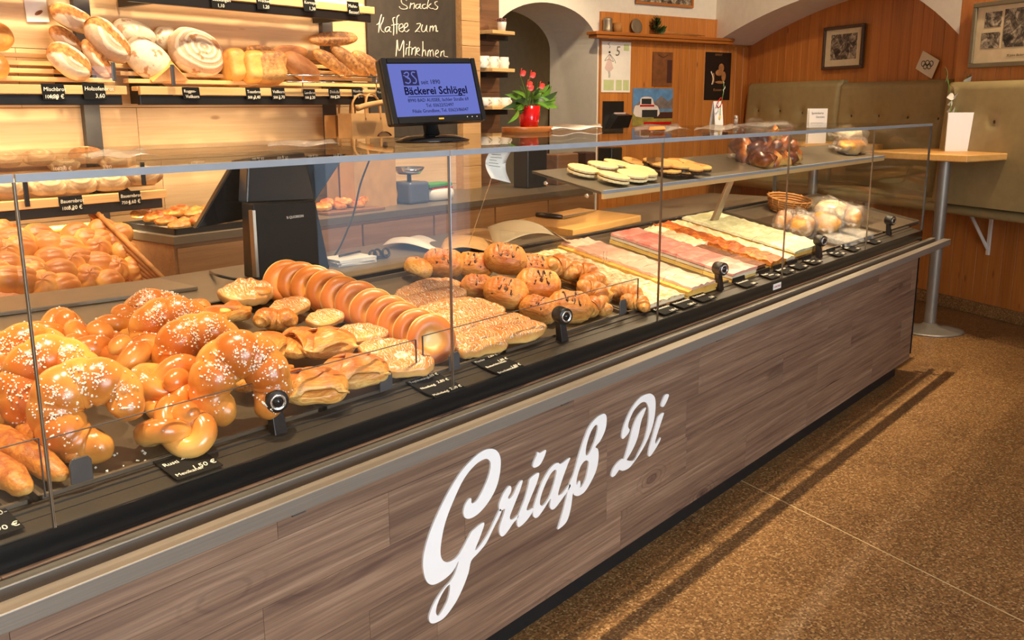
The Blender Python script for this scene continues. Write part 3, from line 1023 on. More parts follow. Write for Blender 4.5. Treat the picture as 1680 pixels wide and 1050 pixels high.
for x in (3.22,):                         # slanting shelf legs
    g = G().hexa([(x-0.03, 0.52, 0.875), (x+0.03, 0.52, 0.875), (x+0.03, 0.535, 0.875), (x-0.03, 0.535, 0.875), (x-0.02, 0.40, shz(0.4)-0.01), (x+0.02, 0.40, shz(0.4)-0.01), (x+0.02, 0.415, shz(0.4)-0.01), (x-0.02, 0.415, shz(0.4)-0.01)])
    g.build('shelf_leg', M['ledge_metal'], ct, 0.002)
# slanted glass divider between the pastry side and the cake side
G().tube([deck(768, 405, 0.0), at(818, 258, y=0.55)], 0.0012, 6).build('divider_edge', M['chrome'], ct)
G().box(4.08, 4.086, 0.10, 0.6, 0.81, 1.02).build('glass_divider', M['glass'], ct)
G().box(0.9263*2-0.003, 0.9263*2+0.003, 0.11, 0.62, 0.81, 1.0).build('glass_divider', M['glass'], ct)

# raised white script on the plank front
def on_front(pts, k=4, smooth=True):
    q = [at(x, y, y=-0.0145) for x, y in pts]
    l = [Vector((p.x, p.z, 0)) for p in q]
    return [(p.x, p.y) for p in (smooth_line(l, k, True) if smooth else l)]
def crop(pts, x0, y0, k): return [(x0+x*k, y0+y*k) for x, y in pts]
def letter(polys):
    me = filled([on_front(p) for p in polys], 0.0022)
    me.materials.clear()
    me.materials.append(M['white'])
    me.transform(Matrix(((1, 0, 0, 0), (0, 0, -1, -0.0156), (0, 1, 0, 0), (0, 0, 0, 1))))
    return link('letter', me, ct)
k1, k2, k3 = 200/656, 200/875, 140/865
c1 = lambda p: crop(p, 680, 720, k1)
c2 = lambda p: crop(p, 800, 660, k2)
c3 = lambda p: crop(p, 980, 630, k3)
letter([c1([(300, 318), (303, 345), (330, 330), (365, 270), (395, 195), (405, 140), (395, 112), (370, 108), (320, 140), (260, 215), (205, 330), (160, 450), (138, 560), (137, 630), (160, 660), (195, 655), (235, 620), (290, 520), (310, 490), (370, 448), (350, 520), (322, 592), (340, 582), (390, 510), (450, 385), (462, 385), (455, 410), (420, 480), (380, 560), (335, 615), (300, 655), (285, 720), (255, 800), (215, 880), (160, 955), (115, 985), (85, 990), (73, 970), (80, 930), (110, 865), (155, 800), (190, 762), (215, 715), (232, 655), (200, 712), (150, 757), (95, 783), (60, 765), (42, 700), (45, 620), (75, 510), (120, 400), (180, 280), (250, 170), (320, 95), (370, 60), (410, 52), (440, 65), (458, 105), (455, 180), (435, 260), (395, 335), (345, 395), (300, 425), (270, 425), (258, 400), (265, 360), (285, 325)]),
        c1([(186, 785), (175, 860), (140, 930), (120, 950), (110, 925), (125, 870), (160, 805)])])
letter([c2([(82, 950), (78, 900), (100, 830), (118, 765), (98, 772), (80, 778), (75, 740), (90, 690), (115, 640), (145, 600), (162, 605), (160, 640), (140, 680), (150, 690), (175, 665), (205, 600), (228, 565), (245, 562), (225, 630), (190, 720), (155, 810), (157, 838), (180, 835), (213, 806), (208, 832), (180, 860), (140, 920), (105, 958)])])
letter([c2([(300, 545), (362, 503), (345, 580), (300, 690), (273, 765), (290, 772), (318, 756), (316, 785), (270, 850), (225, 890), (207, 885), (206, 830), (225, 780), (260, 690), (285, 600)])])
letter([c2([(352, 355), (370, 362), (412, 340), (400, 390), (370, 445), (335, 467), (318, 460), (325, 425), (345, 380)])])
letter([c2([(520, 440), (585, 395), (570, 440), (530, 550), (500, 650), (510, 665), (540, 640), (578, 590), (586, 606), (530, 690), (475, 760), (448, 765), (440, 740), (445, 690), (400, 760), (360, 815), (335, 828), (320, 810), (322, 760), (345, 680), (385, 570), (430, 490), (470, 445), (500, 432)]),
        c2([(488, 490), (465, 490), (430, 540), (390, 630), (370, 700), (372, 735), (395, 735), (435, 680), (470, 580)])])
letter([c2([(835, 82), (848, 110), (840, 190), (805, 270), (768, 318), (785, 335), (790, 390), (775, 480), (735, 570), (690, 640), (645, 670), (615, 665), (605, 655), (590, 760), (560, 855), (500, 910), (505, 880), (540, 760), (576, 605), (590, 560), (615, 500), (650, 370), (690, 250), (725, 170), (775, 110), (815, 85)]),
        c2([(782, 165), (765, 165), (735, 210), (705, 300), (697, 365), (705, 380), (725, 360), (760, 280), (782, 200)]),
        c2([(715, 420), (690, 420), (660, 460), (635, 540), (632, 590), (655, 560), (660, 590), (655, 610), (675, 595), (700, 540), (718, 450)])])
letter([c3([(245, 555), (240, 510), (262, 420), (310, 300), (370, 200), (440, 125), (510, 97), (550, 105), (578, 150), (580, 250), (560, 390), (510, 540), (450, 660), (370, 780), (310, 850), (250, 877), (215, 868), (200, 885), (165, 930), (140, 940), (132, 920), (150, 860), (190, 800), (240, 757), (262, 755), (290, 670), (320, 560), (350, 440), (390, 340), (440, 270), (485, 237), (465, 300), (435, 380), (400, 540), (350, 660), (295, 755), (290, 768), (330, 778), (370, 765), (410, 690), (470, 560), (505, 410), (515, 270), (495, 200), (465, 180), (420, 200), (360, 270), (315, 370), (303, 430), (318, 460), (310, 490), (275, 535)])])
letter([c3([(612, 325), (665, 288), (650, 350), (600, 500), (578, 585), (590, 598), (632, 540), (628, 570), (590, 640), (540, 715), (515, 733), (508, 710), (520, 640), (560, 500), (590, 390)])])
letter([c3([(680, 108), (715, 105), (705, 150), (670, 220), (645, 230), (637, 215), (650, 170)])])
# ================================================================== goods in the case
random.seed(3)
ORD = ['first', 'second', 'third', 'fourth', 'fifth', 'sixth', 'seventh', 'eighth', 'ninth', 'tenth', 'eleventh', 'twelfth', 'thirteenth', 'fourteenth', 'fifteenth']
def pose(px, py, h, yaw=0, tilt=0, roll=0, s=1.0):
    p = deck(px, py, h)
    return T(p) @ DECKR @ RZ(yaw) @ RX(tilt) @ RY(roll) @ SC(s)

# --- sugared crescents
def crescent_g(seed, R=0.0565, r=0.0465, arc=328, segs=9, ridge=0.13, flat=0.92, n=18, k=108, taper=0.5):
    rnd = random.Random(seed)
    pts, rad = [], []
    a0 = math.radians(-arc/2)
    for i in range(k+1):
        t = i/k
        a = a0+math.radians(arc)*t
        rr = R*(1+0.05*math.sin(3*a+seed))
        pts.append((rr*math.cos(a), rr*math.sin(a), 0.004*math.sin(5*a+seed)))
        prof = (1-taper)+taper*math.sin(PI*t)**0.75
        u = t*segs+rnd.uniform(-0.03, 0.03)
        saw = (u-math.floor(u))
        bulge = 1+ridge*(abs(math.sin(PI*saw))**0.4-0.7)
        rad.append(r*prof*bulge)
    for e_, q_ in enumerate((0.25, 0.5, 0.68, 0.82, 0.92)):
        rad[e_] *= q_; rad[-1-e_] *= q_
    g = G()
    g.tube(pts, rad, n, True, None, False, flat)
    return g, pts, rad
def nibs(points, seed, size=0.0023):
    rnd = random.Random(seed)
    g = G()
    for p in points:
        s = size*rnd.uniform(0.6, 1.25)
        R_ = Matrix.Rotation(rnd.uniform(0, 6), 4, Vector((rnd.uniform(-1, 1), rnd.uniform(-1, 1), 1)).normalized())
        g.add([(s, 0, 0), (-s, 0, 0), (0, s, 0), (0, -s, 0), (0, 0, s), (0, 0, -s)], [(0, 2, 4), (2, 1, 4), (1, 3, 4), (3, 0, 4), (2, 0, 5), (1, 2, 5), (3, 1, 5), (0, 3, 5)], T(p) @ R_, False)
    return g
crescents = []
def make_crescent(seed, label, m4, n_nibs=430, arc=322):
    t = thing('sugar_crescent', label, 'pastry', m4, 'sugared yeast crescents in the case')
    g, pts, rad = crescent_g(seed, arc=arc)
    g.build('dough', M['brioche'], t)
    rnd = random.Random(seed+50)
    q = []
    for _ in range(n_nibs):
        i = int(len(pts)*min(0.93, max(0.07, rnd.gauss(0.42, 0.2))))
        a = rnd.gauss(PI/2-0.1, 0.40)
        p = Vector(pts[i])
        rd = Vector((p.x, p.y, 0)).normalized()
        q.append(p+(rd*math.cos(a)+Vector((0, 0, 1))*math.sin(a)*0.92)*(rad[i]+0.0006))
    nb = nibs(q, seed).build('nib_sugar', M['sugar'], t)
    nb['kind'] = 'stuff'
    return t
# tilt stands the crescent up against the next one, roll turns its opening
def cr_pose(px, py, h, tilt, yaw, opening, s=1.0):
    # opening: direction of the gap seen from the front (degrees, 0 right, -90 down)
    p = deck(px, py, h)
    return T(p) @ DECKR @ RZ(yaw) @ RX(tilt) @ RZ(opening+180) @ SC(s)
for i, (a, lab) in enumerate([
        ((150, 676, 0.082, 60, -32, -35, 1.0), 'big sugared crescent at the front glass with its opening to the lower right'),
        ((396, 632, 0.088, 66, -30, -82, 1.02), 'big sugared crescent standing with both ends down behind the left black clamp'),
        ((92, 638, 0.085, 60, -32, -40, 0.98), 'sugared crescent leaning right behind the front left crescent'),
        ((48, 616, 0.080, 56, -32, -50, 0.96), 'sugared crescent furthest left, last of the leaning ones'),
        ((330, 586, 0.080, 58, -30, -70, 0.94), 'sugared crescent just behind the one at the left clamp'),
        ((285, 552, 0.075, 55, -30, -60, 0.90), 'sugared crescent in the middle of the sugared pile'),
        ((262, 530, 0.055, 30, -30, -70, 0.88), 'rearmost sugared crescent at the back of the tray'),
        ((560, 660, -0.3, 0, 0, 0, 1.0), None)]):
    if lab:
        make_crescent(i+1, lab, cr_pose(*a))
# --- sugared knots
def make_knot(seed, label, m4, sugar=True):
    t = thing('sugar_knot', label, 'pastry', m4, 'sugared yeast knots in the case')
    pts, rad = [], []
    k = 72
    for i in range(k):
        a = 2*PI*i/k
        pts.append(((math.sin(a)+1.9*math.sin(2*a))*0.0155, (math.cos(a)-1.9*math.cos(2*a))*0.0155, -math.sin(3*a)*0.0125+0.002*math.sin(a+seed)))
        rad.append(0.0205*(1+0.09*math.sin(2*a+seed)))
    G().tube(pts, rad, 12, False, None, True, 0.95).build('dough', M['plait'], t)
    g = G()
    g.blob(0.024, 0.0195, 0.0185, 16, 10, None, T(0.010, -0.004, 0.026) @ RZ(40+seed*37) @ RY(-18))
    g.build('knot_end', M['plait'], t)
    rnd = random.Random(seed+9)
    q = []
    for _ in range(80):
        i = rnd.randrange(k)
        p = Vector(pts[i])
        if p.z < 0:
            continue
        a = rnd.gauss(PI/2, 0.5)
        rd = Vector((p.x, p.y, 0)).normalized()
        q.append(p+(rd*math.cos(a)+Vector((0, 0, 1))*math.sin(a)*0.95)*(rad[i]+0.0005))
    nb = nibs(q, seed).build('nib_sugar', M['sugar'], t)
    nb['kind'] = 'stuff'
for i, (px, py, h, yaw, tilt, s, lab) in enumerate([
        (96, 548, 0.045, 10, 10, 1.05, 'sugared knot at the back left corner of the sugared pile'),
        (150, 570, 0.055, 60, 20, 1.12, 'shiny sugared knot between the back left knot and the middle one'),
        (206, 537, 0.045, 130, 8, 1.0, 'sugared knot in the back row before the empty tray edge'),
        (216, 590, 0.055, 200, 22, 1.1, 'sugared knot in the middle, above the knot by the front glass'),
        (277, 636, 0.058, -30, 30, 1.08, 'upper of the two stacked knots between the two big crescents'),
        (290, 703, 0.036, 20, 8, 1.05, 'lower of the two stacked knots, lying on the tray behind the price card'),
        (118, 590, 0.05, 95, 12, 1.0, 'sugared knot half hidden behind the leaning crescents')]):
    make_knot(i+1, lab, pose(px, py, h, yaw, tilt, 0, s*1.16))
# --- nut / cheese sticks at the left edge
def stick(seed, L=0.25, r=0.026):
    def fn(u, v, p):
        k = 1+0.16*nz3(p*42+Vector((seed*9, 0, 0)))+0.06*math.sin(p.x*110+math.sin(u)*2)
        return Vector((p.x, p.y*k, p.z*k))
    return G().blob(L/2, r, r*0.85, 22, 34, None, None, 0.75) if False else G().blob(L/2, r, r*0.85, 22, 26, fn, None, 0.8)
for i, (a, b, lab) in enumerate([((0, 668), (118, 748), 'cheese crusted stick lying furthest right, next to the crescent'),
                                 ((-20, 705), (98, 778), 'cheese crusted stick second from the right in the left corner'),
                                 ((-60, 730), (40, 800), 'cheese crusted stick at the left picture edge')]):
    pa_, pb_ = deck(*a, 0.024), deck(*b, 0.024)
    t = thing('cheese_stick', lab, 'pastry', frame((pa_+pb_)/2, pb_-pa_, DN), 'cheese crusted sticks')
    stick(i, (pb_-pa_).length+0.03).build('crust', M['nut'], t)
# --- Danish pieces, each with its own folds
def fold_blob(seed, a=0.062, b=0.046, c=0.026, ridges=5, amp=0.12, sq=0.72):
    ph0 = seed*1.7
    def fn(u, v, p):
        q = math.sin(ridges*(p.x/a)*1.6+ph0+1.2*math.sin(2.5*p.y/b))
        k = 1+amp*q*0.5+0.12*nz3(p*24+Vector((seed*5, 0, 0)))
        bend = 0.10*(p.x/a)**2*c
        z = p.z*k+bend
        if p.z > 0:
            for (ux, uy, d0, hgt) in ((0.75, 0.66, 0.12, 0.30), (-0.6, 0.8, 0.25, 0.24), (0.95, -0.3, 0.42, 0.2)):
                e = (p.x/a*ux+p.y/b*uy-d0+0.12*math.sin(4*p.x/a+seed))*14
                z += c*hgt*(1/(1+math.exp(-max(-30, min(30, e))))-0.5)*min(1, p.z/c*2)
        return Vector((p.x*(1+0.06*nz3(p*18)), p.y*k, z))
    return G().blob(a, b, c, 44, 30, fn, None, sq, -c*0.62)
def make_danish(seed, label, m4, kind):
    t = thing('danish_pastry', label, 'pastry', m4, 'danish pastries on the middle tray')
    if kind == 'fold':                  # turnover with two overlapping flaps
        A_, B_2, C_ = 0.070, 0.046, 0.027
        fold_blob(seed, A_, B_2, C_, 4, 0.10, 0.78).build('dough', M['danish'], t)
        def skin(x, y):
            q = 1-abs(x/A_)**2.4-abs(y/B_2)**2.4
            return C_*max(0.0, q)**(1/2.4)
        def flap(sg, sh, reach, lift):
            def fn(u, v):
                uu = 2*u-1
                w_ = (1-v)**0.75
                x = 0.058*uu*w_+sh*v
                y = sg*B_2*(0.92-(0.92+reach)*v*(1-0.25*uu*uu))
                return Vector((x, y, skin(x, y)+lift+0.0035*math.sin(PI*v)+0.002*math.sin(uu*5+seed)))
            return G().sheet(fn, 16, 12, 0.0045)
        flap(1, 0.018, 0.25, 0.003).build('flap', M['danish'], t)
        flap(-1, -0.014, 0.45, 0.007).build('flap', M['danish'], t)
    elif kind == 'bow':                 # bow tie with custard in the middle
        def fb(u, v, p):
            w_ = 0.55+0.65*min(1, abs(p.x)/0.05)
            return Vector((p.x, p.y*w_*(1+0.15*nz3(p*28+Vector((seed, 0, 0)))), p.z*(0.8+0.35*min(1, abs(p.x)/0.05))+0.006*math.sin(p.y*120)))
        G().blob(0.070, 0.042, 0.022, 30, 18, fb, None, 0.75, -0.013).build('dough', M['danish'], t)
        G().blob(0.020, 0.017, 0.008, 16, 8, None, T(0, 0, 0.016)).build('custard', M['custard'], t)
        G().tube(smooth_line([(-0.06, 0.030, 0.012), (-0.02, 0.016, 0.021), (0.02, -0.016, 0.021), (0.06, -0.030, 0.012)]), 0.008, 8).build('twist', M['danish'], t)
    elif kind == 'roll':                # rolled crescent of flaky dough
        crescent_g(seed, 0.040, 0.027, 150, 6, 0.16, 0.9, 14, 40, 0.6)[0].build('dough', M['danish'], t)
    elif kind == 'flaky':               # flaky pocket with icing and filling showing
        fold_blob(seed, 0.070, 0.044, 0.030, 9, 0.16, 0.85).build('dough', M['glazed'], t)
        G().blob(0.030, 0.026, 0.012, 18, 10, None, T(0.030, -0.016, 0.012) @ RZ(20)).build('flap', M['danish'], t)
        G().blob(0.014, 0.010, 0.006, 12, 8, None, T(0.022, 0.004, 0.024)).build('filling', M['custard'], t)
    elif kind == 'iced':                # iced slice, one end with jam
        fold_blob(seed, 0.072, 0.040, 0.022, 8, 0.10, 0.65).build('dough', M['glazed'], t)
    elif kind == 'jam':
        fold_blob(seed, 0.074, 0.042, 0.024, 8, 0.10, 0.65).build('dough', M['glazed'], t)
        G().blob(0.015, 0.012, 0.008, 14, 8, None, T(0.048, -0.016, 0.010)).build('jam', M['jam'], t)
for i, (px, py, h, yaw, s, kind, lab) in enumerate([
        (404, 482, 0.032, -12, 1.05, 'flaky', 'flaky glazed pocket at the back beside the black terminal stand'),
        (368, 518, 0.030, 12, 0.98, 'bow', 'bow shaped danish with pale centre behind the sugared crescents'),
        (476, 505, 0.028, 14, 0.85, 'iced', 'iced danish slice right behind the flaky pocket'),
        (534, 524, 0.026, 8, 0.78, 'iced', 'iced danish slice nearest the fried rings at the back'),
        (455, 533, 0.034, 60, 1.08, 'roll', 'rolled flaky crescent left of the folded danishes'),
        (488, 565, 0.036, 30, 0.98, 'fold', 'folded danish in the middle of the tray, behind the large one'),
        (535, 565, 0.044, -10, 1.08, 'fold', 'large folded danish at the centre of the danish pile'),
        (594, 550, 0.030, -20, 0.95, 'iced', 'iced danish with dark streaks beside the fried rings'),
        (635, 575, 0.034, -24, 0.95, 'iced', 'iced danish slice between the fried rings and the jam one'),
        (582, 610, 0.042, -14, 1.12, 'fold', 'folded danish at the front beside the grey tab'),
        (512, 636, 0.042, -20, 1.12, 'fold', 'smooth folded danish right of the left black clamp'),
        (662, 598, 0.032, -26, 1.0, 'jam', 'iced danish with red jam showing, at the front by the pane joint'),
        (432, 575, 0.040, 30, 1.05, 'fold', 'folded danish squeezed behind the standing crescent'),
        (425, 615, 0.035, 0, 1.05, 'bow', 'bow shaped danish half hidden behind the big crescent at the clamp'),
        (310, 512, 0.026, 20, 0.9, 'roll', 'small rolled danish at the back edge left of the bow')]):
    make_danish(i+1, lab, pose(px, py, h, yaw, 0, 0, s), kind)
# --- fried dough rings standing in a row
def ring_mesh(seed):
    prof = [(0.0, 0.001), (0.012, 0.0015), (0.019, 0.0035), (0.027, 0.010), (0.037, 0.0145), (0.048, 0.0135), (0.057, 0.008), (0.0605, 0.0015),
            (0.0600, -0.002), (0.057, -0.008), (0.048, -0.0130), (0.037, -0.0135), (0.027, -0.009), (0.019, -0.0025), (0.012, -0.001), (0.0, -0.001)]
    g = G().lathe(prof, 30)
    g.v = [(x*(1+0.04*nz3((x*20+seed, y*20, 0))), y*(1+0.05*nz3((x*20, y*20+seed, 4))), z+0.004*nz3((x*26, y*26, seed))) for x, y, z in g.v]
    return g.mesh('fried_ring', M['donut'])
ring_ms = [ring_mesh(k) for k in range(4)]
ringpx = [(470, 463), (492, 466), (515, 473), (540, 480), (563, 491), (588, 499), (613, 512), (640, 524), (660, 535), (684, 547), (708, 557)]
for i, (px, py) in enumerate(ringpx):
    o = link('fried_ring', ring_ms[i % 4])
    p = deck(px, py, 0.050)
    o.matrix_world = T(p) @ DECKR @ RZ(-38+random.uniform(-5, 5)) @ RX(62+random.uniform(-5, 3)) @ RZ(random.uniform(0, 360)) @ SC(1.04)
    pos = 'front one of' if i == len(ringpx)-1 else 'rearmost of' if i == 0 else ORD[i]+' from the back in'
    tag(o, 'golden fried dough ring, %s the leaning row' % pos, 'pastry', 'fried dough rings in a leaning row')
# --- glazed combs
def comb(seed, L):
    def fn(u, v, p):
        x = p.x/(L/2)
        cut = 1+0.13*math.sin(x*26+0.6*math.sin(u))+0.12*nz3(p*34+Vector((seed*3, 0, 0)))
        return Vector((p.x, p.y*cut+0.028*x*x*(1 if seed % 2 else -1)*0.6, p.z*cut))
    return G().blob(L/2, 0.036, 0.022, 24, 34, fn, None, 0.7, -0.014)
for i, (a, b, h) in enumerate([((642, 493), (745, 462), 0.035), ((655, 508), (768, 480), 0.036), ((676, 518), (800, 497), 0.040), ((702, 530), (832, 510), 0.040),
                               ((722, 545), (862, 522), 0.040), ((738, 566), (900, 538), 0.030), ((745, 575), (822, 558), 0.020)]):
    pa_, pb_ = deck(*a, h), deck(*b, h)
    pos = 'front one of' if i == 6 else 'rearmost of' if i == 0 else ORD[i]+' from the back in'
    t = thing('glazed_comb', 'glazed almond comb with icing streaks, %s the pile' % pos, 'pastry', frame((pa_+pb_)/2, pb_-pa_, DN), 'glazed combs beside the fried rings')
    comb(i, (pb_-pa_).length).build('dough', M['glazed'], t)
# --- chocolate rolls
def make_choc(seed, label, m4):
    t = thing('chocolate_croissant', label, 'pastry', m4, 'chocolate croissants in the pile')
    a, b, c = 0.062, 0.044, 0.040
    def fn(u, v, p):
        q = abs(p.x)/a*4.2+0.25*math.sin(u)
        saw = q-math.floor(q)
        k = 1+0.17*(0.5-saw)+0.06*nz3(p*26+Vector((seed*4, 0, 0)))
        return Vector((p.x, p.y*k, p.z*k))
    G().blob(a, b, c, 26, 30, fn, None, 0.86, -c*0.72).build('dough', M['choc_roll'], t)
    pts = []
    rnd = random.Random(seed)
    for k in range(9):
        x = -0.036+0.072*k/8
        w_ = 0.030*(1 if k % 2 else -1)*rnd.uniform(0.6, 1.0)
        f = math.sqrt(max(0.05, 1-(x/a)**2-(w_/b)**2))
        pts.append((x+rnd.uniform(-0.003, 0.003), w_, c*f*1.04+0.002))
    G().tube(smooth_line(pts, 5), 0.0021, 6).build('chocolate_drizzle', M['choc'], t)
    G().blob(0.006, 0.013, 0.011, 12, 8, None, T(a*0.94, 0, -0.004)).build('chocolate_filling', M['choc'], t)
chocs = [(686, 440, 0.035, 200, 0.78, 'small chocolate croissant lying furthest left at the back of the pile'),
         (728, 431, 0.045, -70, 1.05, 'chocolate croissant with dark filling showing, right at the pane joint'),
         (779, 435, 0.045, -60, 0.98, 'chocolate croissant in the back row, right of the pane joint'),
         (829, 424, 0.085, -55, 1.12, 'chocolate croissant on top of the pile, highest of all'),
         (784, 470, 0.035, -40, 0.85, 'chocolate croissant low at the left of the pile, over the combs'),
         (830, 480, 0.050, -75, 1.08, 'chocolate croissant with zigzag drizzle at the centre of the pile'),
         (883, 466, 0.062, -50, 1.12, 'chocolate croissant right of centre, turned to the right'),
         (873, 438, 0.060, -30, 1.0, 'chocolate croissant behind the centre, next to the plain croissants'),
         (935, 503, 0.038, -50, 1.10, 'striped chocolate croissant right behind the second black clamp'),
         (884, 508, 0.030, -100, 0.95, 'chocolate croissant low at the front, left of the second clamp')]
for i, (px, py, h, yaw, s, lab) in enumerate(chocs):
    make_choc(i+1, lab, pose(px, py, h, yaw*0.55-15, 0, 0, s) @ RY(0) @ RX(38 if h > 0.04 else 25))
# --- plain croissants
crm = [crescent_g(40+k, 0.042, 0.030, 165, 7, 0.2, 0.9, 14, 44, 0.72)[0].mesh('croissant_dough', M['croissant']) for k in range(3)]
for i, (px, py, h, yaw, tilt, s, lab) in enumerate([
        (927, 446, 0.062, 60, 15, 1.25, 'plain croissant standing high between the chocolate ones and the cakes'),
        (957, 452, 0.050, 30, 10, 1.1, 'plain croissant at the back right of the croissant pile'),
        (985, 468, 0.040, 80, 0, 1.05, 'plain croissant next to the white flaked cake, middle height'),
        (968, 485, 0.055, 20, 20, 1.1, 'plain croissant on top at the right, over the front ones'),
        (1000, 490, 0.038, 100, 0, 1.1, 'plain croissant at the right behind the glass strip'),
        (1030, 486, 0.030, 40, 0, 1.0, 'plain croissant furthest right, touching the cake'),
        (988, 512, 0.030, 70, 0, 1.05, 'plain croissant at the front between clamp and last grey tab'),
        (1037, 500, 0.024, 10, 0, 0.9, 'small plain croissant at the front right corner of the tray')]):
    o = link('croissant', crm[i % 3])
    o.matrix_world = pose(px, py, h, yaw, tilt, 0, s)
    tag(o, lab, 'pastry', 'plain croissants beside the chocolate ones')
# --- cake strips, cut into slices
def J(x, y): return (880+x/3.888, 330+y/3.888)
def cake(label, x0, x1, y0, y1, layers, n, seed, bumps=0.004):
    """layers: (thickness, material, overhang)"""
    t = thing('cake_strip', label, 'cake', T((x0+x1)/2, y0, deck_z(y0)-0.005) @ DECKR, 'cake strips on the right trays')
    L = (y1-y0)/math.cos(math.atan(SL))
    w2 = (x1-x0)/2
    rnd = random.Random(seed)
    for k in range(n):
        a, b = L*k/n, L*(k+1)/n-0.0012
        dx = rnd.uniform(-0.0015, 0.0015)
        z = 0.0
        g = G()
        for li, (th, mi, oh) in enumerate(layers):
            g.cur = li
            last = li == len(layers)-1
            nx, ny = 8, 3
            hx = w2+oh
            def topf(u, v, z=z, th=th):
                e = min(u, 1-u)*nx
                edge = 0.35 if e < 0.5 else 0.0
                bm_ = bumps*1.8 if last else 0.0008
                return Vector((dx-hx+2*hx*u, a+(b-a)*v, z+th*(1-edge*0.6)+bm_*nz3((u*7+seed, (a+(b-a)*v)*70, seed*3.1))))
            g.sheet(topf, nx, ny, 0.0, None, last)
            rim = []
            # side walls down to the layer foot
            for (u0, v0, u1, v1) in ((0, 0, 1, 0), (1, 0, 1, 1), (1, 1, 0, 1), (0, 1, 0, 0)):
                st = nx if v0 == v1 else ny
                for q in range(st):
                    f0, f1 = q/st, (q+1)/st
                    A = topf(u0+(u1-u0)*f0, v0+(v1-v0)*f0); B = topf(u0+(u1-u0)*f1, v0+(v1-v0)*f1)
                    A0, B0_ = Vector((A.x, A.y, z)), Vector((B.x, B.y, z))
                    g.add([A0, B0_, B, A], [(0, 1, 2, 3)], None, False)
            z += th
        o = g.build('slice', [M[m] for _, m, _ in layers], t)
    return t
yf, yb = 0.092, 0.60
def strip_x(px, py, h=0.04): return deck(px, py, h).x
cake('white flaked coconut cake strip next to the croissants', 1.895, 2.125, yf-0.03, yb-0.02, [(0.014, 'sponge', 0.0), (0.016, 'almond', 0.002)], 9, 1, 0.005)
cake('yellow apple cake strip with a pale rose icing top', 2.150, 2.355, yf-0.03, yb, [(0.014, 'yellow_cake', 0.0), (0.018, 'yellow_cake', 0.003), (0.010, 'rose', -0.018)], 10, 2, 0.004)
cake('pink iced cake strip, the pinkest of all', 2.50, 2.70, yf-0.02, yb, [(0.016, 'yellow_cake', 0.0), (0.014, 'cream', -0.002), (0.012, 'pink', 0.001)], 9, 3, 0.003)
cake('short pale crumbly cake strip behind the chocolate edge', 2.745, 2.87, 0.36, yb, [(0.018, 'sponge', 0.0), (0.016, 'cream', 0.001)], 5, 4, 0.005)
cake('low dark chocolate cake strip with smooth brown top', 2.725, 2.83, yf, 0.36, [(0.018, 'choc', 0.0), (0.010, 'sponge', -0.001)], 6, 5, 0.0012)
cake('orange crumble cake strip between chocolate and white icing', 2.855, 2.995, yf-0.01, yb+0.02, [(0.016, 'yellow_cake', 0.0), (0.018, 'crumble', 0.003)], 10, 6, 0.006)
cake('cake strip with toasted cream top right of the orange crumble', 2.997, 3.085, yf-0.01, yb+0.02, [(0.016, 'sponge', 0.0), (0.016, 'cream', 0.001)], 10, 7, 0.005)
cake('tall white and greenish iced cake strip furthest right', 3.105, 3.42, yf, yb+0.02, [(0.016, 'sponge', 0.0), (0.016, 'yellow_cake', -0.002), (0.012, 'green_white', 0.002)], 11, 8, 0.004)
# clear price forks and paper between croissants and cake
def fork(px, py):
    p = deck(px, py, 0.04)
    t = G()
    for dx in (-0.008, 0.008):
        t.tube([(p.x+dx, p.y, p.z-0.02), (p.x+dx*1.4, p.y-0.004, p.z+0.026)], 0.0022, 8)
    return t
tag(fork(992, 424).build('cake_fork', M['film']), 'clear plastic fork stuck in the white flaked cake', 'fork')
tag(fork(1317, 335).build('cake_fork', M['film']), 'clear plastic fork handles at the rim of the wicker basket', 'fork')
# --- biscuits on the case shelf
def biscuit_mesh(top, bottom, choc):
    g = G()
    n = 36
    def disc(z0, z1, r, mi, wav):
        g.cur = mi
        vs, fs = [], []
        for (rr, z) in ((r*0.97, z0), (r, z0+0.001), (r, z1-0.0012), (r*0.96, z1)):
            for j in range(n):
                q = 2*PI*j/n
                k = rr*(1+wav*(0.5+0.5*math.cos(q*18)))
                vs.append((k*math.cos(q), k*math.sin(q), z))
        for i in range(3):
            for j in range(n):
                fs.append((i*n+j, i*n+(j+1) % n, (i+1)*n+(j+1) % n, (i+1)*n+j))
        fs.append(tuple(range(n-1, -1, -1)))
        fs.append(tuple(3*n+j for j in range(n)))
        g.add(vs, fs, None, False)
    disc(0.0, 0.006, 0.036, 0, 0.05)
    disc(0.006, 0.0085, 0.034, 1, 0.0)
    disc(0.0085, 0.0145, 0.036, 2, 0.05)
    return g.mesh('biscuit', [M[bottom], M['choc'] if choc else M['jam'], M[top]])
b1 = biscuit_mesh('cookie', 'cookie', False)
b2 = biscuit_mesh('cookie_brown', 'choc', True)
def shelfp(px, py, h): return plane(px, py, (0, 0.2, 1.15), DN, h)
def L_(x, y): return (720+x/4.2, 200+y/4.2)
light = [(990, 355), (1125, 330), (1230, 318), (1200, 405), (1330, 390), (1380, 360), (1395, 375)]
names = ['furthest left', 'second in the back row', 'third in the back row', 'front left', 'front, second from left', 'nearest the steel pane edge', 'touching the dark biscuits']
for i, q in enumerate(light):
    o = link('jam_biscuit', b1)
    o.matrix_world = T(shelfp(*L_(*q), 0.010)) @ DECKR @ RZ(i*25) @ RX(random.uniform(-4, 4)) @ SC(1.42)
    tag(o, 'pale shortbread sandwich biscuit on the glass shelf, '+names[i], 'biscuit', 'pale sandwich biscuits on the shelf')
dark = [(1335, 290), (1480, 290), (1535, 285), (1600, 300), (1640, 285), (1530, 310), (1590, 350), (1640, 325), (1680, 345), (1740, 330), (1800, 325), (1720, 300)]
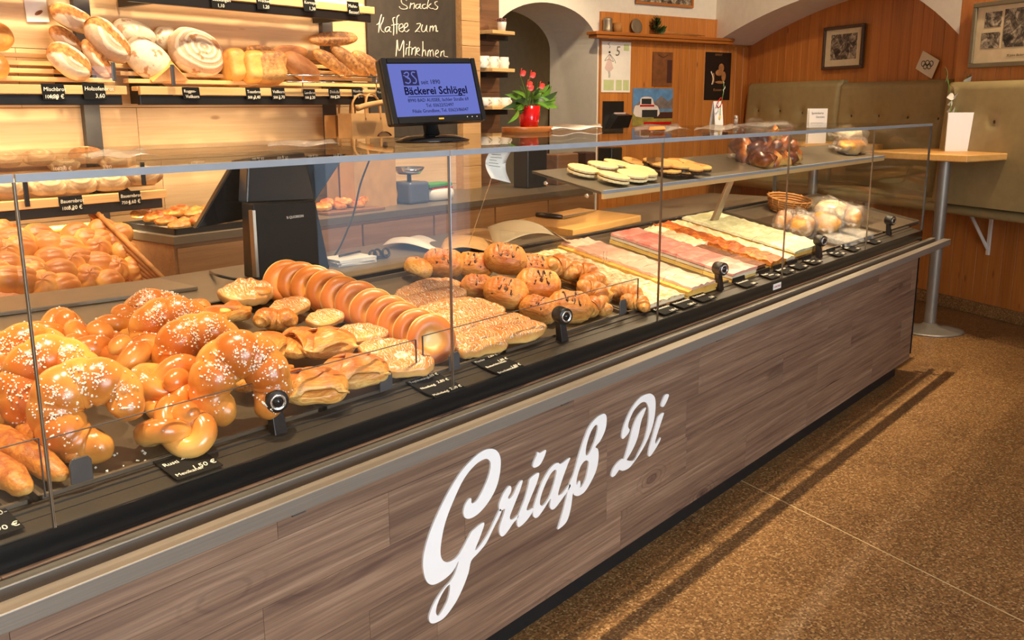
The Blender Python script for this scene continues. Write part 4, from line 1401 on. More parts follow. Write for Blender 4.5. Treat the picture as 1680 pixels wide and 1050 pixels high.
for i, q in enumerate(dark):
    o = link('chocolate_biscuit', b2)
    px, py = L_(*q)
    o.matrix_world = T(shelfp(px, py+1.5, 0.012+0.012*(i % 2))) @ DECKR @ RZ(i*33) @ RX(random.uniform(-12, 8)) @ RY(random.uniform(-6, 6)) @ SC(1.12)
    tag(o, 'chocolate filled sandwich biscuit on the glass shelf, %s from the left' % ORD[i], 'biscuit', 'chocolate sandwich biscuits on the shelf')
# --- bag of pretzel pieces on the shelf
random.seed(21)
cbag = at(1262, 256, y=0.30)
def chunk(seed):
    def fn(u, v, p):
        k = 1+0.6*nz3(p*44+Vector((seed*7, 0, 0)))
        return Vector((p.x*k, p.y*k, p.z*k))
    return G().blob(0.036, 0.026, 0.024, 9, 6, fn, None, 0.9)
M['lye'] = pastry('lye_crust', srgb(244, 186, 100), srgb(186, 100, 40), srgb(84, 34, 14), 0.05, 0.95, 0.4, 14, 1.4, 0.2, 0.2)
chm = [chunk(k).mesh('lye_piece', M['lye']) for k in range(5)]
k = 0
for lvl, nrow in ((0, 7), (1, 6), (2, 4)):
    for c in range(nrow):
        for d in ((0, 1) if lvl < 2 else (0,)):
            o = link('lye_piece', chm[k % 5])
            x = cbag.x-0.20+0.40*(c+0.5)/nrow*(1-0.12*lvl)+0.024*lvl
            y = 0.262+0.075*d+0.02*lvl
            o.matrix_world = T(x, y, shz(y)+0.026+0.040*lvl) @ DECKR @ Matrix.Rotation(random.uniform(0, 6), 4, Vector((random.uniform(-1, 1), random.uniform(-1, 1), 1)).normalized()) @ SC(1.45)
            tag(o, 'dark lye dough piece in the clear bag, %s layer, %s row, %s from the left' % (['bottom', 'middle', 'top'][lvl], 'front' if d == 0 else 'back', ORD[c]), 'pastry', 'lye dough pieces in the clear bag')
            k += 1
def lump(a, b, c, seed, amp=0.22):
    def fn(u, v, p):
        k = 1+amp*nz3(p*16+Vector((seed*5, 1, 0)))+amp*0.4*nz3(p*45+Vector((seed, 0, 2)))
        return Vector((p.x*k, p.y*k, p.z*k))
    return G().blob(a, b, c, 36, 22, fn, None, 0.8, -c*0.75)
o = lump(0.25, 0.10, 0.095, 2, 0.3).build('pastry_bag', M['thin_film'])
o.matrix_world = T(cbag.x, 0.315, shz(0.315)+0.075) @ DECKR
tag(o, 'clear crinkled bag full of dark lye pieces on the glass shelf', 'bag')
# wrapped loaves at the far end of the shelf and in the corner of the deck
def wrapped(label, m4, a, b, c, seed, mat):
    t = thing('wrapped_loaf', label, 'bread', m4, 'film wrapped loaves in the case')
    lump(a*0.9, b*0.9, c*0.95, seed, 0.2).build('loaf', mat, t)
    lump(a*1.05, b*1.05, c*1.15, seed+1, 0.45).build('wrapper', M['film'], t)
    g = G()
    g.sheet(lambda u, v: Vector((-a-0.05*u, (v-0.5)*(0.02+0.07*u), 0.01*math.sin(v*20)*u)), 4, 8, 0.0008)
    g.build('wrapper_end', M['film'], t)
p = at(1395, 246, y=0.31)
wrapped('film wrapped pale loaf lying on top at the far end of the glass shelf', T(p.x, 0.33, shz(0.33)+0.085) @ DECKR, 0.12, 0.065, 0.04, 1, M['almond'])
wrapped('film wrapped crusty loaf under the pale one at the far end of the shelf', T(p.x-0.03, 0.30, shz(0.30)+0.035) @ DECKR, 0.15, 0.065, 0.042, 3, M['toast'])
def Kc(x, y): return (1080+x/3.3875, 190+y/3.3875)
for (q, h, a, lab) in [((960, 530), 0.075, 0.11, 'film wrapped loaf with a white sticker on top of the corner pile'),
                       ((1060, 570), 0.05, 0.09, 'film wrapped loaf in a pale paper case, right end of the corner pile'),
                       ((800, 610), 0.04, 0.085, 'film wrapped roll loaf at the front left of the corner pile'),
                       ((930, 600), 0.045, 0.10, 'film wrapped loaf at the front of the corner pile'),
                       ((690, 590), 0.03, 0.06, 'small film wrapped loaf left of the corner pile')]:
    p = deck(*Kc(*q), h)
    wrapped(lab, T(p) @ DECKR @ RZ(20), a*1.2, a*0.72, 0.05, int(q[0]) % 7, M['almond' if q[0] == 960 else 'toast'])
p = deck(*Kc(962, 505), 0.118)
st = G().box(-0.025, 0.025, -0.018, 0.018, 0, 0.001).build('sticker', M['paper'])
st.matrix_world = T(p) @ DECKR @ RZ(15)
tag(st, 'white sticker on the topmost wrapped loaf', 'sticker')
# wicker basket behind them
bk = thing('bread_basket', 'low round wicker basket at the back right corner of the deck', 'basket', T(deck(*Kc(735, 530), 0.0)+Vector((0, 0.02, 0))) @ DECKR)
for k in range(6):
    pts = [((0.115+0.005*k)*math.cos(2*PI*j/30), (0.08+0.005*k)*math.sin(2*PI*j/30), 0.008+0.012*k+0.003*math.sin(j*PI)) for j in range(30)]
    G().tube(pts, 0.0058, 6, False, None, True).build('wicker_rod', M['wicker'], bk)
for j in range(18):
    a = 2*PI*j/18
    G().tube([(0.116*math.cos(a), 0.082*math.sin(a), 0), (0.146*math.cos(a), 0.112*math.sin(a), 0.075)], 0.003, 5).build('wicker_stake', M['wicker'], bk)
G().lathe([(0, 0.0), (0.10, 0.0), (0.10, 0.004), (0, 0.004)], 24, Matrix.Diagonal((1.1, 0.78, 1, 1))).build('base', M['wicker'], bk)
# clear lidded boxes at the right front of the deck
for i, (q, lab) in enumerate([((1010, 690), 'clear flat lidded box in front of the wrapped loaves'), ((1100, 660), 'clear flat lidded box behind the last black clamp')]):
    p = deck(*Kc(*q), 0.015)
    t = thing('lidded_box', lab, 'box', T(p) @ DECKR, 'clear lidded boxes in the case')
    G().box(-0.075, 0.075, -0.06, 0.06, -0.014, 0.012).build('tray', M['milky'], t, 0.004)
    G().box(-0.078, 0.078, -0.063, 0.063, 0.012, 0.017).build('lid', M['film'], t, 0.003)
# --- price cards on the sloping rail
def card(quad, lines, label, cat='price card'):
    """quad: pixel corners top-left, top-right, bottom-right, bottom-left on the sloping rail"""
    P = [deck(x, y, 0.003) for x, y in quad]
    o = (P[0]+P[1]+P[2]+P[3])/4
    xd = (P[1]-P[0]+P[2]-P[3])/2
    yd = (P[0]-P[3]+P[1]-P[2])/2
    wd, hg = xd.length, yd.length
    m4 = frame(o, xd, DN)
    t = thing('price_card', label, cat, m4, 'black price cards on the counter rail')
    G().box(-wd/2, wd/2, -hg/2, hg/2, -0.001, 0.001).build('card', M['card_black'], t)
    writing([(tx, -wd/2+fx*wd, -hg/2+fy*hg, sz, al, sh) for tx, fx, fy, sz, al, sh in lines], M['chalk'], t, T(0, 0, 0.0013))
    return t
card([(260, 750), (336, 728), (350, 766), (275, 792)], [('Rusti', 0.06, 0.55, 0.0150, 'LEFT', 0), ('Mexikaner', 0.06, 0.10, 0.0130, 'LEFT', 0), ('2,\u2014\u20ac', 0.92, 0.62, 0.0185, 'RIGHT', 0.3), ('1,50 \u20ac', 0.97, 0.16, 0.0185, 'RIGHT', 0.2)], 'black price card for Rusti and Mexikaner below the stacked knots')
card([(677, 622), (733, 604), (740, 641), (693, 655)], [('Topfenstangerl', 0.05, 0.74, 0.0120, 'LEFT', 0), ('Nussbeigl', 0.05, 0.42, 0.0120, 'LEFT', 0), ('Mohnbeigl', 0.05, 0.08, 0.0120, 'LEFT', 0), ('2,80 \u20ac', 0.97, 0.76, 0.0145, 'RIGHT', 0.3), ('2,80 \u20ac', 0.97, 0.46, 0.0145, 'RIGHT', 0.3), ('2,80 \u20ac', 0.97, 0.10, 0.0145, 'RIGHT', 0.3)], 'black price card with three prices left of the second pane joint')
card([(786, 588), (827, 575), (841, 604), (800, 619)], [('Plunder', 0.05, 0.74, 0.0120, 'LEFT', 0), ('Butterh\u00f6rnchen', 0.05, 0.42, 0.0120, 'LEFT', 0), ('Briochestriezerl', 0.05, 0.08, 0.0120, 'LEFT', 0), ('2,80 \u20ac', 0.97, 0.78, 0.0145, 'RIGHT', 0.3), ('1,80 \u20ac', 1.0, 0.50, 0.0145, 'RIGHT', 0.3), ('1,80 \u20ac', 1.0, 0.12, 0.0145, 'RIGHT', 0.3)], 'black price card with three prices right of the second pane joint')
card([(-45, 840), (12, 824), (29, 868), (-28, 888)], [('2,50-', 0.97, 0.62, 0.0185, 'RIGHT', 0.1), ('1,90 \u20ac', 0.97, 0.12, 0.0185, 'RIGHT', 0.1)], 'black price card cut by the left picture edge')
def small_card(px, py, title, price, lab, two=None):
    p = deck(px, py, 0.004)
    x = p.x
    t = thing('price_card', lab, 'price card', T(x, 0.036, deck_z(0.036)+0.004) @ DECKR, 'small black price cards under the cakes')
    G().box(-0.048, 0.048, -0.028, 0.026, -0.002, 0.001).build('card', M['card_black'], t)
    G().hexa([(-0.048, 0.024, 0), (0.048, 0.024, 0), (0.048, 0.026, 0), (-0.048, 0.026, 0), (-0.048, 0.030, 0.014), (0.048, 0.030, 0.014), (0.048, 0.032, 0.014), (-0.048, 0.032, 0.014)]).build('header', M['card_black'], t)
    ln = [(title, -0.045, 0.008, 0.015, 'LEFT', 0.1)]
    if two:
        ln.append((two, -0.02, -0.006, 0.013, 'LEFT', 0.1))
    ln.append((price, 0.044, -0.023, 0.0165, 'RIGHT', 0.15))
    writing(ln, M['chalk'], t, T(0, 0, 0.0013))
for (px, py, ti, prc, lab, tw) in [
        (1092, 508, 'Cremeschnitte', '1,90 \u20ac', 'first small price card right of the third pane joint', None),
        (1120, 497, 'Himbeerschnitte', '2,80 \u20ac', 'small price card second from the third pane joint', None),
        (1152, 487, 'Kirschstrudel', '2,70', 'small price card just left of the third clamp', None),
        (1216, 462, 'Cremeschnitte', '2,80', 'first small price card right of the third clamp', None),
        (1258, 449, 'Punsch-', '2,30', 'two line small price card over the white maker plate', 'schnitte'),
        (1280, 441, 'Nussschnitte', '2,60', 'small price card at the fourth pane joint', None),
        (1300, 433, 'Mohn', '2,80', 'first small price card right of the fourth pane joint', None),
        (1322, 425, 'Topfen', '2,40', 'small price card left of the fourth clamp', 'strudel'),
        (1368, 414, 'Apfel', '2,20', 'small price card right of the fourth clamp', 'strudel'),
        (1393, 406, 'Biskuit', '1,90', 'small price card below the clear lidded box', None),
        (1430, 395, 'Brot', '3,20', 'last small price card at the far end', None)]:
    small_card(px, py, ti, prc, lab, tw)
# maker plate on the apron
p = at(1272, 469, y=0.0035)
t = thing('maker_plate', 'small white maker plate with red lettering on the black apron', 'plate', T(p.x, -0.0035, p.z) @ RX(90))
G().box(-0.035, 0.035, -0.011, 0.011, -0.0005, 0.0008).build('plate', M['paper'], t)
M['red_print'] = plain('red_print', srgb(190, 40, 40), 0.6)
writing([('CONCORDE', 0, -0.004, 0.0105, 'CENTER', 0)], M['red_print'], t, T(0, 0, 0.0011))
# crumbs of nib sugar on the tray
q = [deck(random.uniform(150, 250), random.uniform(738, 775)-0.15*(k % 5), 0.003) for k in range(14)]
o = nibs([p for p in q if p.y > 0.09], 5, 0.003).build('sugar_crumbs', M['sugar'])
tag(o, 'loose sugar crumbs on the tray behind the front glass', 'crumbs', None, 'stuff')
# ================================================================== behind the counter
# --- bread shelves on the back wall
YF = 2.28                                           # plane of the shelf fronts
up_x = [at(150, 200, y=2.585).x, at(540, 170, y=2.585).x]
for i, x in enumerate(up_x):
    o = G().box(x-0.035, x+0.035, 2.57, 2.599, 0.75, 2.6).build('shelf_upright', M['grey_metal'])
    tag(o, 'dark metal wall upright carrying the bread shelves, %s' % ('left one' if i == 0 else 'right one'), 'upright', 'shelf uprights')
def bread_shelf(label, x0, x1, zf, rise=0.16, depth=0.30, rail=True):
    """slatted shelf rising to the wall; zf: height of the front board's top"""
    t = thing('bread_shelf', label, 'shelf', T((x0+x1)/2, YF, zf))
    L = (x1-x0)/2
    for k in range(5):
        y = 0.012+depth*k/5
        z = rise*k/5
        G().box(-L, L, y, y+0.046, z-0.018, z).build('slat', M['oak_shelf'], t, 0.003)
    G().box(-L, L, -0.012, 0.008, -0.034, 0.0).build('front_board', M['oak_shelf'], t, 0.002)
    if rail:
        G().box(-L, L-0.02, -0.004, 0.02, -0.075, -0.036).build('shelf_rail', M['black'], t, 0.002)
    for x in (-L*0.8, L*0.8):
        G().hexa([(x-0.012, 0.0, -0.07), (x+0.012, 0.0, -0.07), (x+0.012, depth, -0.07), (x-0.012, depth, -0.07), (x-0.012, 0, -0.02), (x+0.012, 0, -0.02), (x+0.012, depth, rise-0.05), (x-0.012, depth, rise-0.05)]).build('bracket', M['black'], t)
    return t
zm = at(0, 138, y=YF).z
mxl = at(206, 150, y=YF).x
mx0, mx1 = at(228, 150, y=YF).x, at(640, 150, y=YF).x
bread_shelf('slatted bread shelf at eye level, left one with floured oval loaves', 0.2, mxl, zm)
bread_shelf('slatted bread shelf at eye level, right one ending behind the screen', mx0, mx1, zm)
zl = at(270, 311, y=YF).z
bread_shelf('slatted bread shelf low on the left above the rolls', 0.2, at(271, 312, y=YF).x, zl)
zt_ = at(612, 12, y=YF).z
bread_shelf('top bread shelf cut by the upper picture edge, right one', at(212, 4, y=YF).x, at(612, 16, y=YF).x, zt_, 0.1)
bread_shelf('top bread shelf cut by the upper picture edge, left one', 0.2, at(196, 0, y=YF).x, zt_+0.02, 0.1)
def shelf_z(zf, y, rise=0.16, depth=0.30): return zf+max(0, (y-YF-0.012))/depth*rise
# --- loaves
def loaf_mesh(seed, a, b, c, mat, cut=0.0, sq=0.9, amp=0.08, base=True, seam=True):
    def fn(u, v, p):
        k = 1+amp*nz3(p*9+Vector((seed*7, 0, 0)))+amp*0.35*nz3(p*34+Vector((0, seed*3, 0)))
        q = Vector((p.x*k, p.y*k, p.z*k))
        if cut and q.z > 0:
            q.z -= cut*math.exp(-(q.y/(b*0.3))**2)*math.cos(min(1, abs(q.x)/a)*PI/2)*(0.4+0.6*abs(math.sin(q.x*40+seed)))
        return q
    return G().blob(a, b, c, 30, 22, fn, None, sq, -c*0.6 if base else None).mesh('loaf', M[mat])
def place_loaf(label, pa_, pb_, thick, y, mat, kind='loaf', lean=35, cut=0.012, grp='loaves on the middle bread shelf', yb_=None, seed=None, third=None):
    """pa_, pb_: pixels of the two ends of the long axis; thick: pixel thickness across it"""
    A, B = at(*pa_, y=y), at(*pb_, y=y if yb_ is None else yb_)
    a = (B-A).length/2
    b = thick*depth((A+B)/2)/F/2
    seed = random.randrange(100) if seed is None else seed
    me = loaf_mesh(seed, a, b, third or b*0.82, mat, cut)
    o = link('loaf', me)
    up = Vector((0, -math.cos(math.radians(lean)), math.sin(math.radians(lean))))
    o.matrix_world = frame((A+B)/2, B-A, up)
    return tag(o, label, 'bread', grp)
random.seed(5)
place_loaf('floured oval loaf with a brown tear, lowest left of the pile', (80, 76), (146, 124), 52, 2.33, 'batard')
place_loaf('floured oval loaf with a brown tear, topmost of the pile', (84, 14), (156, 46), 40, 2.46, 'batard')
place_loaf('floured oval loaf with a brown tear, right one in front', (142, 34), (210, 98), 54, 2.36, 'batard')
place_loaf('floured oval loaf lying under the topmost one', (82, 46), (134, 82), 32, 2.48, 'batard')
place_loaf('slim floured loaf under the right oval loaf', (136, 64), (180, 126), 30, 2.36, 'batard')
place_loaf('cracked round loaf behind the cut half loaf', (208, 74), (276, 122), 70, 2.42, 'rustic', lean=50, cut=0)
place_loaf('cracked round loaf leaning at the wall behind the pile', (186, 42), (254, 66), 44, 2.53, 'rustic', lean=50, cut=0)
place_loaf('floured loaf end leaning behind the big ringed wheel', (254, 62), (292, 62), 40, 2.53, 'rustic', lean=30, cut=0)
o = place_loaf('big floured wheel loaf with proving rings, leaning on the wall', (277, 78), (364, 96), 80, 2.44, 'wheel', lean=22, cut=0, third=0.07)
place_loaf('brown loaf cut by the left picture edge, upper one', (-30, 56), (20, 62), 48, 2.45, 'toast', cut=0)
place_loaf('round roll loaf at the left picture edge, on the shelf front', (-20, 108), (13, 110), 40, 2.35, 'roll', cut=0)
# cut half loaf with the crumb showing
p0, p1, p2 = at(249, 136, y=2.32), at(311, 133, y=2.32), at(285, 104, y=2.32)
q0 = at(270, 88, y=2.44)
t = thing('half_loaf', 'cut half loaf showing its dark crumb, beside the ringed wheel', 'bread', T(p0))
dv = (q0-p2)*0.8
g = G().add([Vector(), p1-p0, p2-p0, dv, p1-p0+dv, p2-p0+dv], [(0, 1, 2), (5, 4, 3), (1, 4, 5, 2), (2, 5, 3, 0), (0, 3, 4, 1)], None, False)
g.build('crust', M['toast'], t, 0.008, 3)
g = G().add([(0.004, -0.002, 0.004), (p1-p0)*0.96+Vector((0, -0.002, 0.004)), (p2-p0)*0.93+Vector((0.003, -0.002, 0.002)), (0.004, -0.0005, 0.004), (p1-p0)*0.96+Vector((0, -0.0005, 0.004)), (p2-p0)*0.93+Vector((0.003, -0.0005, 0.002))], [(0, 1, 2), (5, 4, 3), (0, 3, 4, 1), (1, 4, 5, 2), (2, 5, 3, 0)], None, False)
g.build('crumb', M['crust'], t)
# tin loaves and seeded breads on the right shelf
def tin(label, cx_, cy_, wpx, hpx, y, mat, yaw):
    p = at(cx_, cy_, y=y)
    k = depth(p)/F
    a, c = wpx*k/2, hpx*k/2
    def fn(u, v, q):
        top = 1.12 if q.z > 0 else 0.94
        n_ = 1+0.07*nz3(q*14+Vector((cx_, 0, 0)))
        return Vector((q.x*top*n_, q.y*top*n_, q.z*n_+(0.012*math.cos(q.x/a*1.4) if q.z > 0 else 0)))
    o = G().blob(a, 0.085, c, 26, 18, fn, None, 0.5).build('tin_loaf', M[mat])
    o.matrix_world = T(p) @ RX(-18) @ RZ(yaw)
    return tag(o, label, 'bread', 'loaves on the middle bread shelf')
tin('golden tin loaf right next to the ringed wheel', 380, 113, 32, 48, 2.40, 'toast', -8)
tin('golden tin loaf second from the ringed wheel', 410, 116, 40, 46, 2.37, 'toast', -8)
tin('dark seeded tin loaf with its cut end in front', 438, 116, 58, 46, 2.35, 'seeded', -10)
place_loaf('rounded seeded loaf lying across the tin loaves', (404, 82), (458, 92), 24, 2.44, 'seeded')
place_loaf('pale round loaf right of the dark seeded tin loaf', (466, 92), (522, 130), 40, 2.38, 'crust', cut=0.01)
place_loaf('dark loaf at the wall behind the tin loaves', (446, 86), (504, 84), 22, 2.52, 'crust')
place_loaf('seeded long loaf at the back on top of the three long ones', (508, 66), (588, 62), 24, 2.50, 'seeded')
place_loaf('seeded long loaf, left of the three lying side by side', (514, 84), (578, 124), 30, 2.38, 'seeded', lean=50)
place_loaf('seeded long loaf, middle of the three lying side by side', (544, 78), (606, 124), 30, 2.38, 'seeded', lean=50)
place_loaf('seeded long loaf, right of the three beside the chalkboard', (578, 86), (634, 126), 30, 2.38, 'seeded', lean=50)
# low shelf: brown farm loaves in two rows
for i, (x, y_) in enumerate([(8, 308), (78, 306), (128, 302), (178, 298), (232, 288)]):
    place_loaf('brown farm loaf in the front row of the low shelf, %s from the left' % ORD[i], (x-34, y_+2), (x+34, y_-2), 36, 2.33, 'farm', lean=55, cut=0.006, grp='farm loaves on the low shelf', seed=i)
for i, (x, y_) in enumerate([(8, 262), (62, 258), (104, 268), (140, 254), (188, 264)]):
    place_loaf('floured farm loaf in the back row of the low shelf, %s from the left' % ORD[i], (x-28, y_+2), (x+28, y_-1), 30, 2.46, 'batard' if i == 3 else 'farm', lean=55, cut=0.004, grp='farm loaves at the back of the low shelf', seed=i+20)
# loaves on the top shelf, only their undersides reach into the picture
for i, x in enumerate((300, 380, 470)):
    place_loaf('loaf on the top shelf cut by the upper picture edge, %s from the left' % ORD[i], (x-26, -18), (x+26, -14), 30, 2.40, 'crust', grp='loaves on the top shelf', seed=i+40)
# price tags on the shelf fronts
def tagcard(px, py, wpx, hpx, y, lines, label, grp):
    p = at(px, py, y=y-0.016)
    k = depth(p)/F
    w_, h_ = wpx*k, hpx*k
    t = thing('price_tag', label, 'price tag', T(p) @ RX(90-8), grp)
    G().box(-w_/2, w_/2, -h_/2, h_/2, -0.002, 0.0).build('card', M['card_black'], t, 0.002, 1)
    writing([(tx, (-w_/2+0.006) if al == 'LEFT' else w_/2-0.006, -h_/2+fy*h_, sz*h_, al, 0.1) for tx, fy, sz, al in lines], M['chalk'], t, T(0, 0, 0.0004))
    return t
def tg(px, py, a, b, c, lab, y=YF, wpx=38, hpx=27):
    tagcard(px, py, wpx, hpx, y, [(a, 0.56, 0.34, 'LEFT'), (b, 0.12, 0.30, 'LEFT'), (c, 0.12, 0.36, 'RIGHT')], lab, 'black price tags on the bread shelves')
tg(88, 151, 'Mischbrot', '1000 g', '4,80 \u20ac', 'black price tag under the lowest oval loaf')
tg(155, 150, 'Holzofenbrot', '', '3,60', 'black price tag under the right oval loaf')
tg(314, 153, 'Roggen-', '', 'Vollkorn', 'black price tag under the big ringed wheel', wpx=32, hpx=20)
tg(416, 154, 'Toastbrot', '500 g', '3,40', 'black price tag under the golden tin loaves', wpx=29, hpx=20)
tg(457, 154, 'Vollkorn', '500 g', '3,70', 'black price tag under the dark seeded tin loaf', wpx=27, hpx=20)
tg(508, 155, 'Landbrot', '500 g', '3,20', 'black price tag under the pale round loaf', wpx=25, hpx=18)
tg(549, 154, 'Dinkelbrot', '750 g', '4,20', 'black price tag under the left long loaf', wpx=24, hpx=18)
tg(587, 153, 'Nussbrot', '500 g', '4,40', 'black price tag under the middle long loaf', wpx=24, hpx=18)
tg(626, 154, 'Kornspitz', '', '1,30', 'black price tag beside the screen', wpx=22, hpx=16)
tg(117, 334, 'Bauernbrot', '1000 g', '5,20 \u20ac', 'black price tag on the low shelf, left one', wpx=40, hpx=25)
tg(214, 325, 'Bauernbrot', '750 g', '4,60 \u20ac', 'black price tag on the low shelf, right one', wpx=38, hpx=23)
for i, (x, y_, a, b) in enumerate([(358, 3, 'Salzstangerl', '1,10'), (432, 5, 'Weckerl', '1,20'), (508, 8, 'Kornspitz', '1,30'), (580, 14, 'Mohn-', 'flesserl')]):
    tg(x, y_, a, '', b, 'black price tag on the top shelf, %s from the left' % ORD[i], wpx=26, hpx=22)
# clear guard plates and steel clips on the shelf fronts
for i, (px, y_, h_) in enumerate([(188, 118, 30), (285, 124, 34)]):
    p = at(px, y_+h_/2, y=YF-0.03)
    o = G().box(p.x-0.008, p.x+0.008, p.y-0.004, p.y+0.004, p.z, p.z+h_*depth(p)/F).build('shelf_clip', M['grey_metal'], None, 0.002)
    tag(o, 'short steel clip on the shelf front, %s' % ('between the oval loaves' if i == 0 else 'before the cut half loaf'), 'clip')
for i, (px, y_) in enumerate([(45, 335), (236, 300)]):
    p = at(px, y_, y=YF-0.03)
    o = G().box(p.x-0.009, p.x+0.009, p.y-0.004, p.y+0.004, p.z-0.01, p.z+0.085).build('shelf_clip', M['black'], None, 0.002)
    tag(o, 'black upright clip on the low shelf, %s' % ('left one' if i == 0 else 'right one'), 'clip')
a, b = at(150, 108, y=YF-0.035), at(222, 134, y=YF-0.035)
o = G().box(a.x, b.x, YF-0.037, YF-0.034, b.z, a.z).build('guard_plate', M['glass'])
tag(o, 'clear guard plate before the oval loaves', 'guard')
t = thing('wire_guard', 'chrome wire rail in front of the three long loaves', 'guard', T(0, 0, 0))
for y_ in (123, 134):
    a, b = at(470, y_, y=YF-0.04), at(632, y_+3, y=YF-0.04)
    G().tube([a, b], 0.0035, 8).build('wire', M['chrome'], t)
for px in (497, 618):
    a, b = at(px, 121, y=YF-0.04), at(px-1, 152, y=YF-0.02)
    G().tube([a, b], 0.0035, 8).build('wire_post', M['chrome'], t)
# leaflet pinned to the wall top left
a, b = at(38, -12, y=2.59), at(80, 37, y=2.59)
t = thing('leaflet', 'white leaflet with a picture of a loaf on the wall at top left', 'leaflet', T((a+b)/2) @ RX(90) @ RZ(3))
wx, wz = (b.x-a.x)/2, (a.z-b.z)/2
G().box(-wx, wx, -wz, wz, 0, 0.001).build('sheet', M['paper'], t)
G().blob(wx*0.42, wz*0.14, 0.001, 16, 6, None, T(wx*0.15, -wz*0.35, 0.001) @ RZ(25)).build('picture', M['crust'], t)
# --- chalkboard
a, b = at(605, 40, y=2.57), at(750, 40, y=2.57)
zb_ = at(680, 225, y=2.57).z
cb = thing('chalkboard', 'tall dark chalkboard with white handwriting behind the screen', 'board', T((a.x+b.x)/2, 2.58, zb_))
M['board_black'] = plain('chalkboard_black', srgb(62, 54, 46), 0.7, nz=0.15)
wx = (b.x-a.x)/2
G().box(-wx, wx, 0.0, 0.018, 0, 1.0).build('board', M['board_black'], cb, 0.002)
def chalk_lines(strokes, name):
    g = G()
    for st in strokes:
        w_ = [at(600+x*200/1680, y*200/1680, y=2.579) for x, y in st]
        w_ = [p-Vector(((a.x+b.x)/2, 2.58, zb_)) for p in w_]
        g.tube(smooth_line(w_, 4), 0.0048, 5, True, None, False, 0.5)
    g.build(name, M['chalk'], cb)
chalk_lines([[(560, 10), (530, -20), (490, 0), (500, 50), (560, 85), (570, 115), (530, 128), (480, 120), (460, 90)],
             [(605, 120), (620, 40)], [(612, 70), (660, 45), (670, 70), (660, 125)], [(740, 60), (700, 65), (685, 100), (710, 120), (745, 80), (750, 50), (745, 110), (770, 120)],
             [(820, 60), (790, 65), (775, 100), (800, 122), (835, 105)], [(870, -20), (850, 60), (845, 125)], [(900, 50), (862, 88), (900, 120), (930, 115)], [(985, 20), (950, 35), (960, 70), (990, 95), (970, 130), (935, 125)]], 'chalk_writing')
chalk_lines([[(150, 340), (185, 310), (215, 200), (190, 300), (175, 450)], [(245, 240), (230, 300), (202, 360), (215, 420), (255, 450)], [(320, 370), (280, 380), (265, 420), (290, 440), (325, 400), (330, 370), (325, 430), (350, 440)],
             [(400, 240), (372, 260), (385, 350), (380, 490)], [(460, 210), (430, 240), (425, 340), (425, 470)], [(350, 350), (450, 330)],
             [(455, 400), (510, 370), (500, 330), (460, 350), (460, 420), (500, 440), (522, 420)], [(530, 390), (575, 360), (570, 320), (535, 340), (530, 410), (560, 440), (595, 410)],
             [(700, 330), (750, 325), (740, 370), (680, 440), (700, 428), (745, 440)], [(780, 340), (765, 400), (785, 440), (820, 420), (840, 350), (835, 420), (855, 440)],
             [(880, 440), (890, 360), (900, 380), (920, 355), (925, 430), (935, 380), (960, 355), (970, 390), (970, 430), (995, 430)]], 'chalk_writing')
chalk_lines([[(415, 780), (425, 650), (432, 550), (445, 680), (470, 690), (518, 560), (520, 680), (520, 790)], [(560, 660), (548, 760)], [(563, 618), (566, 610)],
             [(605, 570), (592, 700), (592, 770)], [(570, 660), (625, 650)], [(630, 760), (640, 660)], [(637, 690), (680, 650), (690, 680), (680, 770)],
             [(700, 720), (740, 690), (725, 660), (705, 680), (705, 740), (745, 765)], [(785, 570), (785, 680), (775, 780)], [(780, 720), (815, 690), (825, 770)],
             [(850, 780), (860, 700)], [(860, 715), (882, 690), (887, 780)], [(890, 715), (920, 690), (932, 780)], [(960, 750), (1000, 720), (990, 690), (965, 710), (960, 770), (1000, 790)], [(1030, 780), (1040, 710)], [(1037, 730), (1075, 700), (1078, 770), (1130, 785)]], 'chalk_writing')
# the upright oak boards beside the board
wcl = struct(G().box(b.x+0.002, 3.985, 2.55, 2.60, 0, CEIL).build('trim_column', M['oak_v']))
for k in range(14):
    G().box(b.x+0.003, 3.984, 2.535, 2.55, 0.9+k*0.145+0.001, 0.9+k*0.145+0.144).build('wall_plank', M['oak_v'], wcl, 0.0012, 1)

# --- cup shelves on the set-back panel
YS = BACK_Y+0.145
def cup_shelf(py, label):
    p = at(843, py, y=YS-0.16)
    x0 = at(779, py, y=YS-0.02).x
    t = thing('cup_shelf', label, 'shelf', T(p.x, YS, p.z))
    G().box(x0-p.x, 0, -0.17, -0.002, -0.022, 0.0).build('board', M['oak_shelf'], t, 0.003)
    G().box(x0-p.x+0.02, x0-p.x+0.24, -0.10, -0.002, -0.055, -0.022).build('bracket', M['black'], t)
    return p
sh = [cup_shelf(52, 'small oak wall shelf with glasses, top one'), cup_shelf(113, 'small oak wall shelf with white mugs, middle one'), cup_shelf(174, 'small oak wall shelf with white cups, bottom one')]
def mug(label, p, grp, r=0.036, h=0.075, hrot=-95):
    t = thing('mug', label, 'cup', T(p), grp)
    G().lathe([(0, 0), (r*0.92, 0), (r, 0.006), (r, h), (r-0.004, h), (r-0.005, 0.008), (0, 0.006)], 22).build('body', M['porcelain'], t)
    pts = [((r-0.002)+0.024*math.sin(PI*k/8), 0, h*0.2+h*0.6*k/8) for k in range(9)]
    hd = G().tube(pts, 0.005, 8).build('handle', M['porcelain'], t)
    hd.matrix_basis = RZ(hrot)
    return t
for i, px in enumerate((774, 789, 805, 821)):
    p = at(px, 112, y=YS-0.09)
    mug('white mug on the middle wall shelf, %s from the left' % ORD[i], (p.x+0.03, YS-0.09, sh[1].z), 'white mugs on the wall shelf', hrot=0 if i == 3 else -95)
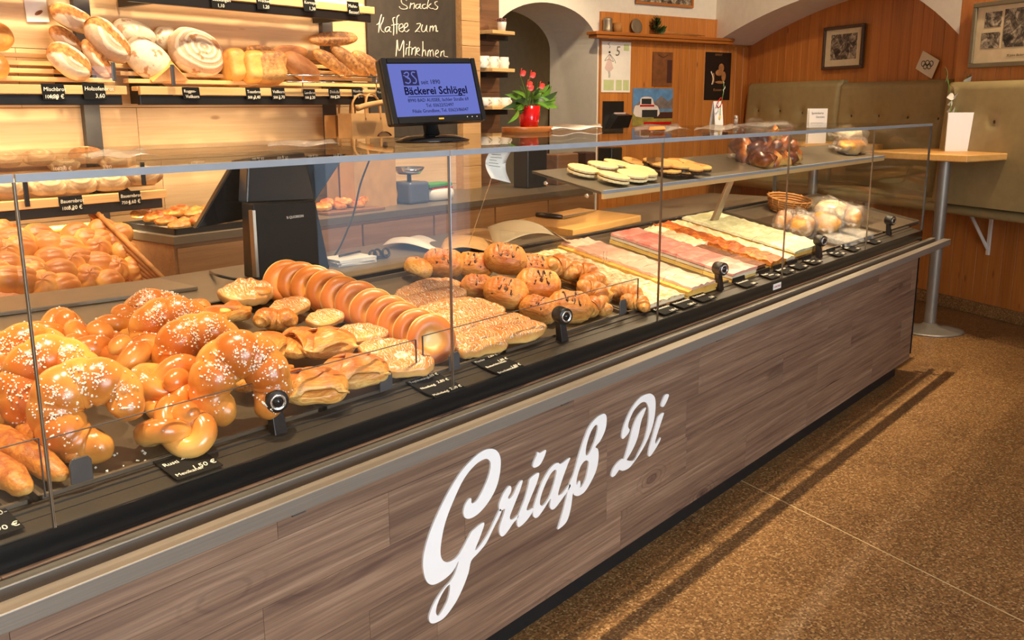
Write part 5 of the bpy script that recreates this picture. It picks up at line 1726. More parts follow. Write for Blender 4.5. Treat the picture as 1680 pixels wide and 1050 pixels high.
for i, px in enumerate((790, 806, 823)):
    p = at(px, 172, y=YS-0.09)
    mug('white cup on the bottom wall shelf, %s from the left' % ORD[i], (p.x+0.03, YS-0.09, sh[2].z), 'white cups on the wall shelf', 0.042, 0.055)
gp = [(0, 0), (0.028, 0), (0.028, 0.002), (0.004, 0.005), (0.004, 0.08), (0.018, 0.10), (0.024, 0.14), (0.021, 0.18), (0.020, 0.18), (0.022, 0.14), (0.016, 0.102), (0, 0.094)]
for i, px in enumerate((782, 790, 779)):
    p = at(px, 50, y=YS-0.08)
    o = G().lathe(gp, 18).build('stem_glass', M['glass'])
    o.matrix_world = T(p.x, YS-0.06-0.05*(i == 2), sh[0].z)
    tag(o, 'stemmed glass on the top wall shelf, %s' % ['left one in front', 'right one beside the white pot', 'one at the back'][i], 'glass', 'stemmed glasses')
p = at(823, 52, y=YS-0.10)
t = thing('flower_pot', 'small white pot with a dry pink plant at the end of the top shelf', 'plant', T(p.x, YS-0.10, sh[0].z))
G().lathe([(0, 0), (0.024, 0), (0.033, 0.06), (0.031, 0.06), (0.024, 0.01), (0, 0.008)], 18).build('pot', M['porcelain'], t)
M['dry_pink'] = plain('dry_pink', srgb(150, 104, 92), 0.8, nz=0.3)
g = G()
for k in range(40):
    a_ = random.uniform(0, 6.28); r_ = random.uniform(0, 0.042)
    g.blob(0.008, 0.006, 0.005, 6, 4, None, T(r_*math.cos(a_), r_*math.sin(a_), 0.066+0.016*random.random()))
o = g.build('blossoms', M['dry_pink'], t); o['kind'] = 'stuff'

# --- back counter: low unit with the roll basket, higher oak cabinet
ZC = 0.905
xc = at(285, 392, y=2.0).x
cbn = thing('back_cabinet', 'oak back cabinet with dark worktop behind the terminal', 'cabinet', T(xc, 2.0, 0))
G().box(0, 3.0, 0.004, 0.58, 0.08, ZC-0.035).build('body', M['cab'], cbn)
G().box(-0.008, 3.0, -0.012, 0.585, ZC-0.035, ZC).build('worktop', M['work'], cbn, 0.002)
for k in range(6):
    G().box(0.01+0.5*k, 0.498+0.5*k, -0.008, 0.004, 0.10, ZC-0.05).build('door', M['cab'], cbn, 0.002)
G().box(0.0, 3.0, 0.05, 0.56, 0.0, 0.08).build('plinth', M['plinth'], cbn)
lcb = thing('low_cabinet', 'low steel topped counter under the wicker roll basket', 'cabinet', T(0, 1.72, 0))
G().box(-0.5, xc-0.012, 0.0, 0.86, 0.0, 0.60).build('body', M['cab'], lcb)
G().box(-0.5, xc-0.012, -0.02, 0.86, 0.60, 0.63).build('worktop', M['work'], lcb, 0.002)
# slanting wicker basket
ZB0, ZB1, YB0, YB1 = 0.64, 0.98, 1.80, 2.34
def bz(y): return ZB0+0.06+(ZB1-ZB0-0.12)*(y-YB0)/(YB1-YB0)
rb = thing('roll_basket', 'big slanted wicker basket full of rolls at the left', 'basket', T(0, 0, 0))
xr = at(262, 452, y=1.86).x
xl = -0.3
G().hexa([(xl, YB0, ZB0), (xr-0.01, YB0, ZB0), (xr-0.01, YB1, ZB0), (xl, YB1, ZB0), (xl, YB0, ZB0+0.03), (xr-0.01, YB0, ZB0+0.03), (xr-0.01, YB1, ZB1-0.16), (xl, YB1, ZB1-0.16)]).build('floor', M['wicker'], rb)
G().hexa([(xr+0.004, YB0-0.01, ZB0), (xr+0.008, YB0-0.01, ZB0), (xr+0.008, YB1, ZB0), (xr+0.004, YB1, ZB0), (xr+0.004, YB0-0.01, ZB0+0.10), (xr+0.008, YB0-0.01, ZB0+0.10), (xr+0.008, YB1, ZB0+0.38), (xr+0.004, YB1, ZB0+0.38)]).build('side', M['wicker'], rb)
for k in range(9):
    f_ = k/8
    G().tube([(xr, YB0-0.01, ZB0+0.01+0.10*f_), (xr, YB1, ZB0+0.10+0.28*f_)], 0.011, 6).build('wicker_rod', M['wicker'], rb)
for k in range(8):
    y = YB0+(YB1-YB0)*k/7
    G().tube([(xr+0.005, y, ZB0), (xr+0.005, y, ZB0+0.10+0.28*(y-YB0)/(YB1-YB0)+0.01)], 0.007, 6).build('wicker_stake', M['wicker'], rb)
for k in range(4):
    G().tube([(xl, YB0-0.01, ZB0+0.01+0.025*k), (xr, YB0-0.01, ZB0+0.01+0.025*k)], 0.011, 6).build('wicker_rod', M['wicker'], rb)
    G().tube([(xl, YB1, ZB1-0.16+0.04*k), (xr, YB1, ZB1-0.16+0.04*k)], 0.016, 6).build('wicker_rod', M['wicker'], rb)
# rolls
def kaiser(seed):
    def fn(u, v, p):
        r = math.hypot(p.x, p.y)/0.05
        q = (u*5/(2*PI)+0.9*r+seed*0.2) % 1.0
        gr = math.exp(-((min(q, 1-q))/0.10)**2)
        k = 1+0.10*(0.5-q)
        d = 0.16*gr*(0.4+0.6*r) if p.z > -0.005 else 0
        return p*(k-d)
    return G().blob(0.052, 0.052, 0.034, 40, 16, fn, None, 1.0, -0.018).mesh('kaiser_roll', M['roll'])
def plainroll(seed):
    def fn(u, v, p):
        k = 1+0.05*nz3(p*20+Vector((seed, 0, 0)))
        q = p*k
        if q.z > 0:
            q.z -= 0.003*math.exp(-(q.y/0.006)**2)
        return q
    return G().blob(0.058, 0.047, 0.040, 26, 16, fn, None, 0.97, -0.026).mesh('plain_roll', M['roll'])
km, pm = [kaiser(k) for k in range(3)], [plainroll(k) for k in range(3)]
def E_(x, y): return (x/3.888, 230+y/3.888)
rolls = [('p', 660, 575), ('p', 490, 605), ('p', 250, 612), ('p', 300, 660), ('p', 435, 690), ('k', 620, 690), ('p', 725, 660), ('p', 750, 605), ('p', 805, 720), ('p', 140, 690), ('p', 325, 762), ('p', 510, 765), ('k', 738, 818), ('k', 868, 822), ('k', 570, 878), ('p', 375, 842), ('p', 185, 822), ('p', 410, 932), ('k', 280, 922), ('p', 140, 892), ('p', 60, 640), ('k', 30, 720), ('p', 55, 885), ('p', 30, 800), ('k', 40, 590), ('p', 700, 905), ('k', 120, 640), ('p', 620, 790), ('p', 640, 650), ('p', 560, 640), ('k', 450, 780), ('p', -40, 700), ('p', -50, 850), ('k', 240, 850)]
random.seed(9)
rolls_s = sorted(rolls, key=lambda r: (round(r[2]/90), r[1]))
rowc = {}
for i, (kd, ex, ey) in enumerate(rolls_s):
    px, py = E_(ex, ey)
    f_ = min(1, max(0, (486-py)/(486-372)))
    y = 1.86+0.42*f_
    p = at(px, py, y=y)
    o = link('kaiser_roll' if kd == 'k' else 'plain_roll', (km if kd == 'k' else pm)[i % 3])
    o.matrix_world = frame(p, (1, random.uniform(-0.5, 0.5), random.uniform(-0.3, 0.3)), (random.uniform(-0.25, 0.25), -0.75, 0.65)) @ (RZ(random.uniform(0, 72)) if kd == 'k' else Matrix()) @ SC(1.10)
    rw = round(ey/90)
    rowc[rw] = rowc.get(rw, 0)+1
    rowname = {6: 'topmost', 7: 'top', 8: 'upper middle', 9: 'lower middle', 10: 'bottom'}.get(rw, 'topmost')
    tag(o, '%s in the wicker basket, %s row, %s from the left' % ('star cut kaiser roll' if kd == 'k' else 'plain oval roll', rowname, ORD[rowc[rw]-1]), 'roll', 'rolls in the wicker basket')
# dark tray of small pastries on the cabinet
tl = at(188, 356, z=ZC+0.005)
tray = thing('pastry_tray', 'dark baking tray of small pastries on the oak back cabinet', 'tray', T(xc+0.02, 2.02, ZC))
G().box(0.0, 0.50, 0.0, 0.40, 0.0, 0.006).build('base', M['black'], tray)
for (x0, x1, y0, y1) in ((0, 0.5, 0, 0.006), (0, 0.5, 0.394, 0.4), (0, 0.006, 0, 0.4), (0.494, 0.5, 0, 0.4)):
    G().box(x0, x1, y0, y1, 0.006, 0.026).build('rim', M['black'], tray)
sm_ = [fold_blob(60+k, 0.042, 0.03, 0.02, 5, 0.16, 0.8).mesh('small_pastry', M['crumble' if k else 'danish']) for k in range(3)]
random.seed(13)
n = 0
for r in range(4):
    for c in range(5):
        o = link('small_pastry', sm_[n % 3])
        x, y = xc+0.075+0.092*c, 2.075+0.095*r
        o.matrix_world = T(x, y, ZC+0.028+0.012*(n % 2)+0.02*(r > 1)) @ RZ(random.uniform(-40, 40)) @ SC(1.1)
        tag(o, 'small glazed pastry on the dark tray, row %s from the front, %s from the left' % (ORD[r], ORD[c]), 'pastry', 'small pastries on the dark tray')
        n += 1
# second heap of small pastries right of the terminal panel
for c in range(6):
    px, py = 528+c*14, 322-c*0.5-(6 if c % 2 else 0)
    p = at(px, py, y=2.16)
    o = link('small_pastry', sm_[c % 3])
    o.matrix_world = T(p.x, 2.16+0.03*(c % 2), ZC+0.03+0.015*(c % 2)) @ RZ(c*40) @ SC(1.1)
    tag(o, 'small glazed pastry beside the terminal panel, %s from the left' % ORD[c], 'pastry', 'small pastries right of the terminal')
p = at(560, 330, y=2.16)
o = G().box(p.x-0.16, p.x+0.2, 2.06, 2.32, ZC, ZC+0.014).build('pastry_plate', M['dark_oak'], None, 0.003)
tag(o, 'flat wooden plate under the small pastries right of the terminal', 'plate')
# --- brown paper carrier bags
def carrier(label, x, y, z, w_, d_, h_, yaw, logo, grp='paper carrier bags'):
    t = thing('carrier_bag', label, 'bag', T(x, y, z) @ RZ(yaw), grp)
    g = G()
    a, b = w_/2, d_/2
    g.hexa([(-a, -b, 0), (a, -b, 0), (a, b, 0), (-a, b, 0), (-a, -b*0.9, h_), (a, -b*0.9, h_), (a, b*0.9, h_), (-a, b*0.9, h_)])
    g.add([(-a-0.001, -b, 0.02), (-a-0.001, b, 0.02), (-a+0.012, 0, 0.03), (-a+0.012, 0, h_), (-a-0.001, -b*0.9, h_), (-a-0.001, b*0.9, h_)], [(0, 4, 3, 2), (2, 3, 5, 1)])
    g.build('body', M['kraft'], t)
    for s_ in (-1, 1):
        pts = smooth_line([(-0.055, s_*b*0.9, h_-0.03), (-0.05, s_*b*0.9, h_+0.05), (-0.02, s_*b*0.7, h_+0.09), (0.02, s_*b*0.7, h_+0.09), (0.05, s_*b*0.9, h_+0.05), (0.055, s_*b*0.9, h_-0.03)], 4)
        G().tube(pts, 0.008, 6, True, None, False, 0.4).build('handle', M['kraft'], t)
    if logo:
        arc = [(0.075+0.06*math.cos(math.radians(d)), -b*0.935-0.001, h_*0.70+0.05*math.sin(math.radians(d))) for d in range(35, 146, 10)]
        G().tube(arc, 0.011, 6, True, None, False, 0.15).build('printed_arc', M['brown_print'], t)
        G().lathe([(0, 0), (0.018, 0), (0.018, 0.001), (0, 0.001)], 18, T(0.08, -b*0.945-0.001, h_*0.66) @ RX(90)).build('printed_dot', M['brown_print'], t)
        G().blob(0.022, 0.016, 0.001, 12, 6, None, T(-0.03, -b*0.945-0.001, h_*0.64) @ RX(90)).build('printed_blob', M['orange'], t)
    return t
bp = at(598, 300, y=2.22)
carrier('brown paper carrier bag with dark arched print, front one', bp.x+0.03, 2.22, ZC+0.0, 0.31, 0.10, at(600, 186, y=2.2).z-ZC, 4, True)
carrier('brown paper carrier bag behind the printed one', bp.x+0.10, 2.40, ZC+0.0, 0.30, 0.10, at(600, 186, y=2.2).z-ZC-0.01, -3, False)
o = G().tube(smooth_line([at(586, 178, y=2.12), at(605, 172, y=2.12), at(640, 166, y=2.12)], 5), [0.014]*11, 10).build('paper_roll', M['kraft'])
tag(o, 'rolled brown paper lying across the carrier bags', 'paper roll')
# --- kitchen scale and packets on the cabinet
p = at(672, 320, y=2.2)
sc_ = thing('kitchen_scale', 'blue grey kitchen scale with a bowl on the back cabinet', 'scale', T(p.x, 2.2, ZC))
M['scale'] = plain('scale_grey', srgb(92, 100, 122), 0.3, 0.2)
G().box(-0.075, 0.075, -0.08, 0.08, 0.0, 0.115).build('body', M['scale'], sc_, 0.015, 3)
G().lathe([(0.012, 0.115), (0.012, 0.15), (0.06, 0.155), (0.085, 0.19), (0.082, 0.19), (0.058, 0.158), (0, 0.157)], 24).build('bowl', M['chrome'], sc_)
M['green'] = plain('green_packet', srgb(76, 150, 70), 0.5)
p = at(702, 297, y=2.2)
pkw = thing('wrapped_packet', 'white and red wrapped packet right of the scale', 'packet', T(p.x+0.06, 2.2, ZC))
G().blob(0.10, 0.07, 0.035, 20, 12, None, T(0, 0, 0.034), 0.5).build('wrap', M['paper'], pkw)
G().box(-0.085, 0.085, -0.055, 0.055, 0.064, 0.072).build('red_top', M['red'], pkw, 0.004)
o = G().box(-0.10, 0.10, -0.05, 0.05, 0, 0.022).build('green_packet', M['green'], None, 0.006)
o.matrix_world = T(p.x+0.05, 2.2, ZC+0.074) @ RZ(5)
tag(o, 'flat green packet on top of the white and red packet', 'packet')
# ================================================================== on the serving worktop
# --- terminal: leaning black panel and its broad stand
ZW = 0.90
tm = thing('till_terminal', 'black till terminal with leaning screen panel and broad stand seen from behind', 'till', T(0, 0, 0))
p00, p10 = at(424, 458, y=0.93), at(541, 432, y=0.93)
p01, p11 = at(415, 335, y=0.93), at(518, 331, y=0.93)
bk_ = Vector((0.02, 0.10, 0.0))
p00.z = p10.z = ZW
G().hexa([p00, p10, p10+bk_, p00+bk_, p01, p11, p11+bk_*0.8, p01+bk_*0.8]).build('stand', plain('till_black', (0.010, 0.010, 0.011, 1), 0.45, 0.0, 0.25), tm, 0.004)
e = at(424, 458, y=0.93); e.z = ZW
c0 = at(417, 345, y=0.928)
G().hexa([e+Vector((-0.006, 0, 0.01)), e+Vector((0.002, -0.003, 0.01)), e+Vector((0.002, 0.02, 0.01)), e+Vector((-0.006, 0.02, 0.01)), c0+Vector((-0.006, 0, 0)), c0+Vector((0.002, -0.003, 0)), c0+Vector((0.002, 0.02, 0)), c0+Vector((-0.006, 0.02, 0))]).build('stand_edge', M['ledge_metal'], tm)
u0, u1 = at(404, 334, y=0.985), at(517, 329, y=0.985)
v0, v1 = at(407, 262, y=0.985), at(500, 250, y=0.985)
G().hexa([u0, u1, u1+Vector((0.02, 0.07, 0)), u0+Vector((0.02, 0.07, 0)), v0, v1, v1+Vector((0.02, 0.07, 0)), v0+Vector((0.02, 0.07, 0))]).build('housing', M['black'], tm, 0.006)
a0, a1, a2, a3 = at(322, 375, y=1.10), at(512, 338, y=1.06), at(569, 252, y=1.06), at(388, 262, y=1.10)
nn = (a1-a0).cross(a3-a0).normalized()*0.03
if nn.y < 0: nn = -nn
G().hexa([a0, a1, a1+nn, a0+nn, a3, a2, a2+nn, a3+nn]).build('screen_panel', M['black_gloss'], tm, 0.004)
xd, yd = p10-p00, (p01-p00)
sn = xd.cross(yd).normalized()
if sn.y > 0: sn = -sn
m4 = frame(p00+(p01-p00)*0.78+(p10-p00)*0.42+sn*0.002, xd, sn)
writing([('%\u00b7QUORION', 0, -0.004, 0.0115, 'LEFT', 0)], M['paper'], tm, m4)
cab_ = [at(608, 258, y=1.15), at(592, 300, y=1.12), at(580, 350, y=1.12), at(560, 400, y=1.08), at(545, 428, y=1.04)]
cab_[-1].z = ZW+0.006
o = G().tube(smooth_line(cab_, 6), 0.0035, 8).build('cable', M['black'])
tag(o, 'thin black cable hanging down beside the terminal', 'cable')
cab_ = [Vector((at(345, 446, z=ZW+0.005))), Vector((at(358, 452, z=ZW+0.02))), Vector((at(385, 458, z=ZW+0.006))), Vector((at(428, 462, z=ZW+0.006)))]
o = G().tube(smooth_line(cab_, 6), 0.0045, 8).build('cable', M['black'])
tag(o, 'short black cable lying on the worktop left of the terminal', 'cable')
# steel sheet on the worktop at the left
q = [at(-60, 520, z=ZW+0.012), at(325, 470, z=ZW+0.012), at(262, 456, z=ZW+0.012), at(-60, 494, z=ZW+0.012)]
d_ = Vector((0, 0, -0.011))
o = G().hexa([q[0]+d_, q[1]+d_, q[2]+d_, q[3]+d_]+q).build('steel_sheet', M['ledge_metal'], None, 0.002)
tag(o, 'flat steel sheet lying on the worktop before the rolls', 'sheet')
# note pad with pen
p = at(572, 426, z=ZW+0.01)
np_ = thing('note_pad', 'stack of white note sheets beside the terminal', 'note pad', T(p.x, p.y, ZW) @ RZ(-8))
random.seed(17)
for k in range(7):
    G().box(-0.075, 0.075, -0.055, 0.055, 0.003*k, 0.003*k+0.0022, RZ(random.uniform(-7, 7))).build('sheet', M['paper'], np_)
o = G().tube([(-0.04, 0, 0), (0.07, 0.02, 0)], 0.004, 8).build('pen', M['black'])
o.matrix_world = T(p.x, p.y, ZW+0.027)
tag(o, 'black pen lying on the note sheets', 'pen')
p = at(612, 420, z=ZW+0.015)
g = G()
for k in range(3):
    g.lathe([(0.012, -0.003), (0.018, -0.003), (0.018, 0.003), (0.012, 0.003)], 16, T(0.03*k, 0.01*(k % 2), 0.019) @ RX(75) @ RZ(k*40), True, True)
g.box(-0.01, 0.07, 0.0, 0.012, 0.0, 0.012)
o = g.build('tape_holder', M['black'])
o.matrix_world = T(p.x, p.y, ZW)
tag(o, 'small black clips beside the note sheets', 'clip')
# paper sheets and a kraft bag behind the croissants
def curled(label, pts4, name, mat, lift=0.01, wav=0.02, cat='paper'):
    P = [at(x, y, z=ZW+lift) for x, y in pts4]
    def fn(u, v):
        b_ = (P[0]*(1-u)+P[1]*u)*(1-v)+(P[3]*(1-u)+P[2]*u)*v
        return b_+Vector((0, 0, wav*(math.sin(u*PI*1.3)*0.6+math.sin(v*PI*1.6+u)*0.6)))
    o = G().sheet(fn, 12, 8, 0.001).build(name, mat)
    return tag(o, label, cat)
curled('folded tissue paper lying behind the chocolate croissants', [(628, 402), (715, 412), (722, 392), (672, 384)], 'tissue_paper', M['paper'])
curled('yellowish kraft paper sheet behind the pile, right of the pane joint', [(720, 418), (800, 412), (852, 378), (742, 374)], 'paper_sheet', M['kraft'], 0.012, 0.025)
P = [deck(812, 408, 0.02), deck(948, 402, 0.02), at(930, 396, z=ZW+0.03), at(800, 372, z=ZW+0.07)]
def fn_(u, v):
    b_ = (P[0]*(1-u)+P[1]*u)*(1-v)+(P[3]*(1-u)+P[2]*u)*v
    return b_+Vector((0, 0, 0.05*math.sin(u*PI)))
o = G().sheet(fn_, 14, 10, 0.001).build('baking_paper', plain('grey_baking_paper', srgb(150, 132, 106), 0.6))
tag(o, 'grey baking paper rising in a curve behind the croissants', 'paper')
# cutting board with knife
q = [at(840, 362, z=ZW+0.03), at(940, 377, z=ZW+0.03), at(1052, 353, z=ZW+0.03), at(950, 341, z=ZW+0.03)]
d_ = Vector((0, 0, -0.03))
o = G().hexa([q[0]+d_, q[1]+d_, q[2]+d_, q[3]+d_]+q).build('cutting_board', M['board'], None, 0.003)
tag(o, 'light maple cutting board on the worktop', 'cutting board')
kn = thing('bread_knife', 'black handled bread knife lying on the maple cutting board', 'knife', T(0, 0, 0))
k0, k1_, k2_ = at(880, 352, z=ZW+0.045), at(922, 356, z=ZW+0.04), at(978, 345, z=ZW+0.036)
G().tube([k0, k0*0.5+k1_*0.5, k1_], [0.011, 0.012, 0.009], 8).build('handle', M['black'], kn)
bd = (k2_-k1_); sdv = Vector((0, 0, 1)).cross(bd).normalized()*0.014
G().hexa([k1_-sdv+Vector((0, 0, -0.002)), k2_-sdv*0.2+Vector((0, 0, -0.002)), k2_+sdv*0.2+Vector((0, 0, -0.002)), k1_+sdv+Vector((0, 0, -0.002)), k1_-sdv, k2_-sdv*0.2, k2_+sdv*0.2, k1_+sdv]).build('blade', M['ledge_metal'], kn)
# loose bag with brown loaves on the back cabinet under the shelf
p = at(842, 338, z=ZC+0.03)
o = loaf_mesh(77, 0.11, 0.07, 0.055, 'seeded', 0.01)
o = link('loaf', o); o.matrix_world = T(2.95, 1.98+0.32, ZC+0.05) @ RZ(30)
tag(o, 'dark brown loaf on the back cabinet behind the glass', 'bread')
for i, (px, py, w2, h2, mt) in enumerate([(958, 270, 0.06, 0.10, 'brown_print'), (1000, 300, 0.07, 0.11, 'black'), (870, 318, 0.10, 0.12, 'black'), (920, 318, 0.12, 0.10, 'dark_oak')]):
    p = at(px, py, y=2.3)
    o = G().box(-w2, w2, -0.06, 0.06, 0.0, h2*2).build('canister', M[mt] if mt in MATS or mt in M else M['black'], None, 0.01, 3)
    o.matrix_world = T(p.x, 2.30, ZC)
    tag(o, ['dark brown canister on the back cabinet under the biscuit shelf', 'black canister furthest right on the back cabinet', 'wide black box on the back cabinet behind the cutting board', 'dark wooden box between the black boxes on the back cabinet'][i], 'container')

# ================================================================== on the glass top
ZTOP = ZT
# --- customer screen
scr = thing('customer_screen', 'black bezel screen with blue picture on the glass top', 'screen', T(0, 0, 0))
mc = Vector((1.231, 0.325, 1.45)); yaw, tilt, roll = -0.21, 0.274, 0.028
rx = Vector((math.cos(yaw), math.sin(yaw), 0)); nf = Vector((math.sin(yaw), -math.cos(yaw), 0))
upv = Vector((0, 0, 1))*math.cos(tilt)-nf*math.sin(tilt)
rx, upv = rx*math.cos(roll)+upv*math.sin(roll), -rx*math.sin(roll)+upv*math.cos(roll)
nrm = rx.cross(upv)
MM = Matrix(((rx.x, upv.x, nrm.x, mc.x), (rx.y, upv.y, nrm.y, mc.y), (rx.z, upv.z, nrm.z, mc.z), (0, 0, 0, 1)))   # local x right, y up, z to the viewer
WW, HH = 0.150, 0.0855
inx, iny0, iny1 = 0.133, -0.066, 0.070
hs = G()
hs.hexa([(-WW, -HH, -0.028), (WW, -HH, -0.028), (WW, -HH, 0), (-WW, -HH, 0), (-WW, HH, -0.028), (WW, HH, -0.028), (WW, HH, 0), (-WW, HH, 0)], MM)
hs.build('housing', M['black'], scr, 0.007, 3)
bz_ = G()
for (x0, x1, y0, y1) in ((-WW, -inx, -HH, HH), (inx, WW, -HH, HH), (-inx, inx, iny1, HH), (-inx, inx, -HH, iny0)):
    bz_.box(x0+0.002, x1-0.0 if x1 < 0 else x1-0.002, y0+0.001, y1-0.001, -0.002, 0.004, MM)
bz_.build('bezel', M['black_gloss'], scr, 0.001, 1)
def emit(name, color, strength):
    t = NT(name)
    em = t.n('ShaderNodeEmission')
    em.inputs[0].default_value = color
    em.inputs[1].default_value = strength
    t.l(em.outputs[0], t.out.inputs['Surface'])
    return t.m
M['screen_blue'] = emit('screen_blue_glow', srgb(118, 128, 214), 0.85)
M['screen_dark'] = emit('screen_dark_glow', srgb(28, 28, 64), 0.8)
M['screen_slate'] = emit('screen_slate_glow', srgb(58, 56, 98), 0.8)
G().box(-inx, inx, iny0, iny1, 0.0, 0.0012, MM).build('display', M['screen_blue'], scr)
lg_ = G().box(-0.094, -0.046, 0.0135, 0.053, 0.0014, 0.0018, MM).build('logo_plate', M['screen_slate'], scr)
# the double letter mark as curved strokes
def stroke(pts, r, name, mat, par, z=0.002):
    g = G().tube([MM @ Vector((x, y, z)) for x, y in smooth_line([(a_, b_, 0) for a_, b_ in pts], 5) for _ in (0,)] if False else [MM @ Vector((q_.x, q_.y, z)) for q_ in smooth_line([(a_, b_, 0) for a_, b_ in pts], 5)], r, 6, True, None, False, 1.0)
    return g.build(name, mat, par)
stroke([(-0.087, 0.044), (-0.078, 0.048), (-0.073, 0.044), (-0.077, 0.037), (-0.084, 0.036), (-0.074, 0.032), (-0.072, 0.024), (-0.079, 0.019), (-0.088, 0.022)], 0.0017, 'logo_stroke', M['screen_blue'], lg_)
stroke([(-0.090, 0.040), (-0.083, 0.037), (-0.076, 0.030)], 0.0013, 'logo_stroke', M['screen_blue'], lg_)
stroke([(-0.053, 0.047), (-0.061, 0.048), (-0.064, 0.042), (-0.058, 0.035), (-0.053, 0.028), (-0.056, 0.020), (-0.065, 0.020)], 0.0017, 'logo_stroke', M['screen_blue'], lg_)
writing([('seit 1890', -0.040, 0.0165, 0.0165, 'LEFT', 0), ('B\u00e4ckerei Schl\u00f6gel', 0.004, -0.010, 0.0285, 'CENTER', 0.0, 0.0006),
         ('8990 BAD AUSSEE, Ischler Stra\u00dfe 69', 0.006, -0.0295, 0.0128, 'CENTER', 0), ('Tel. 03622/52497', 0.006, -0.0435, 0.0125, 'CENTER', 0), ('Filiale Grundlsee, Tel. 03623/86047', 0.006, -0.0575, 0.0125, 'CENTER', 0)],
        M['screen_dark'], scr, MM @ T(0, 0, 0.0016))
G().box(-0.088, 0.094, -0.0165, -0.0150, 0.0013, 0.0017, MM).build('rule', M['screen_dark'], scr)
G().box(-0.008, 0.008, -0.0775, -0.0735, 0.004, 0.0046, MM).build('badge', plain('gold_badge', srgb(214, 160, 50), 0.3), scr)
for k in range(3):
    G().lathe([(0, 0), (0.0016, 0), (0, 0.0008)], 8, MM @ T(0.085+0.016*k, -0.0745, 0.004)).build('button', M['white'], scr)
bc = Vector((1.255, 0.36, ZTOP))
G().lathe([(0, 0), (0.105, 0), (0.11, 0.006), (0.07, 0.018), (0.02, 0.022), (0, 0.022)], 28, T(bc) @ RZ(-12) @ Matrix.Diagonal((1, 0.72, 1, 1))).build('foot', M['black_gloss'], scr)
G().tube([bc+Vector((0, 0.0, 0.015)), bc+Vector((-0.006, 0.005, 0.06)), mc-nrm*0.03-upv*0.04], [0.022, 0.02, 0.024], 12).build('neck', M['black'], scr)
# clear leaflet box and bread bags lying flat on the glass at the left
def flat_sheet(label, pts, name, mat, th=0.001, wav=0.004, cat='bag', z0=ZTOP+0.002):
    P = [at(x, y, z=z0) for x, y in pts]
    def fn(u, v):
        return (P[0]*(1-u)+P[1]*u)*(1-v)+(P[3]*(1-u)+P[2]*u)*v+Vector((0, 0, 0.5*wav*(1+math.sin(u*9+v*5))))
    o = G().sheet(fn, 14, 8, th).build(name, mat)
    return tag(o, label, cat)
flat_sheet('clear plastic bag lying flat on the glass top at the left', [(150, 262), (250, 257), (235, 246), (148, 250)], 'plastic_bag', M['film'], 0.001, 0.006)
flat_sheet('clear plastic bag lying flat on the glass top left of the screen', [(440, 242), (560, 238), (545, 231), (440, 234)], 'plastic_bag', M['film'], 0.001, 0.006)
# plant on a wooden tray, papers, bags
q = [at(800, 217, z=ZTOP+0.002), at(902, 213, z=ZTOP+0.002)]
p = at(868, 209, z=ZTOP+0.018)
p = Vector((2.2, 0.80, ZTOP)); 
# place the pot on the sight line, at the rear of the glass top
v_ = ray(868, 208); t_ = (0.80-CAM.y)/v_.y; p = CAM+v_*t_
tr_ = thing('wooden_tray', 'small orange brown wooden tray under the red flower pot', 'tray', T(p.x-0.01, 0.80, ZTOP) @ RZ(14))
G().lathe([(0, 0), (0.135, 0), (0.14, max(0.006, p.z-ZTOP)), (0, max(0.006, p.z-ZTOP))], 30, Matrix.Diagonal((1.0, 0.62, 1, 1))).build('board', M['pine_h'], tr_, 0.002)
zp = ZTOP+max(0.006, p.z-ZTOP)
kpx = depth(p)/F
pl = thing('anthurium', 'flowering plant with red blooms in a shiny red pot on the glass top', 'plant', T(p.x, 0.80, zp))
rt, rb_, hp = 18.5*kpx, 14.5*kpx, 34*kpx
G().lathe([(0, 0), (rb_, 0), (rb_*1.12, hp*0.3), (rt, hp), (rt*0.94, hp), (rt*0.9, hp*0.85), (0, hp*0.85)], 28).build('pot', M['red'], pl)
random.seed(31)
def leaf_mesh(g, base, tipv, wd, fold=0.25):
    ax = Vector(tipv)-Vector(base)
    sd = ax.cross(Vector((0.3, -1, 0.2))).normalized()
    nn_ = sd.cross(ax).normalized()
    rowp = []
    for k in range(6):
        t_ = k/5
        w_ = wd*math.sin(PI*min(1, t_*0.93+0.07))**0.8*(1-0.35*t_)
        c_ = Vector(base)+ax*t_+nn_*(0.25*ax.length*math.sin(t_*PI)*0.5)
        rowp.append((c_-sd*w_+nn_*w_*fold, c_, c_+sd*w_+nn_*w_*fold))
    vs_ = [v for r_ in rowp for v in r_]
    fs_ = []
    for k in range(5):
        for j in range(2):
            fs_.append((k*3+j, k*3+j+1, k*3+j+4, k*3+j+3))
    g.add(vs_, fs_, None, True)
def off(px, py, dy=0.0):            # pixel -> offset from the pot foot, at the pot's distance
    q_ = at(px, py, y=0.80+dy)
    return q_-Vector((p.x, 0.80, zp))
leaves = [((868, 172), (842, 165), 13), ((866, 172), (838, 178), 12), ((862, 170), (828, 155), 14), ((870, 168), (882, 132), 12), ((878, 170), (905, 140), 12), ((880, 172), (912, 165), 9), ((882, 168), (915, 150), 10), ((884, 172), (916, 178), 10), ((876, 172), (890, 172), 12), ((858, 172), (848, 190), 11), ((850, 178), (832, 203), 9), ((884, 150), (902, 138), 9), ((856, 160), (852, 140), 10), ((864, 160), (866, 136), 9), ((872, 160), (878, 150), 12), ((884, 178), (880, 200), 9), ((890, 150), (900, 160), 10)]
for k in range(16):
    a_ = random.uniform(-0.2, PI+0.2)
    r0, r1 = random.uniform(8, 14), random.uniform(26, 46)
    leaves.append(((868+r0*math.cos(a_), 168-r0*0.8*math.sin(a_)), (868+r1*math.cos(a_), 166-r1*0.75*math.sin(a_)+random.uniform(0, 14)), random.uniform(8, 13)))
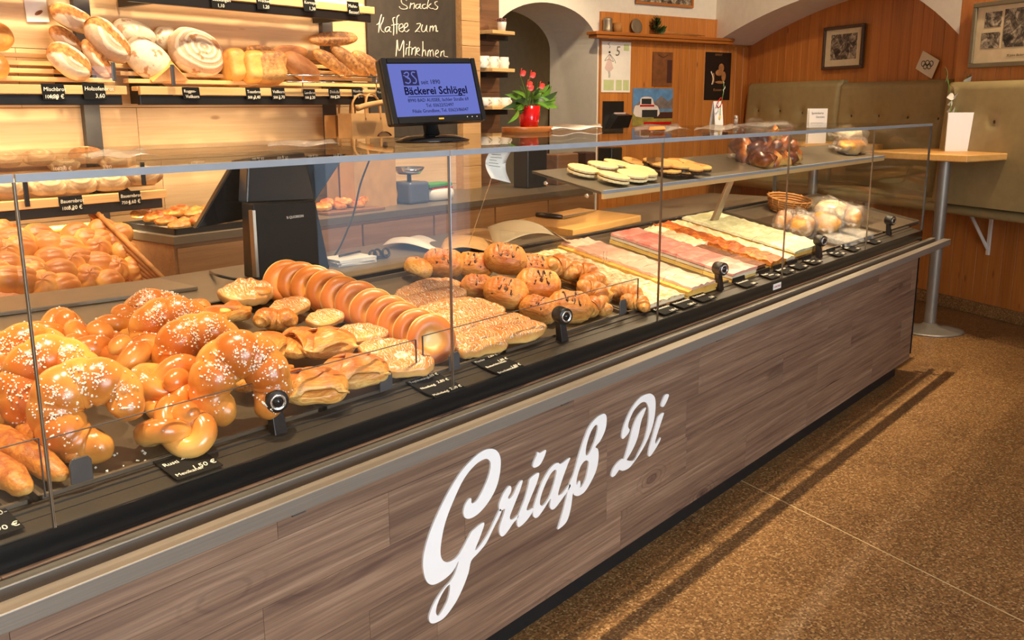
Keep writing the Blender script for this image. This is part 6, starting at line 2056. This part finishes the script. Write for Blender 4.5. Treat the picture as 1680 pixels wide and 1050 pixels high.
for i, (b_, t_, w_) in enumerate(leaves):
    g = G()
    dy = random.uniform(-0.05, 0.04)
    leaf_mesh(g, off(*b_, dy*0.3), off(*t_, dy), w_*kpx*0.55)
    g.tube(smooth_line([(0, 0, hp*0.8), off(b_[0], b_[1]+6, dy*0.2), off(*b_, dy*0.3)], 3), 0.0016, 5)
    g.build('leaf', M['leaf' if i % 3 else 'dark_leaf'], pl)
for i, (fx, fy) in enumerate([(858, 119), (874, 122), (869, 137), (871, 143), (889, 140)]):
    g = G()
    leaf_mesh(g, off(fx-5, fy+3, -0.02), off(fx+5, fy-2, -0.03), 6*kpx)
    g.tube([off(fx-5, fy+3, -0.02), off(fx-2, fy-7, -0.03)], 0.0014, 5)
    f_ = g.build('bloom', M['flower_red'], pl)
    G().tube(smooth_line([(0, 0, hp*0.8), off(866, 165), off(fx-5, fy+3, -0.02)], 4), 0.0013, 5).build('stem', M['leaf'], pl)
flat_sheet('white papers lying at the rear of the glass top right of the plant', [(905, 214), (988, 211), (985, 206), (900, 207)], 'paper_sheet', M['paper'], 0.003, 0.01, 'paper', ZTOP+0.006)
flat_sheet('clear bag with orange print lying on the glass top', [(1042, 217), (1130, 215), (1110, 206), (1040, 208)], 'plastic_bag', M['film'], 0.002, 0.012)
flat_sheet('second clear bag on the glass top right of the printed one', [(1138, 216), (1225, 212), (1200, 206), (1150, 209)], 'plastic_bag', M['film'], 0.001, 0.01)
flat_sheet('stack of pale bags at the rear of the glass top', [(1205, 208), (1300, 206), (1290, 201), (1215, 203)], 'plastic_bag', M['film'], 0.002, 0.006)
P = [at(1065, 213, z=ZTOP+0.012), at(1092, 212, z=ZTOP+0.012), at(1090, 207, z=ZTOP+0.012), at(1066, 208, z=ZTOP+0.012)]
o = G().sheet(lambda u, v: (P[0]*(1-u)+P[1]*u)*(1-v)+(P[3]*(1-u)+P[2]*u)*v, 3, 3, 0.001).build('paper_band', M['orange'])
tag(o, 'orange printed band inside the clear bag on the glass top', 'paper')
# receipt hanging inside the glass
q = [at(808, 243, y=0.02), at(842, 243, y=0.02), at(838, 300, y=0.02), at(806, 292, y=0.02)]
q0 = [at(812, 216, z=ZTOP+0.003), at(845, 214, z=ZTOP+0.003)]
def fnr(u, v):
    top_ = q[0]*(1-u)+q[1]*u
    bot = q[3]*(1-u)+q[2]*u
    return top_*(1-v)+bot*v+Vector((0, 0.02*math.sin(v*PI), 0))
rc = thing('receipt', 'curled till receipt hanging behind the front glass below the plant', 'paper', T(0, 0, 0))
G().sheet(fnr, 4, 10, 0.0006).build('sheet', M['paper'], rc)
for k in range(6):
    v = 0.12+0.09*k
    a_ = fnr(0.15, v)+Vector((0, -0.0015, 0)); b_ = fnr(0.5+0.1*(k % 3), v)+Vector((0, -0.0015, 0))
    G().tube([a_, b_], 0.0006, 4).build('print_line', M['grey_frame'], rc)
# menu stand with flower and shaker
v_ = ray(1180, 204); t_ = (0.78-CAM.y)/v_.y; p = CAM+v_*t_
bk2 = depth(p)/F
ms = thing('menu_card', 'white menu card with yellow pot picture and red ribbon standing on the glass top', 'card', T(p.x, 0.78, ZTOP))
hh = 37*bk2; ww_ = 14.5*bk2
zb2 = max(0.0, p.z-ZTOP)
G().hexa([(-ww_, 0, 0), (ww_, 0, 0), (ww_, 0.002, 0), (-ww_, 0.002, 0), (-ww_, 0.012, hh+zb2), (ww_, 0.012, hh+zb2), (ww_, 0.014, hh+zb2), (-ww_, 0.014, hh+zb2)]).build('card', M['white'], ms)
G().hexa([(-ww_, 0.03, 0), (ww_, 0.03, 0), (ww_, 0.032, 0), (-ww_, 0.032, 0), (-ww_, 0.014, hh+zb2), (ww_, 0.014, hh+zb2), (ww_, 0.016, hh+zb2), (-ww_, 0.016, hh+zb2)]).build('card_back', M['white'], ms)
G().blob(0.010, 0.001, 0.011, 14, 8, None, T(ww_*0.15, 0.001, hh*0.3+zb2)).build('printed_pot', M['custard'], ms)
G().tube(smooth_line([(ww_*0.15, 0.0, hh*0.4+zb2), (ww_*0.05, -0.002, hh*0.75+zb2), (ww_*0.0, -0.01, hh*1.1+zb2), (ww_*0.2, -0.012, hh*1.5+zb2), (0, -0.012, hh*1.85+zb2)], 4), 0.0022, 6).build('stem', M['leaf'], ms)
G().tube(smooth_line([(-ww_*0.9, -0.004, hh*0.9+zb2), (-ww_*0.3, -0.01, hh*1.15+zb2), (ww_*0.1, -0.008, hh*0.95+zb2), (-ww_*0.7, -0.008, hh*0.72+zb2), (-ww_*1.1, -0.004, hh*0.85+zb2)], 4), 0.0026, 6).build('ribbon', M['red'], ms)
g = G()
for k in range(3):
    leaf_mesh(g, (0, -0.012, hh*1.3+0.02*k+zb2), (0.012*(1 if k % 2 else -1), -0.016, hh*1.5+0.02*k+zb2), 0.006)
g.build('leaf', M['flower_white'], ms)
v_ = ray(1207, 203); t_ = (0.78-CAM.y)/v_.y; p = CAM+v_*t_
t = thing('shaker', 'small glass shaker with metal cap beside the menu card', 'shaker', T(p.x, 0.78, ZTOP))
G().lathe([(0, 0), (0.010, 0), (0.011, 0.028), (0, 0.028)], 14).build('bottle', M['milky'], t)
G().lathe([(0.0115, 0.028), (0.011, 0.040), (0.005, 0.046), (0, 0.046)], 14).build('cap', M['chrome'], t)

# ================================================================== calendar wall
def onwall(cx_, cy_, wl, off=0.0):
    return swall(cx_, cy_, off) if wl == 's' else bwall(cx_, cy_, off)
def wframe(o, wl):
    # local x right as seen from the room, y up, z into the room
    xr_ = VU if wl == 's' else -BU
    zr_ = VN if wl == 's' else BN
    return frame(o, xr_, zr_)
def poster(name, label, cat, wl, quad, mat, off, th=0.002, skew=0.0):
    P = [onwall(x, y, wl, off) for x, y in quad]
    o = (P[0]+P[1]+P[2]+P[3])/4
    w_ = ((P[1]-P[0]).length+(P[2]-P[3]).length)/4
    h_ = ((P[0]-P[3]).length+(P[1]-P[2]).length)/4
    t = thing(name, label, cat, wframe(o, wl) @ RZ(skew))
    G().box(-w_, w_, -h_, h_, -th, 0).build('sheet', mat, t)
    return t, w_, h_
# wooden wall shelf with its pieces
sf0, sf1 = swall(977, 57, 0.16), swall(1187, 70, 0.03)
zsh = swall(985, 55).z
xs0, xs1 = ss(swall(976, 57, 0.13)), -0.34
ws = thing('wall_shelf', 'long pine wall shelf with old pewter above the calendar', 'shelf', MS.copy())
G().hexa([(xs0, -0.15, zsh-0.02), (xs1, -0.15, zsh-0.02), (xs1, -0.027, zsh-0.02), (xs0, -0.027, zsh-0.02), (xs0, -0.15, zsh+0.005), (xs1, -0.15, zsh+0.005), (xs1, -0.027, zsh+0.005), (xs0, -0.027, zsh+0.005)]).build('board', M['pine_h'], ws, 0.004)
G().box(xs0+0.02, xs1, -0.135, -0.027, zsh-0.045, zsh-0.02).build('moulding', M['pine_h'], ws, 0.006)
zsh += 0.005
def on_shelf(px, d=0.09):
    q_ = swall(px, 50, d)
    return Vector((q_.x, q_.y, zsh))
t = thing('tankard', 'tall pewter tankard at the left end of the pine wall shelf', 'tankard', T(on_shelf(997)))
G().lathe([(0, 0), (0.043, 0), (0.036, 0.02), (0.036, 0.09), (0.038, 0.10), (0.030, 0.112), (0.0, 0.116)], 20).build('body', M['pewter'], t)
G().tube([(0.035+0.03*math.sin(PI*k/8), 0, 0.02+0.07*k/8) for k in range(9)], 0.005, 6).build('handle', M['pewter'], t)
t = thing('pewter_mug', 'short patterned mug with handle beside the tankard', 'mug', T(on_shelf(1013)))
G().lathe([(0, 0), (0.038, 0), (0.040, 0.075), (0.036, 0.075), (0.034, 0.01), (0, 0.008)], 20).build('body', M['wicker'], t)
G().tube([(0.038+0.028*math.sin(PI*k/8), 0, 0.015+0.05*k/8) for k in range(9)], 0.005, 6).build('handle', M['wicker'], t)
p = on_shelf(1043, 0.05)
o = G().lathe([(0, 0), (0.02, 0), (0.055, 0.006), (0.062, 0.012), (0.058, 0.014), (0.02, 0.006), (0, 0.006)], 26).build('pewter_plate', M['pewter'])
o.matrix_world = T(p.x, p.y, p.z+0.061) @ wframe(Vector((0, 0, 0)), 's') @ RX(-8)
tag(o, 'round pewter plate leaning on the wall shelf', 'plate')
t = thing('dried_bouquet', 'dark dried bouquet with long stalks lying on the wall shelf', 'bouquet', T(on_shelf(1076)))
random.seed(41)
g = G()
for k in range(60):
    a_ = random.uniform(0, 2*PI); r_ = random.uniform(0.0, 0.075); h_ = random.uniform(0.02, 0.15)
    r_ *= 1-h_*3.5
    leaf_mesh(g, (r_*0.5*math.cos(a_), r_*0.5*math.sin(a_), h_*0.7), (1.5*r_*math.cos(a_)+0.01, 1.5*r_*math.sin(a_), h_+0.02), 0.018)
o = g.build('herbs', M['dark_leaf'], t); o['kind'] = 'stuff'
for k in range(4):
    G().tube([(0.03, 0, 0.03+0.004*k), tuple(VU*(0.45+0.05*k)+Vector((0, 0, 0.006+0.003*k)))], 0.003, 5).build('stalk', M['wicker'], t)
# calendar
t, w_, h_ = poster('wall_calendar', 'white wall calendar with a drawn figure and the number 5 under the pine shelf', 'calendar', 's', [(987, 67), (1036, 70), (1033, 152), (987, 151)], M['paper'], 0.032)
M['calendar_green'] = plain('calendar_green', srgb(196, 206, 150), 0.8)
M['calendar_pink'] = plain('calendar_pink', srgb(218, 190, 182), 0.8)
M['ink'] = plain('printing_ink', (0.02, 0.02, 0.02, 1), 0.7)
G().box(w_*0.50, w_*0.86, h_*0.66, h_*0.92, 0, 0.0008).build('green_field', M['calendar_green'], t)
for x0, x1 in ((-0.85, -0.15), (0.0, 0.4), (0.5, 0.9)):
    G().box(w_*x0, w_*x1, -h_*0.92, -h_*0.50, 0, 0.0006).build('picture_field', M['calendar_green'], t)
writing([('5', -w_*0.10, h_*0.45, h_*0.55, 'LEFT', 0.15)], M['grey_frame'], t, T(0, 0, 0.0008))
fig = G()
for st in ([(-0.45, 0.95), (-0.60, 0.90), (-0.45, 0.82), (-0.50, 0.74)], [(-0.48, 0.50), (-0.80, 0.25), (-0.50, 0.30), (-0.2, 0.22), (-0.48, 0.5)], [(-0.45, 0.5), (-0.15, 0.3), (-0.05, 0.15)], [(-0.55, -0.15), (-0.50, -0.3), (-0.52, -0.42)], [(-0.45, -0.15), (-0.42, -0.3), (-0.44, -0.42)]):
    fig.tube(smooth_line([(x*w_, y*h_, 0.0008) for x, y in st], 4), 0.002, 5, True, None, False, 0.3)
fig.blob(w_*0.07, h_*0.045, 0.001, 10, 6, None, T(-0.48*w_, 0.58*h_, 0.0008))
fig.build('drawn_figure', M['ink'], t)
dr = [(-0.48*w_, 0.5*h_), (-0.2*w_, -0.05*h_), (-0.35*w_, -0.15*h_), (-0.65*w_, -0.15*h_), (-0.8*w_, -0.05*h_)]
G().add([(x, y, 0.0006) for x, y in dr]+[(x, y, 0.0012) for x, y in dr], [(0, 4, 3, 2, 1), (5, 6, 7, 8, 9)]+[(i, (i+1) % 5, (i+1) % 5+5, i+5) for i in range(5)]).build('drawn_dress', M['calendar_pink'], t)
# car poster (calendar picture)
t, w_, h_ = poster('car_poster', 'landscape picture of a red and white car before mountains, under the calendar wall shelf', 'poster', 's', [(1038, 144), (1104, 146), (1103, 206), (1038, 206)], plain('poster_sky', srgb(94, 140, 190), 0.5, nz=0.2), 0.032)
G().box(-w_, w_, -h_, -h_*0.25, 0, 0.0008).build('meadow', plain('poster_meadow', srgb(150, 136, 60), 0.6, nz=0.3), t)
mt = [(-w_, 0), (-w_*0.5, h_*0.45), (0, h_*0.2), (w_*0.4, h_*0.6), (w_*0.75, h_*0.3), (w_, h_*0.5), (w_, -h_*0.1), (-w_, -h_*0.1)]
me = filled([mt], 0.0005); me.materials.append(plain('poster_mountain', srgb(122, 110, 108), 0.6, nz=0.3)); link('mountains', me, t, loc=(0, 0, 0.0005))
G().box(w_*0.05, w_, -h_*0.62, -h_*0.28, 0.0008, 0.0016).build('shade_field', M['brown_print'], t)
me = filled([smooth_line([(-w_*0.85, -h_*0.5, 0), (-w_*0.9, h_*0.05, 0), (-w_*0.66, h_*0.12, 0), (-w_*0.6, h_*0.5, 0), (-w_*0.1, h_*0.52, 0), (w_*0.05, h_*0.15, 0), (w_*0.25, 0, 0), (w_*0.25, -h_*0.5, 0)], 3, True)], 0.0006)
me.materials.append(plain('poster_car_white', srgb(226, 214, 208), 0.5)); link('car_body', me, t, loc=(0, 0, 0.0018))
G().box(-w_*0.58, -w_*0.10, h_*0.15, h_*0.45, 0.0022, 0.0028).build('car_windscreen', M['ink'], t)
G().box(-w_*0.66, w_*0.05, h_*0.02, h_*0.12, 0.0022, 0.003).build('car_stripe', M['red'], t)
G().box(-w_*0.55, w_*0.22, -h_*0.55, -h_*0.15, 0.0022, 0.003).build('car_grille', M['ink'], t)
G().box(-w_*0.45, w_*0.95, -h_*0.97, -h_*0.80, 0.0010, 0.002).build('red_banner', M['red'], t)
# small leather plaque
t, w_, h_ = poster('wooden_plaque', 'brown pressed plaque on the pine wall above the car poster', 'plaque', 's', [(1071, 86), (1104, 85), (1103, 142), (1071, 141)], plain('plaque_brown', srgb(122, 74, 40), 0.55, nz=0.25), 0.036, 0.008)
G().box(w_*0.45, w_*0.92, -h_*0.8, h_*0.55, 0, 0.002).build('dark_field', M['brown_print'], t)
G().tube(smooth_line([(-w_*0.5, h_*0.85, 0.001), (0, h_*0.7, 0.001), (w_*0.5, h_*0.85, 0.001)], 4), 0.003, 5, True, None, False, 0.4).build('carved_line', M['brown_print'], t)
# dark poster
t, w_, h_ = poster('dark_poster', 'dark poster with lit figures beside the corner', 'poster', 's', [(1157, 85), (1200, 87), (1197, 165), (1156, 163)], plain('poster_black', srgb(28, 20, 16), 0.5), 0.032)
M['amber_print'] = plain('amber_print', srgb(168, 112, 66), 0.6, nz=0.3)
for (x, y, a_, b_) in ((0.25, 0.35, 0.22, 0.2), (0.1, 0.15, 0.3, 0.14), (0.45, 0.0, 0.18, 0.22), (-0.35, -0.1, 0.10, 0.25), (0.2, -0.25, 0.4, 0.06)):
    G().blob(a_*w_, b_*h_, 0.0009, 12, 6, None, T(x*w_, y*h_, 0.0005)).build('lit_figure', M['amber_print'], t)
G().tube(smooth_line([(-0.55*w_, 0.2*h_, 0.001), (-0.35*w_, -0.1*h_, 0.001), (-0.45*w_, -0.35*h_, 0.001)], 4), 0.006, 5, True, None, False, 0.3).build('lit_line', M['chalk'], t)
writing([('ADVENT', 0, h_*0.86, h_*0.12, 'CENTER', 0), ('Konzert', 0, -h_*0.62, h_*0.16, 'CENTER', 0.2)], M['amber_print'], t, T(0, 0, 0.001))
# black box with leaflets
p0 = swall(989, 166, 0.03); p1 = swall(1022, 212, 0.03)
t = thing('leaflet_box', 'black leaflet box on the pine wall below the calendar', 'box', wframe((p0+p1)/2, 's'))
w_, h_ = (p1-p0).dot(VU)/2, (p0.z-p1.z)/2
G().box(-w_, w_, -h_*1.3, h_, -0.004, 0.006).build('back_plate', M['black'], t, 0.002)
G().hexa([(-w_, -h_*1.3, 0.006), (w_, -h_*1.3, 0.006), (w_, -h_*1.3, 0.05), (-w_, -h_*1.3, 0.05), (-w_*0.2, h_*0.15, 0.006), (w_*1.2, h_*0.15, 0.006), (w_*1.2, h_*0.0, 0.09), (-w_*0.2, h_*0.0, 0.09)]).build('pocket', M['black'], t, 0.002)
G().box(-w_*0.1, w_*1.0, -h_*0.1, h_*0.2, 0.02, 0.03).build('leaflets', M['calendar_pink'], t)
# framed picture above the shelf, only its lower edge in view
t, w_, h_ = poster('framed_picture', 'reddish framed picture on the white wall, cut by the upper edge', 'picture', 's', [(1047, -60), (1134, -56), (1136, 9), (1046, 2)], M['photo2'], 0.02)
for (x0, x1, y0, y1) in ((-w_-0.02, w_+0.02, -h_-0.02, -h_), (-w_-0.02, w_+0.02, h_, h_+0.02), (-w_-0.02, -w_, -h_, h_), (w_, w_+0.02, -h_, h_)):
    G().box(x0, x1, y0, y1, -0.004, 0.014).build('frame_bar', M['pine_h'], t, 0.003)
# ================================================================== bench corner
# framed old photograph in the niche
def framed(label, wl, quad, off, bar, mfr, pics, caption=None):
    P = [onwall(x, y, wl, off) for x, y in quad]
    o = (P[0]+P[1]+P[2]+P[3])/4
    w_ = ((P[1]-P[0]).length+(P[2]-P[3]).length)/4
    h_ = ((P[0]-P[3]).length+(P[1]-P[2]).length)/4
    t = thing('framed_photo', label, 'picture', wframe(o, wl))
    for (x0, x1, y0, y1) in ((-w_, w_, -h_, -h_+bar), (-w_, w_, h_-bar, h_), (-w_, -w_+bar, -h_+bar, h_-bar), (w_-bar, w_, -h_+bar, h_-bar)):
        G().box(x0, x1, y0, y1, -0.006, 0.02).build('frame_bar', mfr, t, 0.004)
    G().box(-w_+bar*0.9, w_-bar*0.9, -h_+bar*0.9, h_-bar*0.9, -0.004, 0.004).build('mount', plain('cream_mount', srgb(214, 196, 160), 0.7), t)
    for i, (x0, x1, y0, y1) in enumerate(pics):
        G().box(x0*w_, x1*w_, y0*h_, y1*h_, 0.004, 0.0055).build('print', M['photo' if i % 2 == 0 else 'photo2'], t)
    if caption:
        writing([(caption, 0, -h_*0.70, h_*0.10, 'CENTER', 0.3)], M['brown_print'], t, T(0, 0, 0.006))
    return t
framed('small framed black and white photograph in the pine niche', 'b', [(1353, 44), (1420, 40), (1416, 113), (1351, 114)], 0.02, 0.025, M['frame_wood'], [(-0.62, 0.66, -0.55, 0.62)])
framed('large framed set of old photographs at the right edge', 'b', [(1603, 0), (1760, -8), (1752, 108), (1590, 109)], LUN+0.022, 0.028, M['grey_frame'], [(-0.74, -0.38, 0.22, 0.68), (-0.78, -0.38, -0.42, 0.06), (-0.32, 0.25, -0.42, 0.72), (0.32, 0.78, -0.42, 0.68)], '70 Jahre B\u00e4ckerei')
# white card with linked rings
t, w_, h_ = poster('ring_card', 'tilted pale card with five linked rings on the pine wall', 'card', 'b', [(1506, 90), (1537, 90), (1537, 122), (1506, 122)], M['paper'], 0.02, 0.002, 0)
for ch in t.children:
    ch.matrix_basis = RZ(-25)
for i, (x, y) in enumerate(((-0.42, 0.12), (0.0, 0.16), (0.42, 0.08), (-0.2, -0.16), (0.22, -0.18))):
    pts = [(x*w_+0.20*w_*math.cos(2*PI*k/18), y*h_+0.20*w_*math.sin(2*PI*k/18), 0.0012) for k in range(18)]
    G().tube(pts, 0.0028, 5, False, None, True, 0.4).build('ring', M['ink'], t)
# tufted bench backs: two in the niche, one on the pier
bn = thing('bench', 'long wall bench with tufted olive leather back panels and wooden seat', 'bench', MB.copy())
ztop = 1.575
def back_panel(s0, s1, off, par, zt_, z0=0.80, th=0.09, lean=0.05):
    L = s1-s0
    def fn(u, v):
        e = min(u, 1-u)*L/0.03
        f = min(1, max(0, e))
        e2 = min(1, max(0, (1-v)*(zt_-z0)/0.03))
        puff = th*(0.55+0.45*math.sqrt(1-(1-f)**2)*math.sqrt(1-(1-e2)**2))
        y = off+puff+lean*(1-v)
        z = z0+(zt_-z0)*v
        for bx in btn:
            d2 = ((s0+L*u)-bx[0])**2+(z-bx[1])**2
            y -= 0.022*math.exp(-d2/0.0009)+0.010*math.exp(-d2/0.006)
        return Vector((s0+L*u, y, z))
    btn = [b_ for b_ in buttons if s0 < b_[0] < s1]
    g = G()
    g.sheet(fn, max(20, int(L/0.018)), 30, 0.0)
    # sides and top back to the wall
    for u in (0, 1):
        for k in range(30):
            A, B = fn(u, k/30), fn(u, (k+1)/30)
            g.add([A, B, Vector((B.x, off, B.z)), Vector((A.x, off, A.z))], [(0, 1, 2, 3)], None, True)
    n_ = max(20, int(L/0.018))
    for k in range(n_):
        A, B = fn(k/n_, 1), fn((k+1)/n_, 1)
        g.add([A, B, Vector((B.x, off, B.z)), Vector((A.x, off, A.z))], [(0, 1, 2, 3)], None, True)
    o = g.build('back_panel', M['leather'], par)
    for bx in btn:
        u, v = (bx[0]-s0)/L, (bx[1]-z0)/(zt_-z0)
        q_ = fn(u, v)
        G().lathe([(0, 0.006), (0.008, 0.004), (0.011, 0.0), (0.011, -0.004)], 12, T(q_.x, q_.y+0.004, q_.z) @ RX(-90)).build('button', plain('button_dark', srgb(70, 58, 40), 0.4), o)
buttons = []
NICHE = 0.002
for px, py in ((1238, 182), (1273, 182), (1310, 185), (1390, 190), (1435, 190), (1482, 193), (1532, 195)):
    q_ = bwall(px, py, NICHE+0.12)
    buttons.append((bs(q_), q_.z))
sg = bs(bwall(1375, 150, 0.10)); sp_ = bs(bwall(1550, 150, 0.10)); sc_ = bs(bwall(1224, 150, 0.10))
back_panel(sg+0.004, sc_, NICHE, bn, bwall(1300, 134, 0.1).z)
back_panel(sp_+0.004, sg-0.004, NICHE, bn, bwall(1460, 133, 0.1).z)
q_ = bwall(1627, 200, LUN+0.10)
buttons = [(bs(q_), q_.z), (bs(q_)-0.42, q_.z)]
spb = bs(bwall(1553, 150, LUN+0.08))
back_panel(-2.6, spb, LUN, bn, bwall(1640, 132, LUN+0.09).z, 0.80)
# seat, brackets
zs = 0.775
G().box(-2.6, smax-0.2, 0.02, 0.46, zs-0.03, zs).build('seat_board', M['dark_oak'], bn, 0.004)
G().tube([(-2.6, 0.46, zs-0.02), (smax-0.3, 0.46, zs-0.02)], 0.032, 12).build('seat_roll', M['leather'], bn)
G().box(-2.6, smax-0.2, 0.05, 0.45, zs, zs+0.035).build('seat_cushion', M['leather'], bn, 0.012, 3)
q_ = bwall(1575, 350, 0.30)
for s_ in (bs(q_), bs(q_)-1.1, bs(q_)+1.2):
    G().tube([(s_, 0.03, zs-0.035), (s_, 0.38, zs-0.035)], 0.012, 8).build('bracket', M['paper'], bn)
    G().box(s_-0.012, s_+0.012, 0.014, 0.03, 0.42, zs-0.03).build('bracket', M['paper'], bn, 0.002)
    G().tube([(s_, 0.028, 0.46), (s_+0.14, 0.10, zs-0.04)], 0.012, 8).build('bracket', M['paper'], bn)
# standing table with card and orchid
tb = thing('standing_table', 'standing table with beech top on a steel pole and round foot', 'table', T(5.655, 0.20, 0))
G().lathe([(0, 0), (0.205, 0), (0.21, 0.004), (0.19, 0.012), (0.06, 0.028), (0.036, 0.05), (0, 0.05)], 40).build('foot', M['steel'], tb)
G().tube([(0, 0, 0.04), (0, 0, 1.09)], 0.036, 20, False).build('pole', M['steel'], tb)
ctr = Vector((5.655, 0.20, 0))
pc = plane(1572, 248, (5.655, 0.20, 1.1), -_f)
zt2 = pc.z
G().hexa([(-0.36, -0.36, zt2-0.04), (0.36, -0.36, zt2-0.04), (0.36, 0.36, zt2-0.04), (-0.36, 0.36, zt2-0.04), (-0.36, -0.36, zt2), (0.36, -0.36, zt2), (0.36, 0.36, zt2), (-0.36, 0.36, zt2)], RZ(-18)).build('table_top', M['board'], tb, 0.006, 3)
cd_ = thing('table_card', 'blank white card standing on the standing table', 'card', T(pc.x, pc.y, zt2) @ RZ(-52))
kk = depth(pc)/F
G().box(-22*kk, 22*kk, -0.002, 0.0, 0.0, 62*kk).build('card', M['white'], cd_)
G().box(-22*kk, 22*kk, 0.005, 0.007, 0.0, 62*kk).build('card_back', M['white'], cd_)
pv = pc+Vector((0.05, 0.06, 0))
t = thing('orchid_vase', 'white orchid sprig in a small glass behind the blank card', 'flower', T(pv.x, pv.y, zt2))
G().lathe([(0, 0), (0.03, 0), (0.036, 0.10), (0.034, 0.10), (0.028, 0.006), (0, 0.005)], 18).build('vase', M['glass'], t)
def ofs(px, py): return plane(px, py, pv, -_f)-Vector((pv.x, pv.y, zt2))
G().tube(smooth_line([(0, 0, 0.01), ofs(1566, 195), ofs(1572, 165), ofs(1580, 135), ofs(1592, 124)], 5), 0.003, 6).build('stem', M['leaf'], t)
G().tube(smooth_line([(0, 0, 0.01), ofs(1560, 190), ofs(1558, 150), ofs(1551, 112)], 5), 0.0025, 6).build('stem', M['leaf'], t)
for (x0, y0), (x1, y1), w_ in [((1580, 134), (1598, 123), 0.012), ((1566, 155), (1556, 138), 0.014), ((1565, 158), (1553, 160), 0.014), ((1564, 160), (1574, 152), 0.014), ((1578, 160), (1588, 174), 0.012), ((1586, 170), (1582, 176), 0.012), ((1560, 172), (1552, 184), 0.016), ((1562, 165), (1554, 172), 0.016), ((1566, 175), (1558, 186), 0.016), ((1551, 134), (1550, 108), 0.010)]:
    g = G(); leaf_mesh(g, ofs(x0, y0), ofs(x1, y1), w_*1.9); g.build('petal', M['flower_white'], t)
# reservation card on a second, hidden table: stands on the bench-side rail
pr2 = bwall(1340, 205, 0.55)
tb2 = thing('far_table', 'second standing table half hidden behind the far end of the glass case', 'table', T(pr2.x, pr2.y, 0))
zr = pr2.z-0.02
G().lathe([(0, 0), (0.205, 0), (0.19, 0.012), (0.036, 0.05), (0, 0.05)], 32).build('foot', M['steel'], tb2)
G().tube([(0, 0, 0.04), (0, 0, zt2-0.04)], 0.036, 16, False).build('pole', M['steel'], tb2)
G().box(-0.34, 0.34, -0.34, 0.34, zt2-0.045, zt2, RZ(-32)).build('table_top', M['board'], tb2, 0.006, 3)
cd2 = thing('reserved_card', 'white card with two lines of print standing before the bench', 'card', T(pr2.x, pr2.y, zt2) @ RZ(-30))
kk = depth(pr2)/F
z1_ = bwall(1340, 178, 0.55).z-zt2
G().box(-18*kk, 18*kk, -0.012, -0.010, 0.0, z1_).build('card', M['white'], cd2)
G().box(-18*kk, 18*kk, 0.012, 0.014, 0.0, z1_).build('card_back', M['white'], cd2)
writing([('Speisekarte', -14*kk, 0, 5.2*kk, 'LEFT', 0), ('Getr\u00e4nke', -5*kk, -6*kk, 4.6*kk, 'LEFT', 0)], M['ink'], cd2, T(0, -0.0125, z1_-9*kk) @ RX(90))
